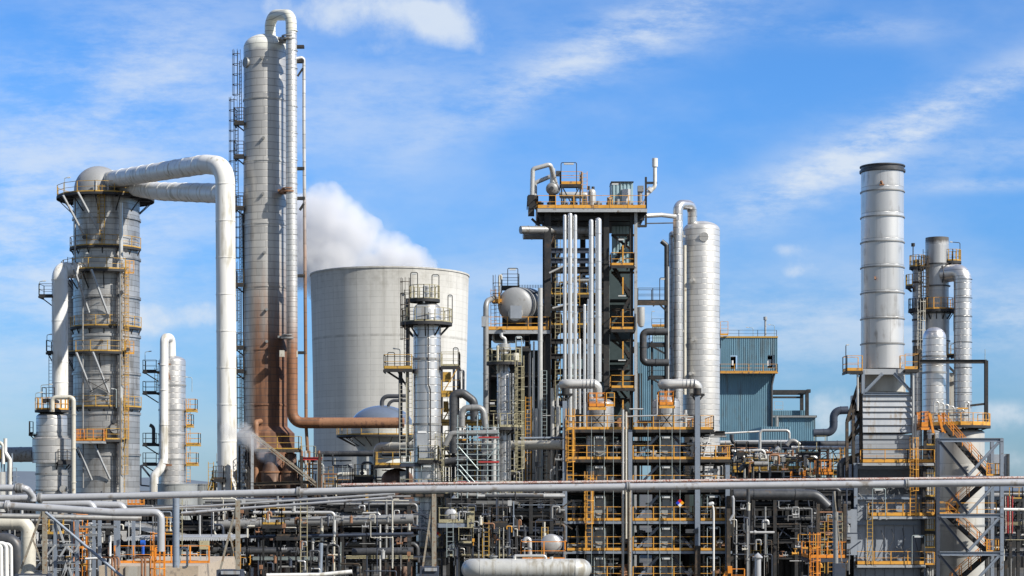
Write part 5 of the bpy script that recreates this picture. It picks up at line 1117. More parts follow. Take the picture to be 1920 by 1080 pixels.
# ================================================================ HEATER + STACK I
def heater():
    Y = 165; s = S(Y); px = 1654.5; cx = X(px, Y)
    t = Thing('chimney_stack', 'tallest silver chimney stack standing on the furnace', 'chimney', (cx, Y, Z(692, Y)))
    zt = Z(314, Y); r = 39.5 * s
    t.part('shell', MB().lathe([(r, Z(692, Y)), (r, zt), (r - .25, zt), (r - .25, zt - 3)], cx, Y, 72), 'stack', origin=(cx, Y, Z(693.5, Y) - 2.29 * 20))
    for py in (361, 409, 456, 503, 551, 599, 646): t.part('stiffener_ring', MB().lathe([(r - .02, Z(py, Y) - .05), (r + .09, Z(py, Y) - .05), (r + .09, Z(py, Y) + .05), (r - .02, Z(py, Y) + .05)], cx, Y, 64), 'pipe_grey')
    t.part('rim', MB().lathe([(r, Z(325, Y)), (r + .14, Z(324, Y)), (r + .14, Z(320, Y)), (r + .03, Z(319, Y)), (r + .03, Z(315, Y)), (r + .12, Z(314, Y)), (r + .12, Z(312, Y)), (r - .2, Z(312, Y))], cx, Y, 64), 'pipe_dark')
    t.part('lifting_lug', MB().beam(P(1654, 346, Y - 1.8), P(1652, 339, Y - 1.95), .16).beam(P(1649, 346, Y - 1.85), P(1658, 346, Y - 1.85), .12).beam(P(1641, 519, Y - 1.8), P(1641, 524, Y - 1.95), .14), 'pipe_rust')
    f = Thing('furnace', 'big pale louvred furnace block under the tallest chimney', 'furnace', (cx, Y, 0))
    x0, x1 = X(1618, Y - 3), X(1714, Y - 3); yf = Y - 3
    # top girder and truss
    f.part('top_girder', MB().box(X(1618, yf), X(1708, yf), yf, yf + .5, Z(702, yf), Z(692, yf)).box(X(1618, yf), X(1708, yf), yf + .5, Y + 3.5, Z(694, yf), Z(691, yf)), 'panel_pale')
    f.part('cone', MB().lathe([(43 * s, Z(736, Y)), (41 * s, Z(695, Y))], cx, Y, 40), 'panel_cream')
    tr = MB()
    for a in ((1618, 738, 1618, 694), (1710, 738, 1710, 694), (1622, 734, 1655, 700), (1676, 700, 1708, 734), (1618, 738, 1712, 738)): tr.ibeam(P(a[0], a[1], yf), P(a[2], a[3], yf), .26, .26)
    f.part('truss', tr, 'steel_blue')
    rd = random.Random(2)
    ys = [736, 752, 763, 773, 785, 798, 812]
    for a, b in zip(ys, ys[1:]):
        p = MB(); p.box(X(1618, yf), X(1714, yf), yf + .1, Y + 3, Z(b, yf), Z(a, yf) - .001); v = [(X(1618, yf), yf + .1, Z(a + 1.2, yf)), (X(1714, yf), yf + .1, Z(a + 1.2, yf)), (X(1714, yf), yf - .03, Z(b - 1.2, yf)), (X(1618, yf), yf - .03, Z(b - 1.2, yf)), (X(1714, yf), yf + .1, Z(b - .2, yf)), (X(1618, yf), yf + .1, Z(b - .2, yf))]
        p.add(v, [(0, 1, 2, 3), (3, 2, 4, 5), (0, 3, 5), (1, 4, 2)]); f.part('louvre_panel', p, 'panel_pale')
    ys2 = [814, 823, 832, 841, 850, 859, 867]
    for a, b in zip(ys2, ys2[1:]): f.part('lower_louvre', MB().box(X(1619, yf), X(1712, yf), yf + .15 + .1 * ((a // 9) % 2), Y + 3, Z(b, yf), Z(a, yf) - .03), 'panel_pale')
    f.part('casing', MB().box(X(1604, yf), X(1730, yf), yf + .25, Y + 6, 0, Z(868, yf)), 'panel_grey')
    # framing of the lower casing
    pc = MB()
    for x in (1604, 1732): pc.ibeam((X(x, yf), yf, 0), P(x, 868, yf), .3, .35)
    for py in (874, 932, 980, 1062): pc.ibeam(P(1604, py, yf), P(1732, py, yf), .25, .4)
    f.part('casing_frame', pc, 'steel_blue')
    rb = MB()
    for x in range(1624, 1730, 18): rb.box(X(x, yf), X(x, yf) + .07, yf + .15, yf + .27, 0, Z(876, yf))
    f.part('casing_rib', rb, 'panel_grey')
    f.part('casing_recess', MB().box(X(1610, yf), X(1728, yf), yf + .14, yf + .24, Z(928, yf), Z(880, yf)), 'pipe_dark')
    for (a, b, py, sd) in ((1617, 1702, 867, 'fl'), (1702, 1750, 867, 'fr'), (1632, 1754, 967, 'flr'), (1607, 1734, 1058, 'flr')): deckbox(f, a, b, yf - .9, yf, py, 'orange', 'grating', 'steel_light', sides=sd, toe=.28)
    deckbox(f, 1588, 1617, yf - .4, yf + 1.6, 695, 'orange', 'grating', 'steel_dark', sides='flb', toe=.25, h=1.3); deckbox(f, 1697, 1722, yf - .4, yf + 1.6, 692, 'orange', 'grating', 'steel_dark', sides='frb', toe=.25, h=1.3)
    f.part('ladder', MB().ladder(X(1707, yf), yf - 1.1, Z(967, yf), Z(840, yf), w=.5, t=.09), 'orange'); f.part('ladder', MB().ladder(X(1627, yf), yf - 1.0, Z(1058, yf), Z(945, yf), w=.45, cage=False), 'yellow')
    hoop(f, 1710, 1734, 1004, 1058, yf - 1.3, 'galv'); hoop(f, 1636, 1660, 916, 967, yf - 1.3, 'galv')
    arm_lamp(f, 1586, 700, 648, yf, 1, 'steel_dark'); f.part('post', MB().beam(P(1586, 700, yf), P(1586, 650, yf), .07), 'steel_dark')
    # raking trusses at the left side
    k = MB()
    for a in ((1616, 700, 1588, 790), (1588, 790, 1588, 900), (1614, 720, 1614, 900), (1600, 750, 1600, 905), (1588, 790, 1614, 765), (1588, 830, 1616, 800), (1588, 860, 1616, 850), (1600, 752, 1616, 800), (1590, 830, 1614, 780)): k.ibeam(P(a[0], a[1], yf + .6), P(a[2], a[3], yf + .6), .25, .3)
    f.part('side_truss', k, 'steel_brown')
    for x, a, b, r in ((1608, 770, 700, 2), (1717, 830, 778, 3.2), (1712, 880, 700, 2.4)): f.part('riser_pipe', MB().cyl(P(x, a, yf - .2), P(x, b, yf - .2), r * s), 'pipe_light')
    kb = MB(); rd = random.Random(9)
    for i in range(70):
        x = rd.uniform(1612, 1728); y = rd.choice([rd.uniform(905, 964), rd.uniform(1035, 1056), rd.uniform(985, 1056)]); q = P(x, y, yf - rd.uniform(.1, .8))
        if y < 964 or y > 1030: f.part('burner_pipe', MB().beam(q, q + Vector((rd.uniform(-.6, .6), 0, rd.uniform(-.6, .6))), rd.uniform(.03, .09)), 'pipe_grey')
    cu = MB()
    for i in range(5):
        x = 1632 + i * 20; cu.tube([P(x, 985 + rd.uniform(0, 10), yf - .1), P(x + rd.uniform(-6, 6), 1010, yf - .25), P(x + rd.uniform(-14, 14), 1030 + rd.uniform(0, 20), yf - .3)], .03, seg=6)
    f.part('cables', cu, 'pipe_dark')
heater()
pipe_thing('dark_duct', [(1576, 905, 163), (1576, 865, 163), (1606, 862, 163)], 7, 'pipe_dark', 'dark elbow entering the furnace side above the foreground pipe', 'pipe', bend=12, joints=0, seg=20)
solo('control_cabinet', MB().box(X(1584, 160), X(1603, 160), 159, 161, Z(1040, 160), Z(955, 160)), 'panel_grey', 'tall grey cabinet at the lower left corner of the furnace', 'cabinet')

# ================================================================ STACKS J
def stacksJ():
    Y = 178; s = S(Y)
    t = Thing('chimney_stack', 'shorter silver stack with a sooty rim right of the tallest chimney', 'chimney', (X(1757, Y), Y, 0)); cx = X(1757, Y); r = 21.5 * s
    t.part('shell', MB().lathe([(r * 1.05, 0), (r * 1.05, Z(600, Y)), (r, Z(600, Y)), (r, Z(446, Y)), (r - .15, Z(446, Y)), (r - .15, Z(480, Y))], cx, Y, 48), clad('sooty_stack_plate', (0.5, .5, .5), 2.2, .9, metal=.5, rough=.42, var=.05, line=.3, frost=(Z(452, Y), (.12, .11, .10))), origin=(cx, Y, 0))
    for py in (496, 537, 588, 640): t.part('stiffener_ring', MB().lathe([(r, Z(py, Y) - .05), (r * 1.05 + .1, Z(py, Y) - .05), (r * 1.05 + .1, Z(py, Y) + .05), (r, Z(py, Y) + .05)], cx, Y, 40), 'pipe_dark')
    ringdeck(t, 1757, Y, 582, 20, 33, -140, 140, 'orange', drop=20); ringdeck(t, 1782, Y, 491, 3, 20, 0, 360, 'yellow', drop=10, step=60)
    arm_lamp(t, 1800, 488, 455, Y, -14, 'steel_dark'); t.part('ladder', MB().ladder(X(1791, Y), Y - .5, Z(665, Y), Z(582, Y)), 'steel_dark'); t.part('ladder', MB().ladder(X(1731, Y), Y - 1, Z(582, Y), Z(470, Y), cage=False), 'steel_dark')
    deckbox(t, 1776, 1792, Y - 1, Y + 1, 665, 'yellow', 'grating', 'steel_dark', sides='fr', toe=.1)
    d = Thing('flue_duct', 'silver flue elbow dropping as a tall duct at right of the short stack', 'duct', (X(1805, Y - 1), Y - 1, 0)); Yd = Y - 1
    d.part('duct_wall', MB().tube([P(1770, 514, Y - .6), P(1805, 509, Yd - 1), P(1806, 1000, Yd - 1)], 16.2 * s, bend=16 * s, seg=36), 'alu_bright', origin=(X(1805, Yd), Yd - 1, 0))
    j = MB()
    for py in (524, 559, 594, 642, 689, 736): j.cyl(P(1805.7, py, Yd - 1), P(1805.7, py + .8, Yd - 1), 16.9 * s, seg=36)
    j.cyl(P(1786, 511.6, Y - .85), P(1788.5, 511.2, Y - .87), 18 * s, seg=32); j.cyl(P(1764, 515, Y - .6), P(1766, 515, Y - .6), 18.5 * s, seg=32); d.part('joint_rings', j, 'pipe_dark')
    v = Thing('process_vessel', 'round topped silver vessel in front of the short stack', 'vessel', (X(1752, 172), 172, 0)); vessel(v, 1752, 21.5, 634, 0, 172, 'alu_bright', dome=21, zbot=0, bands=(669, 699), bandmat='pipe_grey')
    w = Thing('process_vessel', 'thin dark vessel between tallest chimney and short stack', 'vessel', (X(1720, Y), Y, 0)); vessel(w, 1720, 9, 490, 0, Y, 'alu_dirty', dome=4, zbot=0, bands=(530, 583, 600, 640), bandmat='steel_brown')
    ringdeck(w, 1720, Y, 501, 8, 15, 0, 360, 'yellow', drop=8, step=90); ringdeck(w, 1716, Y, 537, 8, 18, -130, -30, 'yellow', drop=10); ringdeck(w, 1720, Y, 582, 8, 17, 0, 360, 'steel_dark', drop=10, step=90)
    w.part('lamp_mast', MB().cyl(P(1712, 500, Y), P(1712, 460, Y), .05).cyl(P(1712, 462, Y), P(1712, 456, Y), .18), 'steel_dark'); w.part('ladder', MB().ladder(X(1722, Y), Y - .9, Z(700, Y), Z(582, Y)), 'pipe_cream')
    w.part('ladder', MB().ladder(X(1729, Y), Y - .7, Z(600, Y), Z(500, Y)), 'steel_brown')
    w.part('lower_cabinet', MB().box(X(1709, Y), X(1722, Y), Y - 1.2, Y - .5, Z(690, Y), Z(650, Y)), 'steel_brown')
    g = Thing('lifting_gantry', 'dark goalpost lifting beam over the round topped vessel', 'gantry', tuple(P(1850, 800, 170))); g.part('beam', MB().ibeam(P(1724, 678, 170), P(1850, 678, 170), .25, .35), 'steel_dark'); g.part('post', MB().ibeam(P(1849, 800, 170), P(1849, 676, 170), .3, .35).beam(P(1814, 761, 170), P(1849, 757, 170), .2), 'steel_dark')
    g.part('aerial', MB().cyl(P(1847, 676, 170), P(1847, 655, 170), .03), 'galv')
    q = Thing('duct_casing', 'grey casing box behind between the vessel and the flue duct', 'casing', (X(1782, 182), 182, 0)); q.part('wall', MB().box(X(1772, 182), X(1792, 182), 181, 184, 0, Z(700, 182)), 'panel_cream'); q.part('brace', MB().beam(P(1773, 682, 180.9), P(1792, 700, 180.9), .2).beam(P(1773, 720, 180.9), P(1792, 716, 180.9), .2), 'steel_dark')
    # pipe cluster
    for i in range(7):
        x = 1752 + i * 9.5; h = (i * 37 % 17); pts = [(x, 800, 168), (x, 753 + h, 168), (x + 8, 753 + h, 168), (x + 8, 800, 168)]
        pipe_thing('small_pipe_loop', pts, 1.6, 'pipe_light', 'thin silver pipe hairpin in the cluster on the round orange platform', 'pipe', 'hairpin pipes on the round platform', bend=4)
    for (x0, x1, y, m) in ((1752, 1815, 779, 'pipe_dark'), (1758, 1800, 768, 'pipe_grey'), (1795, 1815, 766, 'orange')): pipe_thing('small_header', [(x0, y, 167.7), (x1, y, 167.7)], 1.4, m, {779: 'dark low', 768: 'grey middle', 766: 'orange short'}[y] + ' header crossing the hairpin pipes', 'pipe')
stacksJ()
def stairK():
    Y = 160; s = S(Y)
    v = Thing('process_vessel', 'huge cream vessel behind the orange stair tower at far right', 'vessel', (X(1803, Y + 7), Y + 7, 0))
    vessel(v, 1803, 42, 812, 0, Y + 7, clad('cream_shell', (.47, .455, .42), 3.0, .8, metal=.15, rough=.42, var=.05, line=.3, dirt_amt=.4), dome=10, zbot=0, bands=(897, 985, 1040), bandmat='pipe_grey')
    ringdeck(v, 1800, Y + 7, 799, 20, 56, -130, 130, 'orange', drop=14, step=30, toe=.35)
    t = Thing('stair_tower', 'blue grey braced stair tower with orange zigzag stairs at far right', 'stair tower', (X(1815, Y), Y, 0))
    for x in (1758, 1878):
        for dy in (0, 3.2): t.part('column', MB().ibeam((X(x, Y), Y + dy, 0), P(x, 822, Y) + Vector((0, dy, 0)), .3, .3, .05), 'steel_navy' if x == 1758 else 'steel_blue')
    lv = [825, 896, 967, 1038]
    for py in lv:
        for dy in (0, 3.2): t.part('cross_beam', MB().ibeam(P(1757, py, Y + dy), P(1880, py, Y + dy), .3, .35, .05), 'steel_blue')
    for i, py in enumerate(lv):
        b = py + 71
        t.part('brace', MB().ibeam(P(1762, py + 3, Y - .1), P(1815, b - 4, Y - .1), .18, .22), 'steel_navy'); t.part('brace', MB().ibeam(P(1874, py + 3, Y - .1), P(1815, b - 4, Y - .1), .18, .22), 'steel_blue')
    fl = [(1770, 797, 1856, 896), (1856, 896, 1778, 967), (1778, 967, 1856, 1038), (1856, 1038, 1785, 1100)]
    for i, (a, b, c, d) in enumerate(fl):
        p = P(a, b, Y + .9 + .9 * (i % 2)); q = P(c, d, Y + .9 + .9 * (i % 2)); st = MB(); n = 14
        for k in range(n): e = p + (q - p) * (k + .5) / n; st.box(e.x - .14, e.x + .14, e.y, e.y + .8, e.z - .02, e.z + .03)
        st.beam(p, q, .05, .3); st.beam(p + Vector((0, .8, 0)), q + Vector((0, .8, 0)), .05, .3)
        o = t.part('stair_flight', st, 'steel_dark'); r = MB().rail([p, q], h=1.1, toe=.0, sp=1.1, t=.06, r=.05); r.rail([p + Vector((0, .8, 0)), q + Vector((0, .8, 0))], h=1.1, toe=0, sp=1.1, r=.06); 
        t.part('stair_railing', r, 'orange_red', under=o)
    for (a, b, py) in ((1850, 1882, 893), (1760, 1795, 965), (1850, 1882, 1036)): deckbox(t, a, b, Y + .2, Y + 2.8, py, 'orange', 'grating', 'steel_blue', sides='fr' if a > 1800 else 'fl', toe=.2, sp=.9)
    t.part('railing', MB().rail([P(1760, 967, Y + .1), P(1868, 967, Y + .1)], h=1.1, toe=.2), 'orange')
    u = Thing('landing_platform', 'bright orange stair head linking furnace top and round platform', 'platform', tuple(P(1745, 800, Y + 1))); deckbox(u, 1727, 1742, Y + 1, Y + 3, 800, 'orange_red', 'grating', 'orange_red', sides='flrb', mid=3, sp=.5, toe=.4, h=1.3)
    u.part('gate', MB().beam(P(1742, 774, Y + 1), P(1750, 812, Y + 1), .2).beam(P(1760, 778, Y + 1), P(1768, 810, Y + 1), .2).beam(P(1768, 775, Y + 1), P(1772, 812, Y + 1), .12), 'orange_red'); u.part('post', MB().beam(P(1735, 802, Y + 1.5), (X(1735, Y), Y + 1.5, 0), .25), 'steel_dark')
    e = Thing('steel_tower', 'dark narrow pipe tower between furnace and stair tower', 'steel tower', (X(1742, Y + 2), Y + 2, 0))
    for x in (1736, 1750): e.part('post', MB().ibeam((X(x, Y + 2), Y + 2, 0), P(x, 815, Y + 2), .25, .25), 'steel_dark')
    for py in range(835, 1090, 32): deckbox(e, 1734, 1752, Y + 1.6, Y + 3.6, py, 'yellow' if py % 3 else 'orange', 'grating', 'steel_dark', sides='f', toe=.15)
    for x, r in ((1739, 2.5), (1744, 1.8), (1748, 2.2)): e.part('riser_pipe', MB().cyl(P(x, 1080, Y + 1.8), P(x, 880, Y + 1.8), r * s), 'pipe_light')
    c = Thing('screen_wall', 'flat grey screen box hanging beyond the stair tower right side', 'box', tuple(P(1872, 895, Y + 8))); c.part('panel', MB().box(X(1856, Y + 8), X(1888, Y + 8), Y + 8, Y + 9, Z(896, Y + 8), Z(852, Y + 8)), 'panel_grey'); c.part('edge', MB().box(X(1888, Y + 8), X(1892, Y + 8), Y + 7.8, Y + 9, Z(896, Y + 8), Z(851, Y + 8)), 'pipe_dark')
stairK()

# ================================================================ FOREGROUND PIPES AND TRESTLES
FY = 95
pipe_thing('foreground_pipe', [(-60, 936, FY), (300, 929, FY), (740, 918, FY), (1340, 911, FY), (1990, 904, FY)], 6.7, 'pipe_blue', 'long lilac grey pipe crossing the whole picture in the foreground', 'pipe', joints=3.4, jr=1.02, seg=24, jmat='pipe_grey', flanges=((60, 934, FY), (75, 934, FY), (560, 919, FY), (1178, 912, FY), (1700, 907, FY)))
pipe_thing('foreground_pipe', [(640, 909, 99), (1340, 901, 99), (1990, 895, 99)], 2.7, 'thin_pink', 'thin rust flecked white line running just above the long foreground pipe', 'pipe')
pipe_thing('foreground_branch', [(-60, 915, FY - 1), (50, 915, FY - 1), (62, 932, FY - .5), (62, 940, FY - .5)], 6.4, 'pipe_blue', 'branch pipe bending into the long foreground pipe near the left edge', 'pipe', bend=11, flanges=((33, 915, FY - 1), (39, 915, FY - 1)), jmat='pipe_grey')
pipe_thing('foreground_pipe', [(-60, 944, 92), (100, 953, 92), (215, 961, 92), (302, 961, 92), (302, 1034, 92)], 7.0, 'pipe_blue', 'white lilac pipe sloping along then turning down beside the upright post', 'pipe', bend=13, joints=2.4, jr=1.03, seg=24, flanges=((14, 948, 92),))
pipe_thing('foreground_pipe', [(-60, 966, 96), (265, 972, 99)], 5.0, 'pipe_grey', 'dull grey pipe just under the sloping lilac pipe', 'pipe', joints=2.4, jr=1.06)
pipe_thing('foreground_pipe', [(80, 944, 103), (172, 944, 103), (182, 970, 103)], 6.8, 'pipe_blue', 'first blue grey pipe end curving down behind the sloping pipe', 'pipe', bend=13, joints=1.6, jr=1.03)
pipe_thing('foreground_pipe', [(172, 947, 105), (229, 947, 105), (240, 972, 105)], 6.8, 'pipe_blue', 'second blue grey pipe end curving down nearer the orange ladder', 'pipe', bend=13, joints=1.6, jr=1.03)
pipe_thing('foreground_duct', [(-60, 980, 100), (53, 980, 100), (54, 1140, 100)], 13.5, 'pipe_cream', 'fat cream pipe elbow turning down at the lower left edge', 'pipe', bend=18, joints=1.4, jr=1.02, seg=30)
pipe_thing('foreground_duct', [(-40, 1010, 104), (30, 1012, 104), (40, 1130, 104)], 12, 'pipe_dark', 'dark fat elbow behind the cream one at the lower left', 'pipe', bend=20, seg=24)
for i, x in enumerate((2, 12, 21)):
    pipe_thing('foreground_pipe', [(x - 14, 1018 + i, 88), (x, 1018 + i, 88), (x + 1, 1140, 88)], 4.2 if i < 2 else 3, 'white', ('leftmost', 'middle', 'rightmost')[i] + ' of three white hooked pipes in the bottom left corner', 'pipe', bend=9)
pipe_thing('upright_post', [(330, 1064, 94), (330, 934, 94)], 6.4, 'steel_blue', 'stout blue grey upright post under the long foreground pipe', 'post', joints=.6, jr=1.02, seg=24)
pipe_thing('foreground_line', [(180, 957, 101), (400, 948, 100), (740, 926, 98)], 2.1, 'pipe_light', 'upper thin white line rising toward the slim column', 'pipe')
pipe_thing('foreground_line', [(340, 962, 99.5), (445, 954, 99.5), (735, 933, 98)], 2.6, 'pipe_blue', 'lower thin grey line rising toward the slim column', 'pipe')
def trestle(x, top, bot, foot, Y, lab, fx2=None, mt='steel_tan'):
    t = Thing('trestle', lab, 'trestle', (X(x, Y), Y, 0), 'rusty trestles under the long pipe')
    s = S(Y)
    t.part('post', MB().ibeam(P(x, bot, Y), P(x, top, Y), 8 * s, .2, .05), mt)
    t.part('raking_leg', MB().beam(P(foot, bot, Y), P(x - 2, top + 8, Y), 3.4 * s, .1), mt)
    mx = (x + foot) / 2 + 1; my = (top + bot) / 2
    t.part('inner_leg', MB().beam(P(mx, my, Y), P(x, bot - 6, Y), 2.6 * s, .08), mt)
    t.part('plinth', MB().box(X(foot - 5, Y), X(x + 8, Y), Y - .4, Y + .6, 0, Z(bot, Y)), 'steel_navy')
    t.part('plinth_cap', MB().box(X(foot + 4, Y), X(x + 6, Y), Y - .5, Y - .42, Z(bot + 8, Y), Z(bot + 2, Y)), 'panel_pale')
trestle(84, 944, 1076, 36, FY, 'rusty tan trestle near the left edge with long pale brace')
trestle(446, 938, 1068, 413, FY, 'rusty tan trestle between the upright post and tallest column')
trestle(814, 926, 1062, 793, FY, 'rusty tan trestle standing beside the slim column foot')
def guyed_post():
    Y = FY; t = Thing('guyed_post', 'dark round post with a slanting rod left of the furnace cabinet', 'post', (X(1565, Y), Y, 0))
    t.part('post', MB().cyl((X(1568, Y), Y, 0), P(1564, 921, Y), .12, .07).cyl((X(1567, Y), Y, 0), P(1567, 960, Y), .13), 'pipe_grey'); t.part('rod', MB().beam(P(1564, 922, Y - .1), P(1579, 1058, Y - .1), .05), 'steel_tan')
    t.part('plinth', MB().box(X(1563, Y), X(1584, Y), Y - .2, Y + .4, 0, Z(1056, Y)), 'steel_navy')
guyed_post()
pipe_thing('long_brace', [(85, 960, 93.5), (245, 1095, 93.5)], 2.8, 'steel_blue', 'long pale diagonal brace falling right from the left trestle', 'brace')
def leftRack():
    Y = 100; s = S(Y)
    t = Thing('pipe_rack', 'pale blue grey braced rack in the lower left foreground', 'pipe rack', (X(150, Y), Y, 0))
    for x in (104, 145, 187, 222): 
        for dy in (0, 4): t.part('column', MB().ibeam((X(x, Y), Y + dy, 0), P(x, 965 + (x - 104) * .05, Y) + Vector((0, dy, 0)), 6 * s, .18, .03), 'steel_blue')
    for py, a, b in ((1022, 60, 150), (1072, 60, 110), (1055, 104, 150), (988, 150, 225), (1003, 160, 192), (1068, 104, 150)):
        for dy in (0, 4): t.part('cross_beam', MB().ibeam(P(a, py, Y + dy), P(b, py, Y + dy), .15, .12), 'steel_light')
    for (a, b, c, d) in ((104, 1022, 68, 1065), (125, 1024, 112, 1045), (126, 1024, 145, 1048), (104, 970, 120, 1018), (125, 1055, 116, 1085), (126, 1055, 136, 1085), (148, 1022, 118, 1080)): t.part('brace', MB().beam(P(a, b, Y - .15), P(c, d, Y - .15), .1), 'steel_light')
    l = Thing('cage_ladder', 'bright orange caged ladder rising among the lower left rack', 'ladder', (X(155, Y + 1), Y + 1, 0)); l.part('rails', MB().ladder(X(155, Y + 1), Y + 1, 0, Z(982, Y + 1), w=.42, t=.07), 'orange_red')
    l2 = Thing('cage_ladder', 'short orange caged ladder left of the stout upright post', 'ladder', (X(299, 96), 96, 0)); l2.part('rails', MB().ladder(X(299, 96), 96, 0, Z(1030, 96), w=.5, t=.09), 'orange_red'); l2.part('landing', MB().rail([P(292, 1052, 96), P(308, 1052, 96)], h=.7, sp=.22, toe=.05), 'orange_red')
    # concrete block
    b = Thing('concrete_plinth', 'sandy concrete block edged by an orange kick plate lower left', 'plinth', (X(310, 104), 104, 0))
    b.part('block', MB().box(X(212, 102), X(392, 102), 98.5, 112, 0, Z(1056, 102)), 'concrete')
    b.part('railing', MB().rail([P(215, 1056, 102.2), P(392, 1056, 102.2)], h=.95, toe=.14, sp=1.1, r=.035), 'orange_red')
    b.part('door', MB().box(X(235, 98.4), X(300, 98.4), 98.4, 98.49, Z(1095, 98.4), Z(1062, 98.4)), 'panel_cream')
    for i, x in enumerate((210, 216, 222, 266, 272, 282)):
        pipe_thing('rusty_riser', [(x - 18, 1045, 97), (x, 1045, 97), (x, 1110, 97)], 2.2, 'pipe_rust', 'thin rusty pipe turning down beside the sandy concrete block', 'pipe', 'rusty pipes by the concrete block', bend=4)
    pipe_thing('white_riser', [(160, 1048, 97.5), (198, 1046, 97.5), (200, 1110, 97.5)], 2.2, 'white', 'white pipe turning down left of the rusty risers', 'pipe', bend=4)
    # orange stair gate further back
    o = Thing('stair_gate', 'bright orange double gate behind the blue grey pipe ends', 'gate', tuple(P(255, 965, 150))); 
    for py in (948, 965): o.part('panel', MB().rail([P(240, py, 150), P(270, py, 150)], h=.75, mid=3, sp=.35, t=.08, r=.08), 'orange_red')
    rf = Thing('canopy_roof', 'grey sloping canopy roof behind the stout upright post', 'roof', (X(280, 125), 125, 0)); a = P(235, 982, 125); c = P(330, 1007, 125)
    rf.part('roof_sheet', MB().add([a, c, c + Vector((2, 9, 0)), a + Vector((2, 9, 0)), a + Vector((0, 0, -.12)), c + Vector((0, 0, -.12)), c + Vector((2, 9, -.12)), a + Vector((2, 9, -.12))], [(0, 1, 2, 3), (7, 6, 5, 4), (0, 4, 5, 1), (1, 5, 6, 2), (2, 6, 7, 3), (3, 7, 4, 0)]), 'pipe_grey')
    rf.part('fascia', MB().beam(a + Vector((0, -.1, 0)), c + Vector((0, -.1, 0)), .1, .3), 'steel_light')
    for x in (240, 325): rf.part('post', MB().beam((X(x, 126), 126, 0), P(x, 1000, 126), .15), 'steel_dark')
    f2 = Thing('flat_canopy', 'long low corrugated canopy edge left of the tallest column foot', 'roof', (X(340, 120), 120, 0)); f2.part('roof_sheet', MB().box(X(238, 120), X(440, 120), 120, 127, Z(1011, 120), Z(1007, 120)), 'steel_light')
    wv = MB()
    for k in range(46): x = 238 + k * 4.4; wv.cyl(P(x, 1012, 119.9), P(x, 1012, 121), .07, seg=8)
    f2.part('fascia', wv, 'steel_light')
    for x in (245, 435): f2.part('post', MB().beam((X(x, 121), 121, 0), P(x, 1010, 121), .15), 'steel_dark')
    m = Thing('pump', 'bright blue pump motor on the concrete block', 'pump', tuple(P(268, 1040, 104))); m.part('motor', MB().cyl(P(264, 1018, 104), P(272, 1018, 104), .16, seg=14).cyl(P(268, 1040, 104), P(268, 1014, 104), .09), 'blue_bright')
    c = Thing('control_cabinet', 'beige control cabinet between upright post and trestle', 'cabinet', tuple(P(385, 1035, 105))); c.part('cabinet_body', MB().box(X(374, 105), X(390, 105), 105, 105.5, Z(1030, 105), Z(1014, 105)), 'olive'); c.part('leg', MB().beam(P(376, 1030, 105.2), P(376, 1056, 105.2), .06).beam(P(388, 1030, 105.2), P(388, 1056, 105.2), .06), 'galv')
    g = Thing('vent_loop', 'grey square vent loop next to the stout upright post', 'pipe', tuple(P(345, 1062, 97))); g.part('pipe_wall', MB().tube([P(336, 1056, 97), P(339, 1028, 97), P(351, 1028, 97), P(351, 1064, 97), P(342, 1064, 97)], .06, bend=.15), 'galv')
leftRack()
def fgExchanger():
    Y = 92; s = S(Y)
    t = Thing('heat_exchanger', 'big pale horizontal drum lying at the bottom centre foreground', 'tank', tuple(P(985, 1090, Y)))
    W = [P(882, 1140, Y + .5), P(884, 1066, Y), P(1095, 1066, Y), P(1096, 1075, Y + 3)]
    t.part('shell', MB().tube([P(884, 1067, Y + 2.4), P(886, 1067, Y), P(1088, 1067, Y), P(1090, 1067, Y + 2.5)], 19.5 * s, bend=16 * s, seg=44), paint('stained_pale_shell', (0.60, 0.595, 0.56), 0.25, 0.4, 0.12, 0.6, (0.36, 0.33, 0.27), 0.6, streak=True, bump=0.3), origin=tuple(P(985, 1067, Y)))
    j = MB()
    for x in (900, 908, 930, 960, 990, 1020, 1050, 1066, 1078): j.cyl(P(x, 1067, Y), P(x + .8, 1067, Y), 19.8 * s, seg=44)
    t.part('joint_rings', j, 'pipe_light')
    t.part('nozzle', MB().cyl(P(965, 1055, Y), P(965, 1042, Y), .08).cyl(P(1034, 1055, Y), P(1034, 1044, Y), .09), 'pipe_light'); t.part('manway_neck', MB().cyl(P(925, 1055, Y), P(925, 1043, Y), .16, seg=20).cyl(P(925, 1044, Y), P(925, 1042, Y), .22, seg=20), 'pipe_grey'); t.part('instrument', MB().cyl(P(1060, 1052, Y), P(1060, 1038, Y), .03).cyl(P(1060, 1037, Y - .05), P(1060, 1037, Y + .05), .09, seg=14), 'pipe_grey'); t.part('saddle', MB().box(X(915, Y), X(921, Y), Y - .3, Y + .3, Z(1100, Y), Z(1078, Y)), 'steel_blue'); t.part('saddle', MB().box(X(1050, Y), X(1056, Y), Y - .3, Y + .3, Z(1100, Y), Z(1078, Y)), 'steel_blue')
    t.part('crossover_pipe', MB().tube([P(965, 1042, Y), P(1022, 1042, Y), P(1026, 1054, Y)], .065, bend=.12), 'pipe_light')
fgExchanger()
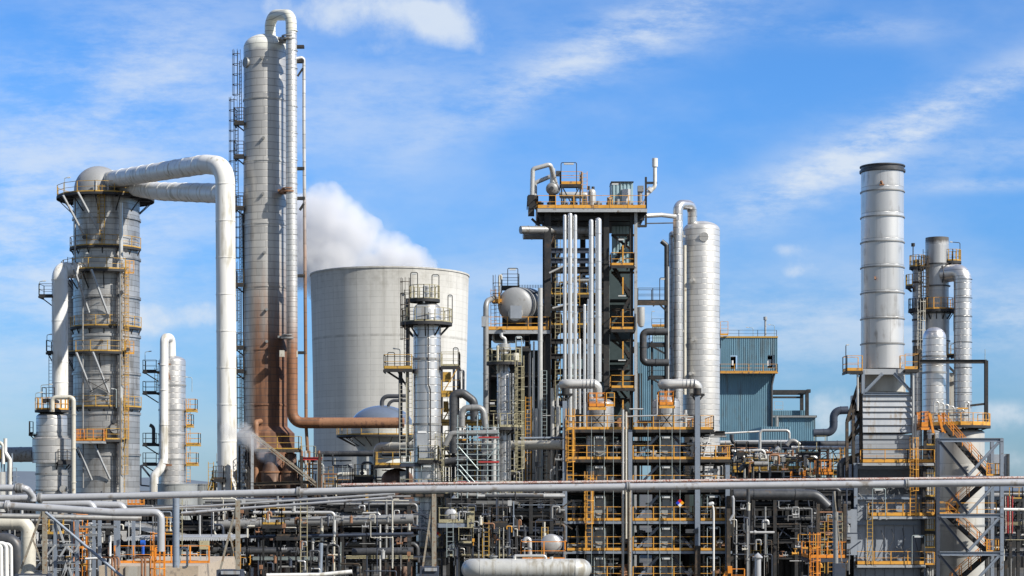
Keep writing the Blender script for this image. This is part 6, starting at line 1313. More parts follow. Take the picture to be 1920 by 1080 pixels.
def midPlatform():
    Y = 112; t = Thing('access_platform', 'small orange railed platform behind the big pale foreground drum', 'platform', (X(1020, Y), Y, 0))
    deckbox(t, 978, 1062, Y, Y + 3, 1050, 'orange_red', 'grating', 'steel_dark', sides='flr', toe=.15, sp=1.1); t.part('post', MB().beam(P(982, 1052, Y + .3), (X(982, Y), Y + .3, 0), .12).beam(P(1058, 1052, Y + .3), (X(1058, Y), Y + .3, 0), .12), 'steel_dark')
    d = Thing('drum', 'shiny round drum end on the small orange platform', 'drum', tuple(P(1033, 1049, Y + 1.5))); d.part('shell', MB().capsule(P(1033, 1020, Y + 1), P(1036, 1020, Y + 5), 19 * S(Y), .4, 36), 'pipe'); d.part('saddle', MB().box(X(1026, Y), X(1042, Y), Y + 1.2, Y + 1.6, Z(1050, Y), Z(1030, Y)), 'steel_dark')
    p = Thing('pump', 'white U bend pump left of the shiny drum end', 'pump', tuple(P(987, 1049, Y + .6))); p.part('body', MB().box(X(978, Y), X(984, Y), Y + .5, Y + 1, Z(1026, Y), Z(1012, Y)), 'panel_pale'); p.part('pipe_wall', MB().tube([P(984, 1018, Y + .4), P(984, 1010, Y + .4), P(993, 1010, Y + .4), P(994, 1049, Y + .4)], .13, bend=.22), 'pipe_light')
    t2 = Thing('capped_vent', 'blue grey vent post with pointed cap at the bottom right of centre', 'vent', (X(1421, 100), 100, 0)); t2.part('pole', MB().cyl((X(1421, 100), 100, 0), P(1421, 1046, 100), .17, seg=20), 'pipe_blue'); t2.part('cap', MB().lathe([(.17, Z(1047, 100)), (.26, Z(1046, 100)), (.26, Z(1044, 100)), (.001, Z(1036, 100))], X(1421, 100), 100, 20), 'pipe_blue')
    o = Thing('access_platform', 'orange railed platform with ladder at the bottom near the guyed post', 'platform', (X(1555, 130), 130, 0)); deckbox(o, 1516, 1586, 130, 133, 1046, 'orange_red', 'grating', 'steel_navy', sides='flr', toe=.22); o.part('ladder', MB().ladder(X(1526, 129.6), 129.6, 0, Z(1022, 130), t=.08), 'orange_red'); o.part('post', MB().beam(P(1534, 1048, 130.4), P(1534, 945, 130.4), .22).beam(P(1584, 1048, 130.4), P(1584, 945, 130.4), .22).beam((X(1534, 130), 130.4, 0), P(1534, 1048, 130.4), .2).beam((X(1584, 130), 130.4, 0), P(1584, 1048, 130.4), .2), 'steel_brown'); o.part('rungs', MB().beam(P(1534, 960, 130.4), P(1584, 960, 130.4), .1).beam(P(1534, 978, 130.4), P(1584, 978, 130.4), .06).beam(P(1534, 998, 130.4), P(1584, 998, 130.4), .06), 'pipe_rust')
    z = Thing('stair_flight', 'bright orange stair head at the bottom beside the lamp post', 'stairs', (X(1360, 135), 135, 0)); z.part('rails', MB().beam(P(1352, 1092, 135), P(1364, 1072, 135), .25).beam(P(1364, 1068, 135), P(1372, 1068, 135), .5).rail([P(1372, 1090, 135), P(1396, 1090, 135)], h=.9, toe=.1), 'orange_red')
midPlatform()

# ================================================================ PIPE RACKS (dark middle ground)
def rack(x0, x1, Y, depth, levels, step, label, mats, npipe, rr, seed, colmat='steel_dark', roof=None, pl=None):
    step = step * .72; npipe += 1
    rd = random.Random(seed); t = Thing('pipe_rack', label, 'pipe rack', (X((x0 + x1) / 2, Y), Y, 0)); s = S(Y); x = x0
    top = min(levels)
    while x <= x1 + 1:
        for dy in (0, depth): t.part('column', MB().ibeam((X(x, Y), Y + dy, 0), P(x, top - 4, Y) + Vector((0, dy, 0)), .28, .28, .04), colmat)
        x += step
    for k, py in enumerate(levels):
        b = MB()
        for dy in (0, depth): b.ibeam(P(x0, py, Y) + Vector((0, dy, 0)), P(x1, py, Y) + Vector((0, dy, 0)), .22, .3)
        x = x0
        while x <= x1 + 1: b.ibeam(P(x, py, Y), P(x, py, Y) + Vector((0, depth, 0)), .2, .25); x += step
        t.part('tier', b, rd.choice(['steel_dark', 'steel_navy', colmat]))
        if roof and k in roof: t.part('shade_deck', MB().box(X(x0, Y), X(x1, Y), Y + .4, Y + depth, Z(py, Y) - .2, Z(py, Y) - .16), 'grating')  # solid deck added to keep the sun off the tiers below
        for i in range(npipe):
            r = rd.uniform(*rr); yy = Y + .5 + (depth - 1) * (i + .5) / npipe; a = rd.uniform(x0, x0 + (x1 - x0) * .35) if rd.random() < .5 else x0 - 5; c = rd.uniform(x0 + (x1 - x0) * .6, x1) if rd.random() < .5 else x1 + 5
            z = Z(py, Y) + .16 + r; p = Vector((X(a, Y), yy, z)); q = Vector((X(c, Y), yy, z)); m = rd.choice(mats)
            pts = [p, q]
            if rd.random() < .35: pts = [p, q, q + Vector((0, 0, -rd.uniform(.8, 2.0)))]
            elif rd.random() < .35: pts = [p + Vector((0, 0, rd.uniform(.6, 1.3))), p, q]
            mb = MB().tube(pts, r, seg=10)
            n = int((q - p).length / 3)
            for e in range(n): cc = p + (q - p) * (e + .5) / n; mb.cyl(cc, cc + Vector((.08, 0, 0)), r * 1.3, seg=10)
            solo('rack_pipe', mb, m, pl[0], 'pipe', pl[1])
    ex = MB(); x = x0
    while x < x1 - 5:
        for a, b in zip(levels, levels[1:]):
            if rd.random() < .4: ex.beam(P(x, b, Y + .3), P(x + step, a, Y + .3), .1) if rd.random() < .5 else ex.beam(P(x, a, Y + .3), P(x + step, b, Y + .3), .1)
            if rd.random() < .5: ex.beam(P(x, (a + b) / 2, Y + .1), P(x + step, (a + b) / 2, Y + .1), .1)
            if rd.random() < .5: ex.beam(P(x + step * rd.random(), b, Y + .2), P(x + step * .5, a, Y + .2), .09)
        x += step
    t.part('bracing', ex, rd.choice(['steel_dark', 'steel_navy', 'steel_brown']))
    # upright lines and conduit runs on the rack face
    nv = int((x1 - x0) / (9 if Y < 180 else 16)); zb = max(.3, Z(1085, Y))
    for i in range(nv):
        x = rd.uniform(x0, x1); a = Z(rd.choice(levels), Y) + rd.uniform(-.4, 1.2); b = max(zb, a - rd.uniform(1.2, 5)); yy = Y - rd.uniform(.15, .9)
        r = rd.choice((.03, .03, .04, .05, .08)); X0 = X(x, Y); pts = [(X0, yy, b), (X0, yy, a)]
        if rd.random() < .45: e = rd.choice((-1, 1)) * rd.uniform(.4, 1.8); pts += [(X0 + e, yy, a)]
        if rd.random() < .3: pts = [(X0 + rd.choice((-1, 1)) * rd.uniform(.3, 1.2), yy, b)] + pts
        mb = MB().tube(pts, r, bend=r * 3, seg=8)
        if rd.random() < .5: zz = b + (a - b) * rd.random(); mb.cyl((X0, yy, zz), (X0, yy, zz + r * 3), r * 1.8, seg=8)
        solo('rack_riser', mb, rd.choice(mats * 2 + ['pipe_grey', 'pipe_cream', 'steel_blue', 'galv', 'pipe_light', 'steel_dark', 'steel_dark']), pl[0].replace('lying in', 'running up'), 'pipe', pl[1] + ' running upright')
    for i in range(max(2, nv // 4)):
        py = rd.uniform(min(levels), max(levels)); x = rd.uniform(x0, x1 - 60); L = rd.uniform(40, 160); yy = Y - rd.uniform(.1, .5)
        mb = MB()
        for k in range(rd.randint(1, 3)): q = P(x, py + k * 2.4, Y); q.y = yy; mb.cyl(q, (X(min(x + L, x1), Y), yy, q.z), .035, seg=6)
        solo('conduit_run', mb, rd.choice(['galv', 'pipe_grey', 'steel_blue', 'pipe_dark', 'olive']), 'thin conduit strung ' + pl[0].split('lying ')[1].replace('in the', 'on the', 1), 'conduit', 'conduits ' + pl[1])
    for i in range(max(1, nv // 14)):
        py = rd.choice(levels); x = rd.uniform(x0, x1 - 40)
        deckbox(t, x, x + rd.uniform(18, 38), Y - 1.2, Y - .1, py, rd.choice(['olive', 'yellow', 'orange', 'steel_dark']), 'grating', 'steel_dark', sides='flr', toe=.12)
    return t
MD = ['pipe_dark', 'pipe_dark', 'pipe_dark', 'steel_navy', 'steel_dark', 'steel_brown', 'pipe_grey']  # mostly dark colours, so the racks look shaded even in sun
rack(385, 600, 132, 7, [948, 975, 1004, 1032, 1060], 54, 'dark pipe rack under the tallest column behind the middle trestle', MD, 4, (.08, .22), 1, roof=(0, 1, 2), pl=('dark pipe lying in the rack under the tallest column', 'pipes in the rack under the tallest column'))
rack(600, 775, 136, 7, [952, 978, 1002, 1030, 1058], 58, 'dark pipe rack left of the slim column foot', MD, 4, (.08, .24), 2, roof=(0, 1, 2), pl=('dark pipe lying in the rack left of the slim column', 'pipes in the rack left of the slim column'))
rack(840, 1056, 140, 8, [938, 965, 992, 1020, 1048], 54, 'dark pipe rack between slim column and orange railed frame', MD + ['pipe_light'], 4, (.06, .2), 3, roof=(0, 1, 2), pl=('pipe lying in the rack between slim column and orange railed frame', 'pipes in the central rack'))
rack(1372, 1595, 152, 9, [925, 953, 985, 1015, 1045], 56, 'dark pipe rack between orange railed frame and furnace', ['pipe_dark', 'pipe_dark', 'steel_navy'], 4, (.08, .24), 4, roof=(0, 1, 2, 3), pl=('dark pipe lying in the rack left of the furnace', 'pipes in the rack left of the furnace'))
rack(160, 400, 128, 7, [962, 990, 1030, 1058], 60, 'low dark rack behind the lower left concrete block', MD + ['pipe_light', 'pipe_grey'], 4, (.06, .2), 5, roof=(0, 1), pl=('pipe lying in the rack behind the lower left concrete block', 'pipes in the lower left rack'))
rack(0, 150, 118, 6, [985, 1010, 1040], 50, 'low dark rack behind the cream elbow at far left', MD + ['pipe_light', 'pipe_light'], 4, (.06, .16), 6, roof=(0,), pl=('pipe lying in the rack behind the far left cream elbow', 'pipes in the far left rack'))
rack(1372, 1600, 190, 8, [838, 862, 888], 57, 'open pipe rack in front of the small blue sheds', ['pipe_dark', 'pipe_grey', 'pipe_light'], 2, (.1, .22), 7, colmat='steel_brown', pl=('pipe lying in the open rack before the small blue sheds', 'pipes in the open rack'))
rack(390, 775, 205, 10, [918, 935, 955, 985], 64, 'far dark rack behind the tallest column foot', MD, 3, (.12, .3), 8, roof=(1, 2), pl=('dark pipe lying in the far rack behind the tallest column foot', 'pipes in the far rack'))
rack(1880, 1960, 180, 10, [935, 960, 985, 1010, 1040], 20, 'grey pipe rack at the right edge beyond the stair tower', ['pipe_light', 'pipe_dark', 'pipe_grey'], 3, (.08, .2), 9, pl=('pipe lying in the rack at the right edge', 'pipes in the right edge rack'))
# big low buildings closing the view, near-black walls standing in for shade
for (x0, x1, Y, top, lab, mt) in ((-80, 400, 235, 935, 'low dark plant hall far behind the left columns', 'shade_black'), (400, 860, 236, 925, 'low dark plant hall behind the tallest and slim columns', 'shade_black'), (860, 1200, 185, 845, 'dark plant hall behind the steel tower', 'teal_dark'), (1335, 1600, 163, 925, 'dark plant hall left of the furnace', 'shade_black'), (1600, 1960, 230, 925, 'dark plant hall behind the furnace and stairs', 'steel_dark')):
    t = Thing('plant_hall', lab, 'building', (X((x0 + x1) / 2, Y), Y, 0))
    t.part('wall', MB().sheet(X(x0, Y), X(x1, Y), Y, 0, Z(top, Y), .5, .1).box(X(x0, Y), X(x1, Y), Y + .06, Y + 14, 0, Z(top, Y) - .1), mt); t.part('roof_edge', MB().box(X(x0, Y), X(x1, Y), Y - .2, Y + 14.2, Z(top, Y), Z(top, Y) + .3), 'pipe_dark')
# named pipes in the dark middle ground
NP = [([(378, 985, 131), (600, 977, 131), (775, 973, 131)], 9, 'pipe_grey', 'fat grey horizontal pipe left of the slim column below the foreground pipe', 2.4),
      ([(376, 1009, 128), (775, 1001, 128)], 3.0, 'steel_navy', 'long navy tube with a thin bright top edge', 4),
      ([(380, 1033, 130), (560, 1033, 130)], 7, 'pipe_dark', 'fat dark pipe low behind the middle trestle', 2),
      ([(660, 1035, 130), (775, 1033, 130)], 7, 'pipe_dark', 'fat dark pipe low left of the slim column foot', 2),
      ([(475, 961, 127), (627, 961, 127), (627, 1006, 127)], 3, 'pipe_light', 'pale pipe running right then dropping below the long line', 3),
      ([(600, 1080, 122), (602, 1018, 122)], 4, 'steel_blue', 'short blue grey post in the dark lower centre', 0),
      ([(500, 1079, 110), (600, 1078, 110), (660, 1072, 110)], 4, 'white', 'white pipe along the bottom edge left of centre', 0),
      ([(610, 975, 140), (610, 948, 140), (618, 944, 140)], 4, 'pipe_light', 'short pale pipe elbow standing on the fat grey pipe', 0),
      ([(603, 1015, 132), (603, 985, 132)], 3.3, 'pipe_cream', 'short cream vertical stub below the fat grey pipe', 0),
      ([(985, 834, 158), (1056, 833, 158)], 7.5, 'pipe_cream', 'cream horizontal pipe ending at the orange railed frame column', 2.5),
      ([(975, 822, 157), (1058, 821, 157)], 2.5, 'steel_blue', 'thin blue grey beam like pipe above the cream one', 0),
      ([(985, 932, 146), (1050, 931, 146)], 5, 'pipe_cream', 'short cream header just under the foreground pipe by the frame', 1),
      ([(1018, 968, 145), (1018, 945, 145)], 2.5, 'white', 'short white stub rising under the short cream header', 0),
      ([(900, 972, 144), (1056, 969, 144)], 2, 'pipe_light', 'thin pale pipe left of the orange railed frame', 3),
      ([(842, 1000, 144), (916, 1000, 144)], 2, 'pipe_light', 'thin pale pipe right of the slim column foot', 3),
      ([(846, 970, 143), (846, 945, 143), (856, 932, 143)], 7, 'pipe', 'silver elbowed pipe right of the slim column below the foreground pipe', 0),
      ([(1375, 927, 149), (1530, 928, 149), (1552, 950, 149)], 10, 'pipe_dark', 'fat dark pipe with shiny drooping end left of the furnace', 2.5),
      ([(1403, 1095, 147), (1403, 905, 147)], 3.5, 'pipe_dark', 'dark upright post at the left of the dark rack', 0),
      ([(1435, 1040, 148), (1435, 950, 148)], 1.8, 'pipe_grey', 'thin grey upright in the dark rack', 0),
      ([(1373, 930, 147.5), (1375, 935, 147.5), (1375, 965, 147.5), (1368, 976, 147.5)], 2.6, 'pipe_blue', 'pale blue grey crooked pipe right of the orange railed frame', 0),
      ([(1350, 830, 195), (1480, 829, 195)], 4.2, 'pipe_light', 'silver horizontal pipe before the blue building foot', 3),
      ([(1480, 833, 186), (1600, 833, 186)], 6.5, 'pipe_dark', 'thick dark pipe crossing to the furnace', 2.5),
      ([(1484, 839, 184), (1602, 839, 184)], 2.8, 'white', 'white pipe under the thick dark one crossing to the furnace', 3),
      ([(1425, 862, 183), (1425, 807, 183), (1480, 807, 183), (1480, 822, 183)], 2.6, 'pipe_light', 'pale square pipe loop before the small blue shed', 0),
      ([(1350, 813, 184), (1425, 809, 184)], 1.6, 'white', 'thin white line left of the square pipe loop', 0),
      ([(1475, 835, 183), (1484, 822, 183), (1500, 834, 183)], 4, 'pipe_grey', 'grey hump shaped pipe before the blue annex', 0),
      ([(1372, 846, 182), (1378, 843, 182), (1380, 862, 182)], 3, 'pipe_light', 'small silver elbow right of the white stair', 0),
      ([(1395, 846, 182), (1432, 844, 182), (1436, 860, 182)], 3, 'pipe_light', 'silver elbow pipe left of the square loop foot', 0),
      ([(1452, 862, 182), (1454, 846, 182), (1462, 840, 182)], 5, 'pipe_light', 'stubby silver elbow under the square pipe loop', 0),
      ([(1385, 882, 180), (1400, 870, 180), (1440, 870, 180)], 5, 'pipe_grey', 'grey horizontal drum behind the dull yellow railing', 1),
      ([(1385, 906, 150), (1400, 903, 150), (1400, 915, 150)], 4, 'pipe_dark', 'dark crook pipe right of the railed frame above the foreground pipe', 0),
      ([(1860, 955, 172), (1960, 956, 172)], 2.8, 'white', 'white pipe at the right edge below the foreground pipe', 3),
      ([(1880, 901, 150), (1960, 900, 150)], 3, 'pipe_light', 'pale pipe at the right edge near the foreground pipe', 0)]
for pts, r, mt, lab, jn in NP: pipe_thing('process_pipe', pts, r, mt, lab, 'pipe', joints=jn, jr=1.1)
for i in range(4):
    pipe_thing('red_riser', [(1886 + i * 4, 1000, 176), (1885 + i * 4.5, 930, 176)], 1.1, 'red' if i % 2 else 'thin_pink', 'thin reddish hose hanging at the right edge rack', 'hose', 'hoses at the right edge')
def yellowDeck():
    Y = 186; t = Thing('access_platform', 'long dull yellow railed platform before the small blue sheds', 'platform', (X(1440, Y), Y, 0))
    deckbox(t, 1374, 1512, Y, Y + 4, 880, 'yellow', 'grating', 'yellow', sides='flr', toe=.35, sp=2); t.part('box_body', MB().box(X(1380, Y), X(1500, Y), Y + .3, Y + 4, Z(900, Y), Z(884, Y)), 'steel_dark'); 
    for x in (1380, 1420, 1465, 1505): t.part('post', MB().beam((X(x, Y), Y + .3, 0), P(x, 882, Y + .3), .25), 'steel_dark')
    t2 = Thing('access_platform', 'bright orange cage like platform between yellow deck and furnace', 'platform', (X(1545, 180), 180, 0)); deckbox(t2, 1532, 1560, 180, 182, 884, 'orange_red', 'grating', 'orange_red', sides='flrb', mid=2, sp=.6, toe=.3); deckbox(t2, 1488, 1512, 181, 183, 903, 'orange_red', 'grating', 'orange_red', sides='flr', mid=2, sp=.6, toe=.2)
    t2.part('post', MB().beam((X(1535, 180.3), 180.3, 0), P(1535, 884, 180.3), .2).beam((X(1558, 180.3), 180.3, 0), P(1558, 884, 180.3), .2), 'steel_dark')
    g = Thing('access_platform', 'dull cream platform with ladder panel right of the slim column low down', 'platform', (X(860, 138), 138, 0)); deckbox(g, 822, 888, 138, 141, 980, 'olive', 'grating', 'steel_blue', sides='flr', toe=.25, th=.3); g.part('panel', MB().box(X(876, 137.8), X(889, 137.8), 137.8, 137.9, Z(990, 138), Z(958, 138)), 'olive'); g.part('post', MB().beam((X(858, 139), 139, 0), P(858, 982, 139), .18).beam((X(886, 139), 139, 0), P(886, 982, 139), .18), 'steel_navy')
    g.part('drum', MB().capsule(P(846, 966, 139.4), P(846, 966, 140.6), .5, .5, 20), 'pipe_blue')
yellowDeck()
def tangle(x0, x1, y0, y1, Y, n, where, mats, seed, plat=0, lad=0):
    rd = random.Random(seed); s = S(Y)
    for i in range(n):
        x = rd.uniform(x0, x1); yy = Y + rd.uniform(-2, 4); k = rd.random(); r = rd.choice((.6, .8, 1, 1.2, 1.6, 2.4)) * s
        if k < .45:
            a = rd.uniform(y0, y0 + (y1 - y0) * .7); pts = [P(x, y1 + rd.uniform(-10, 10), yy), P(x, a, yy)]
            if rd.random() < .35: pts.append(P(x + rd.choice((-1, 1)) * rd.uniform(8, 30), a, yy))
            if len(pts) == 3 and rd.random() < .6: pts.append(pts[-1] + Vector((0, 0, -rd.uniform(.5, 2))))
        else:
            a = rd.uniform(y0, y1); L = rd.uniform(30, 90); pts = [P(max(x - L / 2, x0), a, yy), P(min(x + L / 2, x1), a, yy)]
            if rd.random() < .5: pts.append(pts[-1] + Vector((0, 0, -rd.uniform(.6, 3))))
            if rd.random() < .3: pts = [pts[0] + Vector((0, 0, rd.uniform(.5, 1.5)))] + pts
        mb = MB().tube(pts, r, bend=r * 2.6, seg=9)
        for a, b in zip(pts, pts[1:]):
            if (b - a).length > 1.5 and rd.random() < .7: c = a + (b - a) * rd.uniform(.2, .8); d = (b - a).normalized(); mb.cyl(c - d * r * .8, c + d * r * .8, r * 1.7, seg=9)
        solo('process_line', mb, rd.choice(mats), 'thin process pipe threading ' + where, 'pipe', 'thin pipes ' + where)
    for i in range(plat):
        x = rd.uniform(x0, x1 - 30); py = rd.uniform(y0 + 10, y1); w_ = rd.uniform(16, 40); t = Thing('access_platform', 'small railed service landing ' + where, 'platform', P(x, py, Y - 2), 'small landings ' + where)
        deckbox(t, x, x + w_, Y - 3, Y - 1.5, py, rd.choice(['yellow', 'orange', 'olive', 'steel_brown']), 'grating', 'steel_dark', sides='flr', toe=.14); t.part('post', MB().beam(P(x + 2, py + 1, Y - 2.5), (X(x + 2, Y - 2.5), Y - 2.5, 0), .12).beam(P(x + w_ - 2, py + 1, Y - 2.5), (X(x + w_ - 2, Y - 2.5), Y - 2.5, 0), .12), 'steel_dark')
    for i in range(lad):
        x = rd.uniform(x0, x1); a = rd.uniform(y0, (y0 + y1) / 2); t = Thing('ladder', 'thin access ladder ' + where, 'ladder', P(x, y1, Y - 3), 'ladders ' + where); t.part('rails', MB().ladder(X(x, Y - 3), Y - 3, Z(y1, Y - 3), Z(a, Y - 3), cage=False), rd.choice(['olive', 'yellow', 'orange', 'galv']))
MT = ['pipe_dark', 'pipe_grey', 'pipe_light', 'pipe_cream', 'pipe_dark', 'steel_dark', 'pipe', 'pipe_rust']
tangle(598, 775, 862, 925, 175, 22, 'under the cream elevated tank', MT, 31, 3, 3)
tangle(828, 910, 745, 925, 154, 20, 'between slim column and drum frame', ['pipe_dark', 'pipe_dark', 'pipe_grey', 'steel_dark', 'pipe_cream'], 32, 3, 3)
tangle(395, 475, 865, 930, 164, 15, 'round the great white pipe foot', MT, 33, 1, 2)
tangle(560, 606, 845, 925, 164, 10, 'right of the tallest column base', MT, 34, 2, 2)
tangle(1342, 1595, 838, 905, 182, 34, 'before the blue sheds', MT + ['pipe_light', 'pipe_grey'], 35, 3, 3)
tangle(915, 1050, 640, 925, 161, 17, 'inside the drum frame', ['pipe_dark', 'pipe_grey', 'pipe_light', 'steel_dark'], 36, 2, 2)
tangle(1034, 1140, 420, 800, 169, 15, 'inside the tall dark tower', ['pipe_dark', 'pipe_grey', 'steel_dark', 'pipe_light'], 37, 0, 3)
tangle(1066, 1362, 815, 1080, 153, 48, 'inside the orange railed frame', ['pipe_dark', 'pipe_dark', 'pipe_grey', 'pipe_grey', 'pipe_light', 'steel_dark', 'pipe_cream'], 38, 0, 0)
tangle(380, 775, 935, 1075, 129, 24, 'across the dark rack below the tallest column', ['pipe_dark', 'pipe_dark', 'pipe_grey', 'steel_navy', 'steel_navy', 'pipe_cream', 'steel_dark'], 39, 2, 2)
tangle(835, 1056, 935, 1045, 136, 22, 'across the dark rack right of the slim column', ['pipe_dark', 'pipe_dark', 'pipe_grey', 'steel_dark', 'olive', 'steel_navy'], 40, 2, 3)
tangle(1375, 1595, 945, 1075, 147, 20, 'across the dark rack left of the furnace', ['pipe_dark', 'pipe_dark', 'steel_navy', 'pipe_grey', 'steel_brown', 'pipe_light'], 41, 2, 3)
tangle(60, 230, 975, 1075, 108, 19, 'in the braced rack at lower left', ['pipe_light', 'pipe_grey', 'steel_light', 'pipe_dark', 'white', 'steel_dark'], 42, 2, 1)
tangle(235, 400, 935, 1045, 122, 15, 'behind the stout upright post', ['pipe_dark', 'pipe_grey', 'steel_navy', 'pipe_light', 'steel_blue'], 43, 2, 1)
tangle(1735, 1880, 880, 1075, 172, 9, 'behind the stair tower', ['pipe_dark', 'pipe_grey', 'pipe_light'], 44, 0, 2)
# small clutter: valves, posts and stubs one could count but not tell apart
rd = random.Random(77)
ZN = [(200, 440, 112, 1030, 1055, 26, 'behind the orange kick plate'), (390, 770, 126, 940, 1000, 44, 'in the dark tangle below the tallest column'), (390, 770, 122, 1010, 1075, 34, 'at the bottom left of the slim column'),
      (845, 1050, 132, 940, 1040, 46, 'in the dark tangle right of the slim column'), (1378, 1520, 178, 845, 882, 30, 'behind the dull yellow railing'), (1380, 1595, 140, 950, 1060, 40, 'in the dark rack left of the furnace'),
      (60, 240, 108, 975, 1055, 30, 'in the lower left rack'), (970, 1055, 150, 840, 930, 16, 'beside the orange railed frame')]
for (x0, x1, Y, y0, y1, n, where) in ZN:
    for k in range(n):
        x = rd.uniform(x0, x1); y = rd.uniform(y0, y1); yy = Y + rd.uniform(-2, 3); c = P(x, y, yy); b = MB(); kind = rd.random(); sc = S(yy) * rd.uniform(.7, 1.3)
        if kind < .4:
            r = 1.6 * sc; b.cyl(c + Vector((-5 * sc, 0, 0)), c + Vector((5 * sc, 0, 0)), r, seg=10); b.cyl(c, c + Vector((0, 0, 7 * sc)), r * .5, seg=8); b.cyl(c + Vector((0, 0, 7 * sc)), c + Vector((0, 0, 7.7 * sc)), 3 * sc, seg=12); b.cyl(c + Vector((-5 * sc, 0, 0)), c + Vector((-4 * sc, 0, 0)), r * 1.7, seg=10); b.cyl(c + Vector((4 * sc, 0, 0)), c + Vector((5 * sc, 0, 0)), r * 1.7, seg=10); nm = 'valve'
        elif kind < .75:
            h = rd.uniform(8, 22) * sc; w = rd.uniform(4, 14) * sc * rd.choice((-1, 1)); b.tube([c + Vector((0, 0, -h)), c, c + Vector((w, 0, 0)), c + Vector((w, 0, -h * .5))] if rd.random() < .5 else [c + Vector((0, 0, -h)), c, c + Vector((w, 0, 0))], rd.uniform(1, 2) * sc, bend=2.5 * sc, seg=8); nm = 'pipe_stub'
        elif kind < .88:
            b.cyl(c + Vector((0, 0, -6 * sc)), c + Vector((0, 0, 5 * sc)), 3 * sc, seg=14); b.cyl(c + Vector((0, 0, 5 * sc)), c + Vector((0, 0, 6.5 * sc)), 3.6 * sc, seg=14); b.cyl(c + Vector((0, 0, 6.5 * sc)), c + Vector((0, 0, 9 * sc)), 1.2 * sc, seg=8); nm = 'filter_pot'
        else:
            b.box(c.x - 3 * sc, c.x + 3 * sc, c.y, c.y + .3, c.z - 4 * sc, c.z + 4 * sc); b.beam(c + Vector((0, .2, -4 * sc)), c + Vector((0, .2, -14 * sc)), .06); nm = 'junction_box'
        m = rd.choice(['pipe_light', 'pipe_cream', 'pipe_grey', 'pipe_dark', 'pipe_dark', 'steel_navy', 'pipe_rust', 'pipe', 'pipe_grey', 'orange' if rd.random() < .5 else 'pipe_dark'])
        nice = {'valve': 'small flanged valve', 'pipe_stub': 'short bent pipe stub', 'filter_pot': 'small capped filter pot', 'junction_box': 'small box on a post'}[nm]
        solo(nm, b, m, nice + ' ' + where, nm.replace('_', ' '), nice + 's ' + where)

# ================================================================ LIGHT, SKY, CAMERA
SUN_EL, SUN_AZ = 39.0, 57.0   # azimuth: degrees to the right of straight behind the camera
sd = bpy.data.lights.new('sun', 'SUN'); sd.energy = 5.0; sd.angle = R(0.53); sd.color = (1.0, 0.955, 0.87)
so = bpy.data.objects.new('sun', sd); C.objects.link(so)
dirv = Vector((math.sin(R(SUN_AZ)) * math.cos(R(SUN_EL)), -math.cos(R(SUN_AZ)) * math.cos(R(SUN_EL)), math.sin(R(SUN_EL))))  # towards the sun
so.rotation_euler = dirv.to_track_quat('Z', 'Y').to_euler(); so.location = (40, -40, 80)

w = bpy.data.worlds.new('World'); bpy.context.scene.world = w; w.use_nodes = True
t = NT(w.node_tree); bg = t.n['Background']
sky = t.node('ShaderNodeTexSky', sky_type='NISHITA'); sky.sun_disc = False; sky.sun_elevation = R(SUN_EL)
sky.sun_rotation = math.atan2(dirv.x, dirv.y)
sky.altitude = 0; sky.air_density = 1.0; sky.dust_density = 0.3; sky.ozone_density = 2.5
tc = t.node('ShaderNodeTexCoord').outputs['Generated']
sp = t.node('ShaderNodeSeparateXYZ'); t.put(sp.inputs[0], tc)
yy = t.m('MAXIMUM', t.m('ABSOLUTE', sp.outputs[1]), 0.12)
U = t.m('MULTIPLY', t.m('DIVIDE', sp.outputs[0], yy), F / 1920); V = t.m('MULTIPLY', t.m('DIVIDE', sp.outputs[2], yy), F / 1920)
uv = t.node('ShaderNodeCombineXYZ'); t.put(uv.inputs[0], U); t.put(uv.inputs[1], V); uv = uv.outputs[0]
nA = t.noise(uv, 9, 9, 0.58); nB0 = t.noise(uv, 4.0, 9, 0.66, sc=(1, 4.2, 1), rot=(0, 0, R(-27))); nB1 = t.noise(uv, 16, 7, 0.7, sc=(1, 2.2, 1), rot=(0, 0, R(25)))
nB = t.m('ADD', t.m('MULTIPLY', nB0, .68), t.m('MULTIPLY', nB1, .32)); nC = t.noise(uv, 2.3, 6, 0.6, sc=(1, 2.0, 1), rot=(0, 0, R(-15)))
def blob(px, py, sx, sy, rot, amp):
    du = t.m('SUBTRACT', U, (px - 960) / 1920); dv = t.m('SUBTRACT', V, (HOR - py) / 1920)
    c, s_ = math.cos(R(rot)), math.sin(R(rot)); sx /= 1920; sy /= 1920
    a = t.m('ADD', t.m('MULTIPLY', du, c / sx), t.m('MULTIPLY', dv, s_ / sx)); b = t.m('ADD', t.m('MULTIPLY', du, -s_ / sy), t.m('MULTIPLY', dv, c / sy))
    e = t.m('EXPONENT', t.m('MULTIPLY', t.m('ADD', t.m('MULTIPLY', a, a), t.m('MULTIPLY', b, b)), -1))
    return t.m('MULTIPLY', e, amp)
def total(L):
    s_ = L[0]
    for q in L[1:]: s_ = t.m('ADD', s_, q)
    return s_
puff = total([blob(*b) for b in ((690, 18, 190, 44, 0, 1.1), (830, 45, 90, 36, -25, .9), (265, 598, 55, 40, 0, .75), (380, 590, 60, 30, 0, .6), (640, 470, 130, 80, -35, .8), (560, 420, 70, 70, 0, .5), (1555, 780, 60, 50, 0, .8), (1880, 780, 90, 30, 0, .6), (1490, 467, 45, 14, 0, .45), (1560, 510, 70, 18, -20, .5), (1494, 510, 28, 16, 0, .6), (1545, 545, 10, 10, 0, .2), (1890, 860, 80, 30, 0, .6), (1480, 590, 60, 14, 0, .35), (720, 95, 60, 20, 0, .35))])
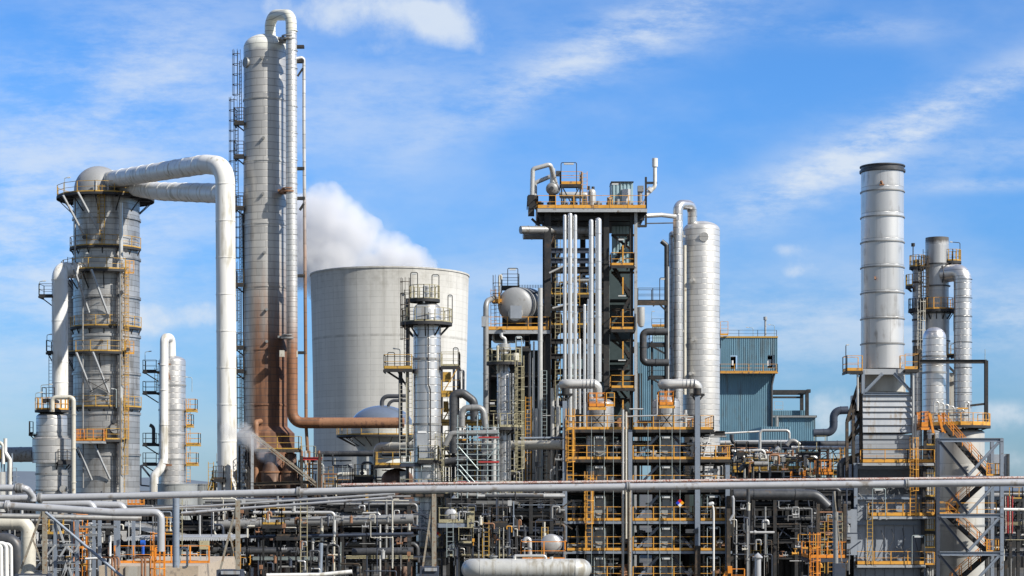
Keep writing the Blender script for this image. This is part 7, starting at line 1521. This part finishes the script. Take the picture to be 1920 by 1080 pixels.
wisp = total([blob(*b) for b in ((1720, 235, 300, 42, 27, 1.0), (1050, 130, 330, 50, 27, .62), (1300, 30, 240, 60, 20, .6), (1500, 330, 220, 60, 27, .5), (1850, 345, 160, 14, 3, .5), (1620, 55, 160, 26, 0, .4), (1400, 620, 520, 90, 5, .6), (60, 420, 380, 260, 0, .75), (300, 120, 260, 150, 20, .5), (1880, 600, 200, 60, 10, .4), (1880, 285, 200, 40, 10, .4), (700, 180, 260, 80, 20, .35), (950, 520, 160, 50, 0, .4))])
nD = t.noise(uv, 22, 8, 0.65)
nn = t.m('ADD', t.m('MULTIPLY', t.m('SUBTRACT', nA, .5), 3.2), t.m('MULTIPLY', t.m('SUBTRACT', nD, .5), 1.1))
cP = t.m('MULTIPLY', t.ramp(t.m('ADD', t.m('MULTIPLY', puff, .62), t.m('MULTIPLY', nn, t.m('MINIMUM', t.m('MULTIPLY', puff, 1.3), .55))), 0.06, 0.80), .86)
cW = t.m('MULTIPLY', t.m('MULTIPLY', t.m('MINIMUM', wisp, 1), t.ramp(nB, 0.36, 0.62)), .92)
cH = t.m('MULTIPLY', t.ramp(nC, 0.36, 0.70), 0.27)
cl = t.m('MINIMUM', t.m('ADD', t.m('MAXIMUM', cP, cW), cH), .9)
tint = t.mix(1.0, sky.outputs[0], (0.46, 0.88, 1.38), 'MULTIPLY')
lo = t.mix(1.0, sky.outputs[0], (0.33, 0.575, 0.96), 'MULTIPLY')
base = t.mix(t.ramp(V, 0.0, 0.42), lo, tint)
sunside = t.mix(1.0, sky.outputs[0], (0.53, 0.555, 0.60), 'MULTIPLY')   # sunward half behind the camera: whiter, and dimmed to cut fill light
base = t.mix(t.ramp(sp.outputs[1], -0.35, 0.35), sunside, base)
cloudc = t.mix(t.ramp(V, 0, .5), (6.2, 6.7, 7.3), (5.8, 6.5, 7.4))
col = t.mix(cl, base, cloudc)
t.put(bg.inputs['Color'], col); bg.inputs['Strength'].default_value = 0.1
SC = bpy.context.scene
cam = bpy.data.cameras.new('camera'); co = bpy.data.objects.new('camera', cam); C.objects.link(co); SC.camera = co
co.location = (0, 0, EYE); co.rotation_euler = (R(90), 0, 0); cam.sensor_width = 36; cam.lens = F / 1920 * 36; cam.shift_y = (HOR - 540) / 1920; cam.clip_start = 1; cam.clip_end = 12000
SC.render.resolution_x, SC.render.resolution_y = 1024, 576
SC.view_settings.view_transform = 'Standard'; SC.view_settings.look = 'None'; SC.view_settings.exposure = 0.30; SC.view_settings.gamma = 1
SC.cycles.max_bounces = 8; SC.cycles.diffuse_bounces = 2; SC.cycles.glossy_bounces = 2; SC.cycles.volume_bounces = 7
for o in bpy.data.objects:
    if '_org' in o: del o['_org']
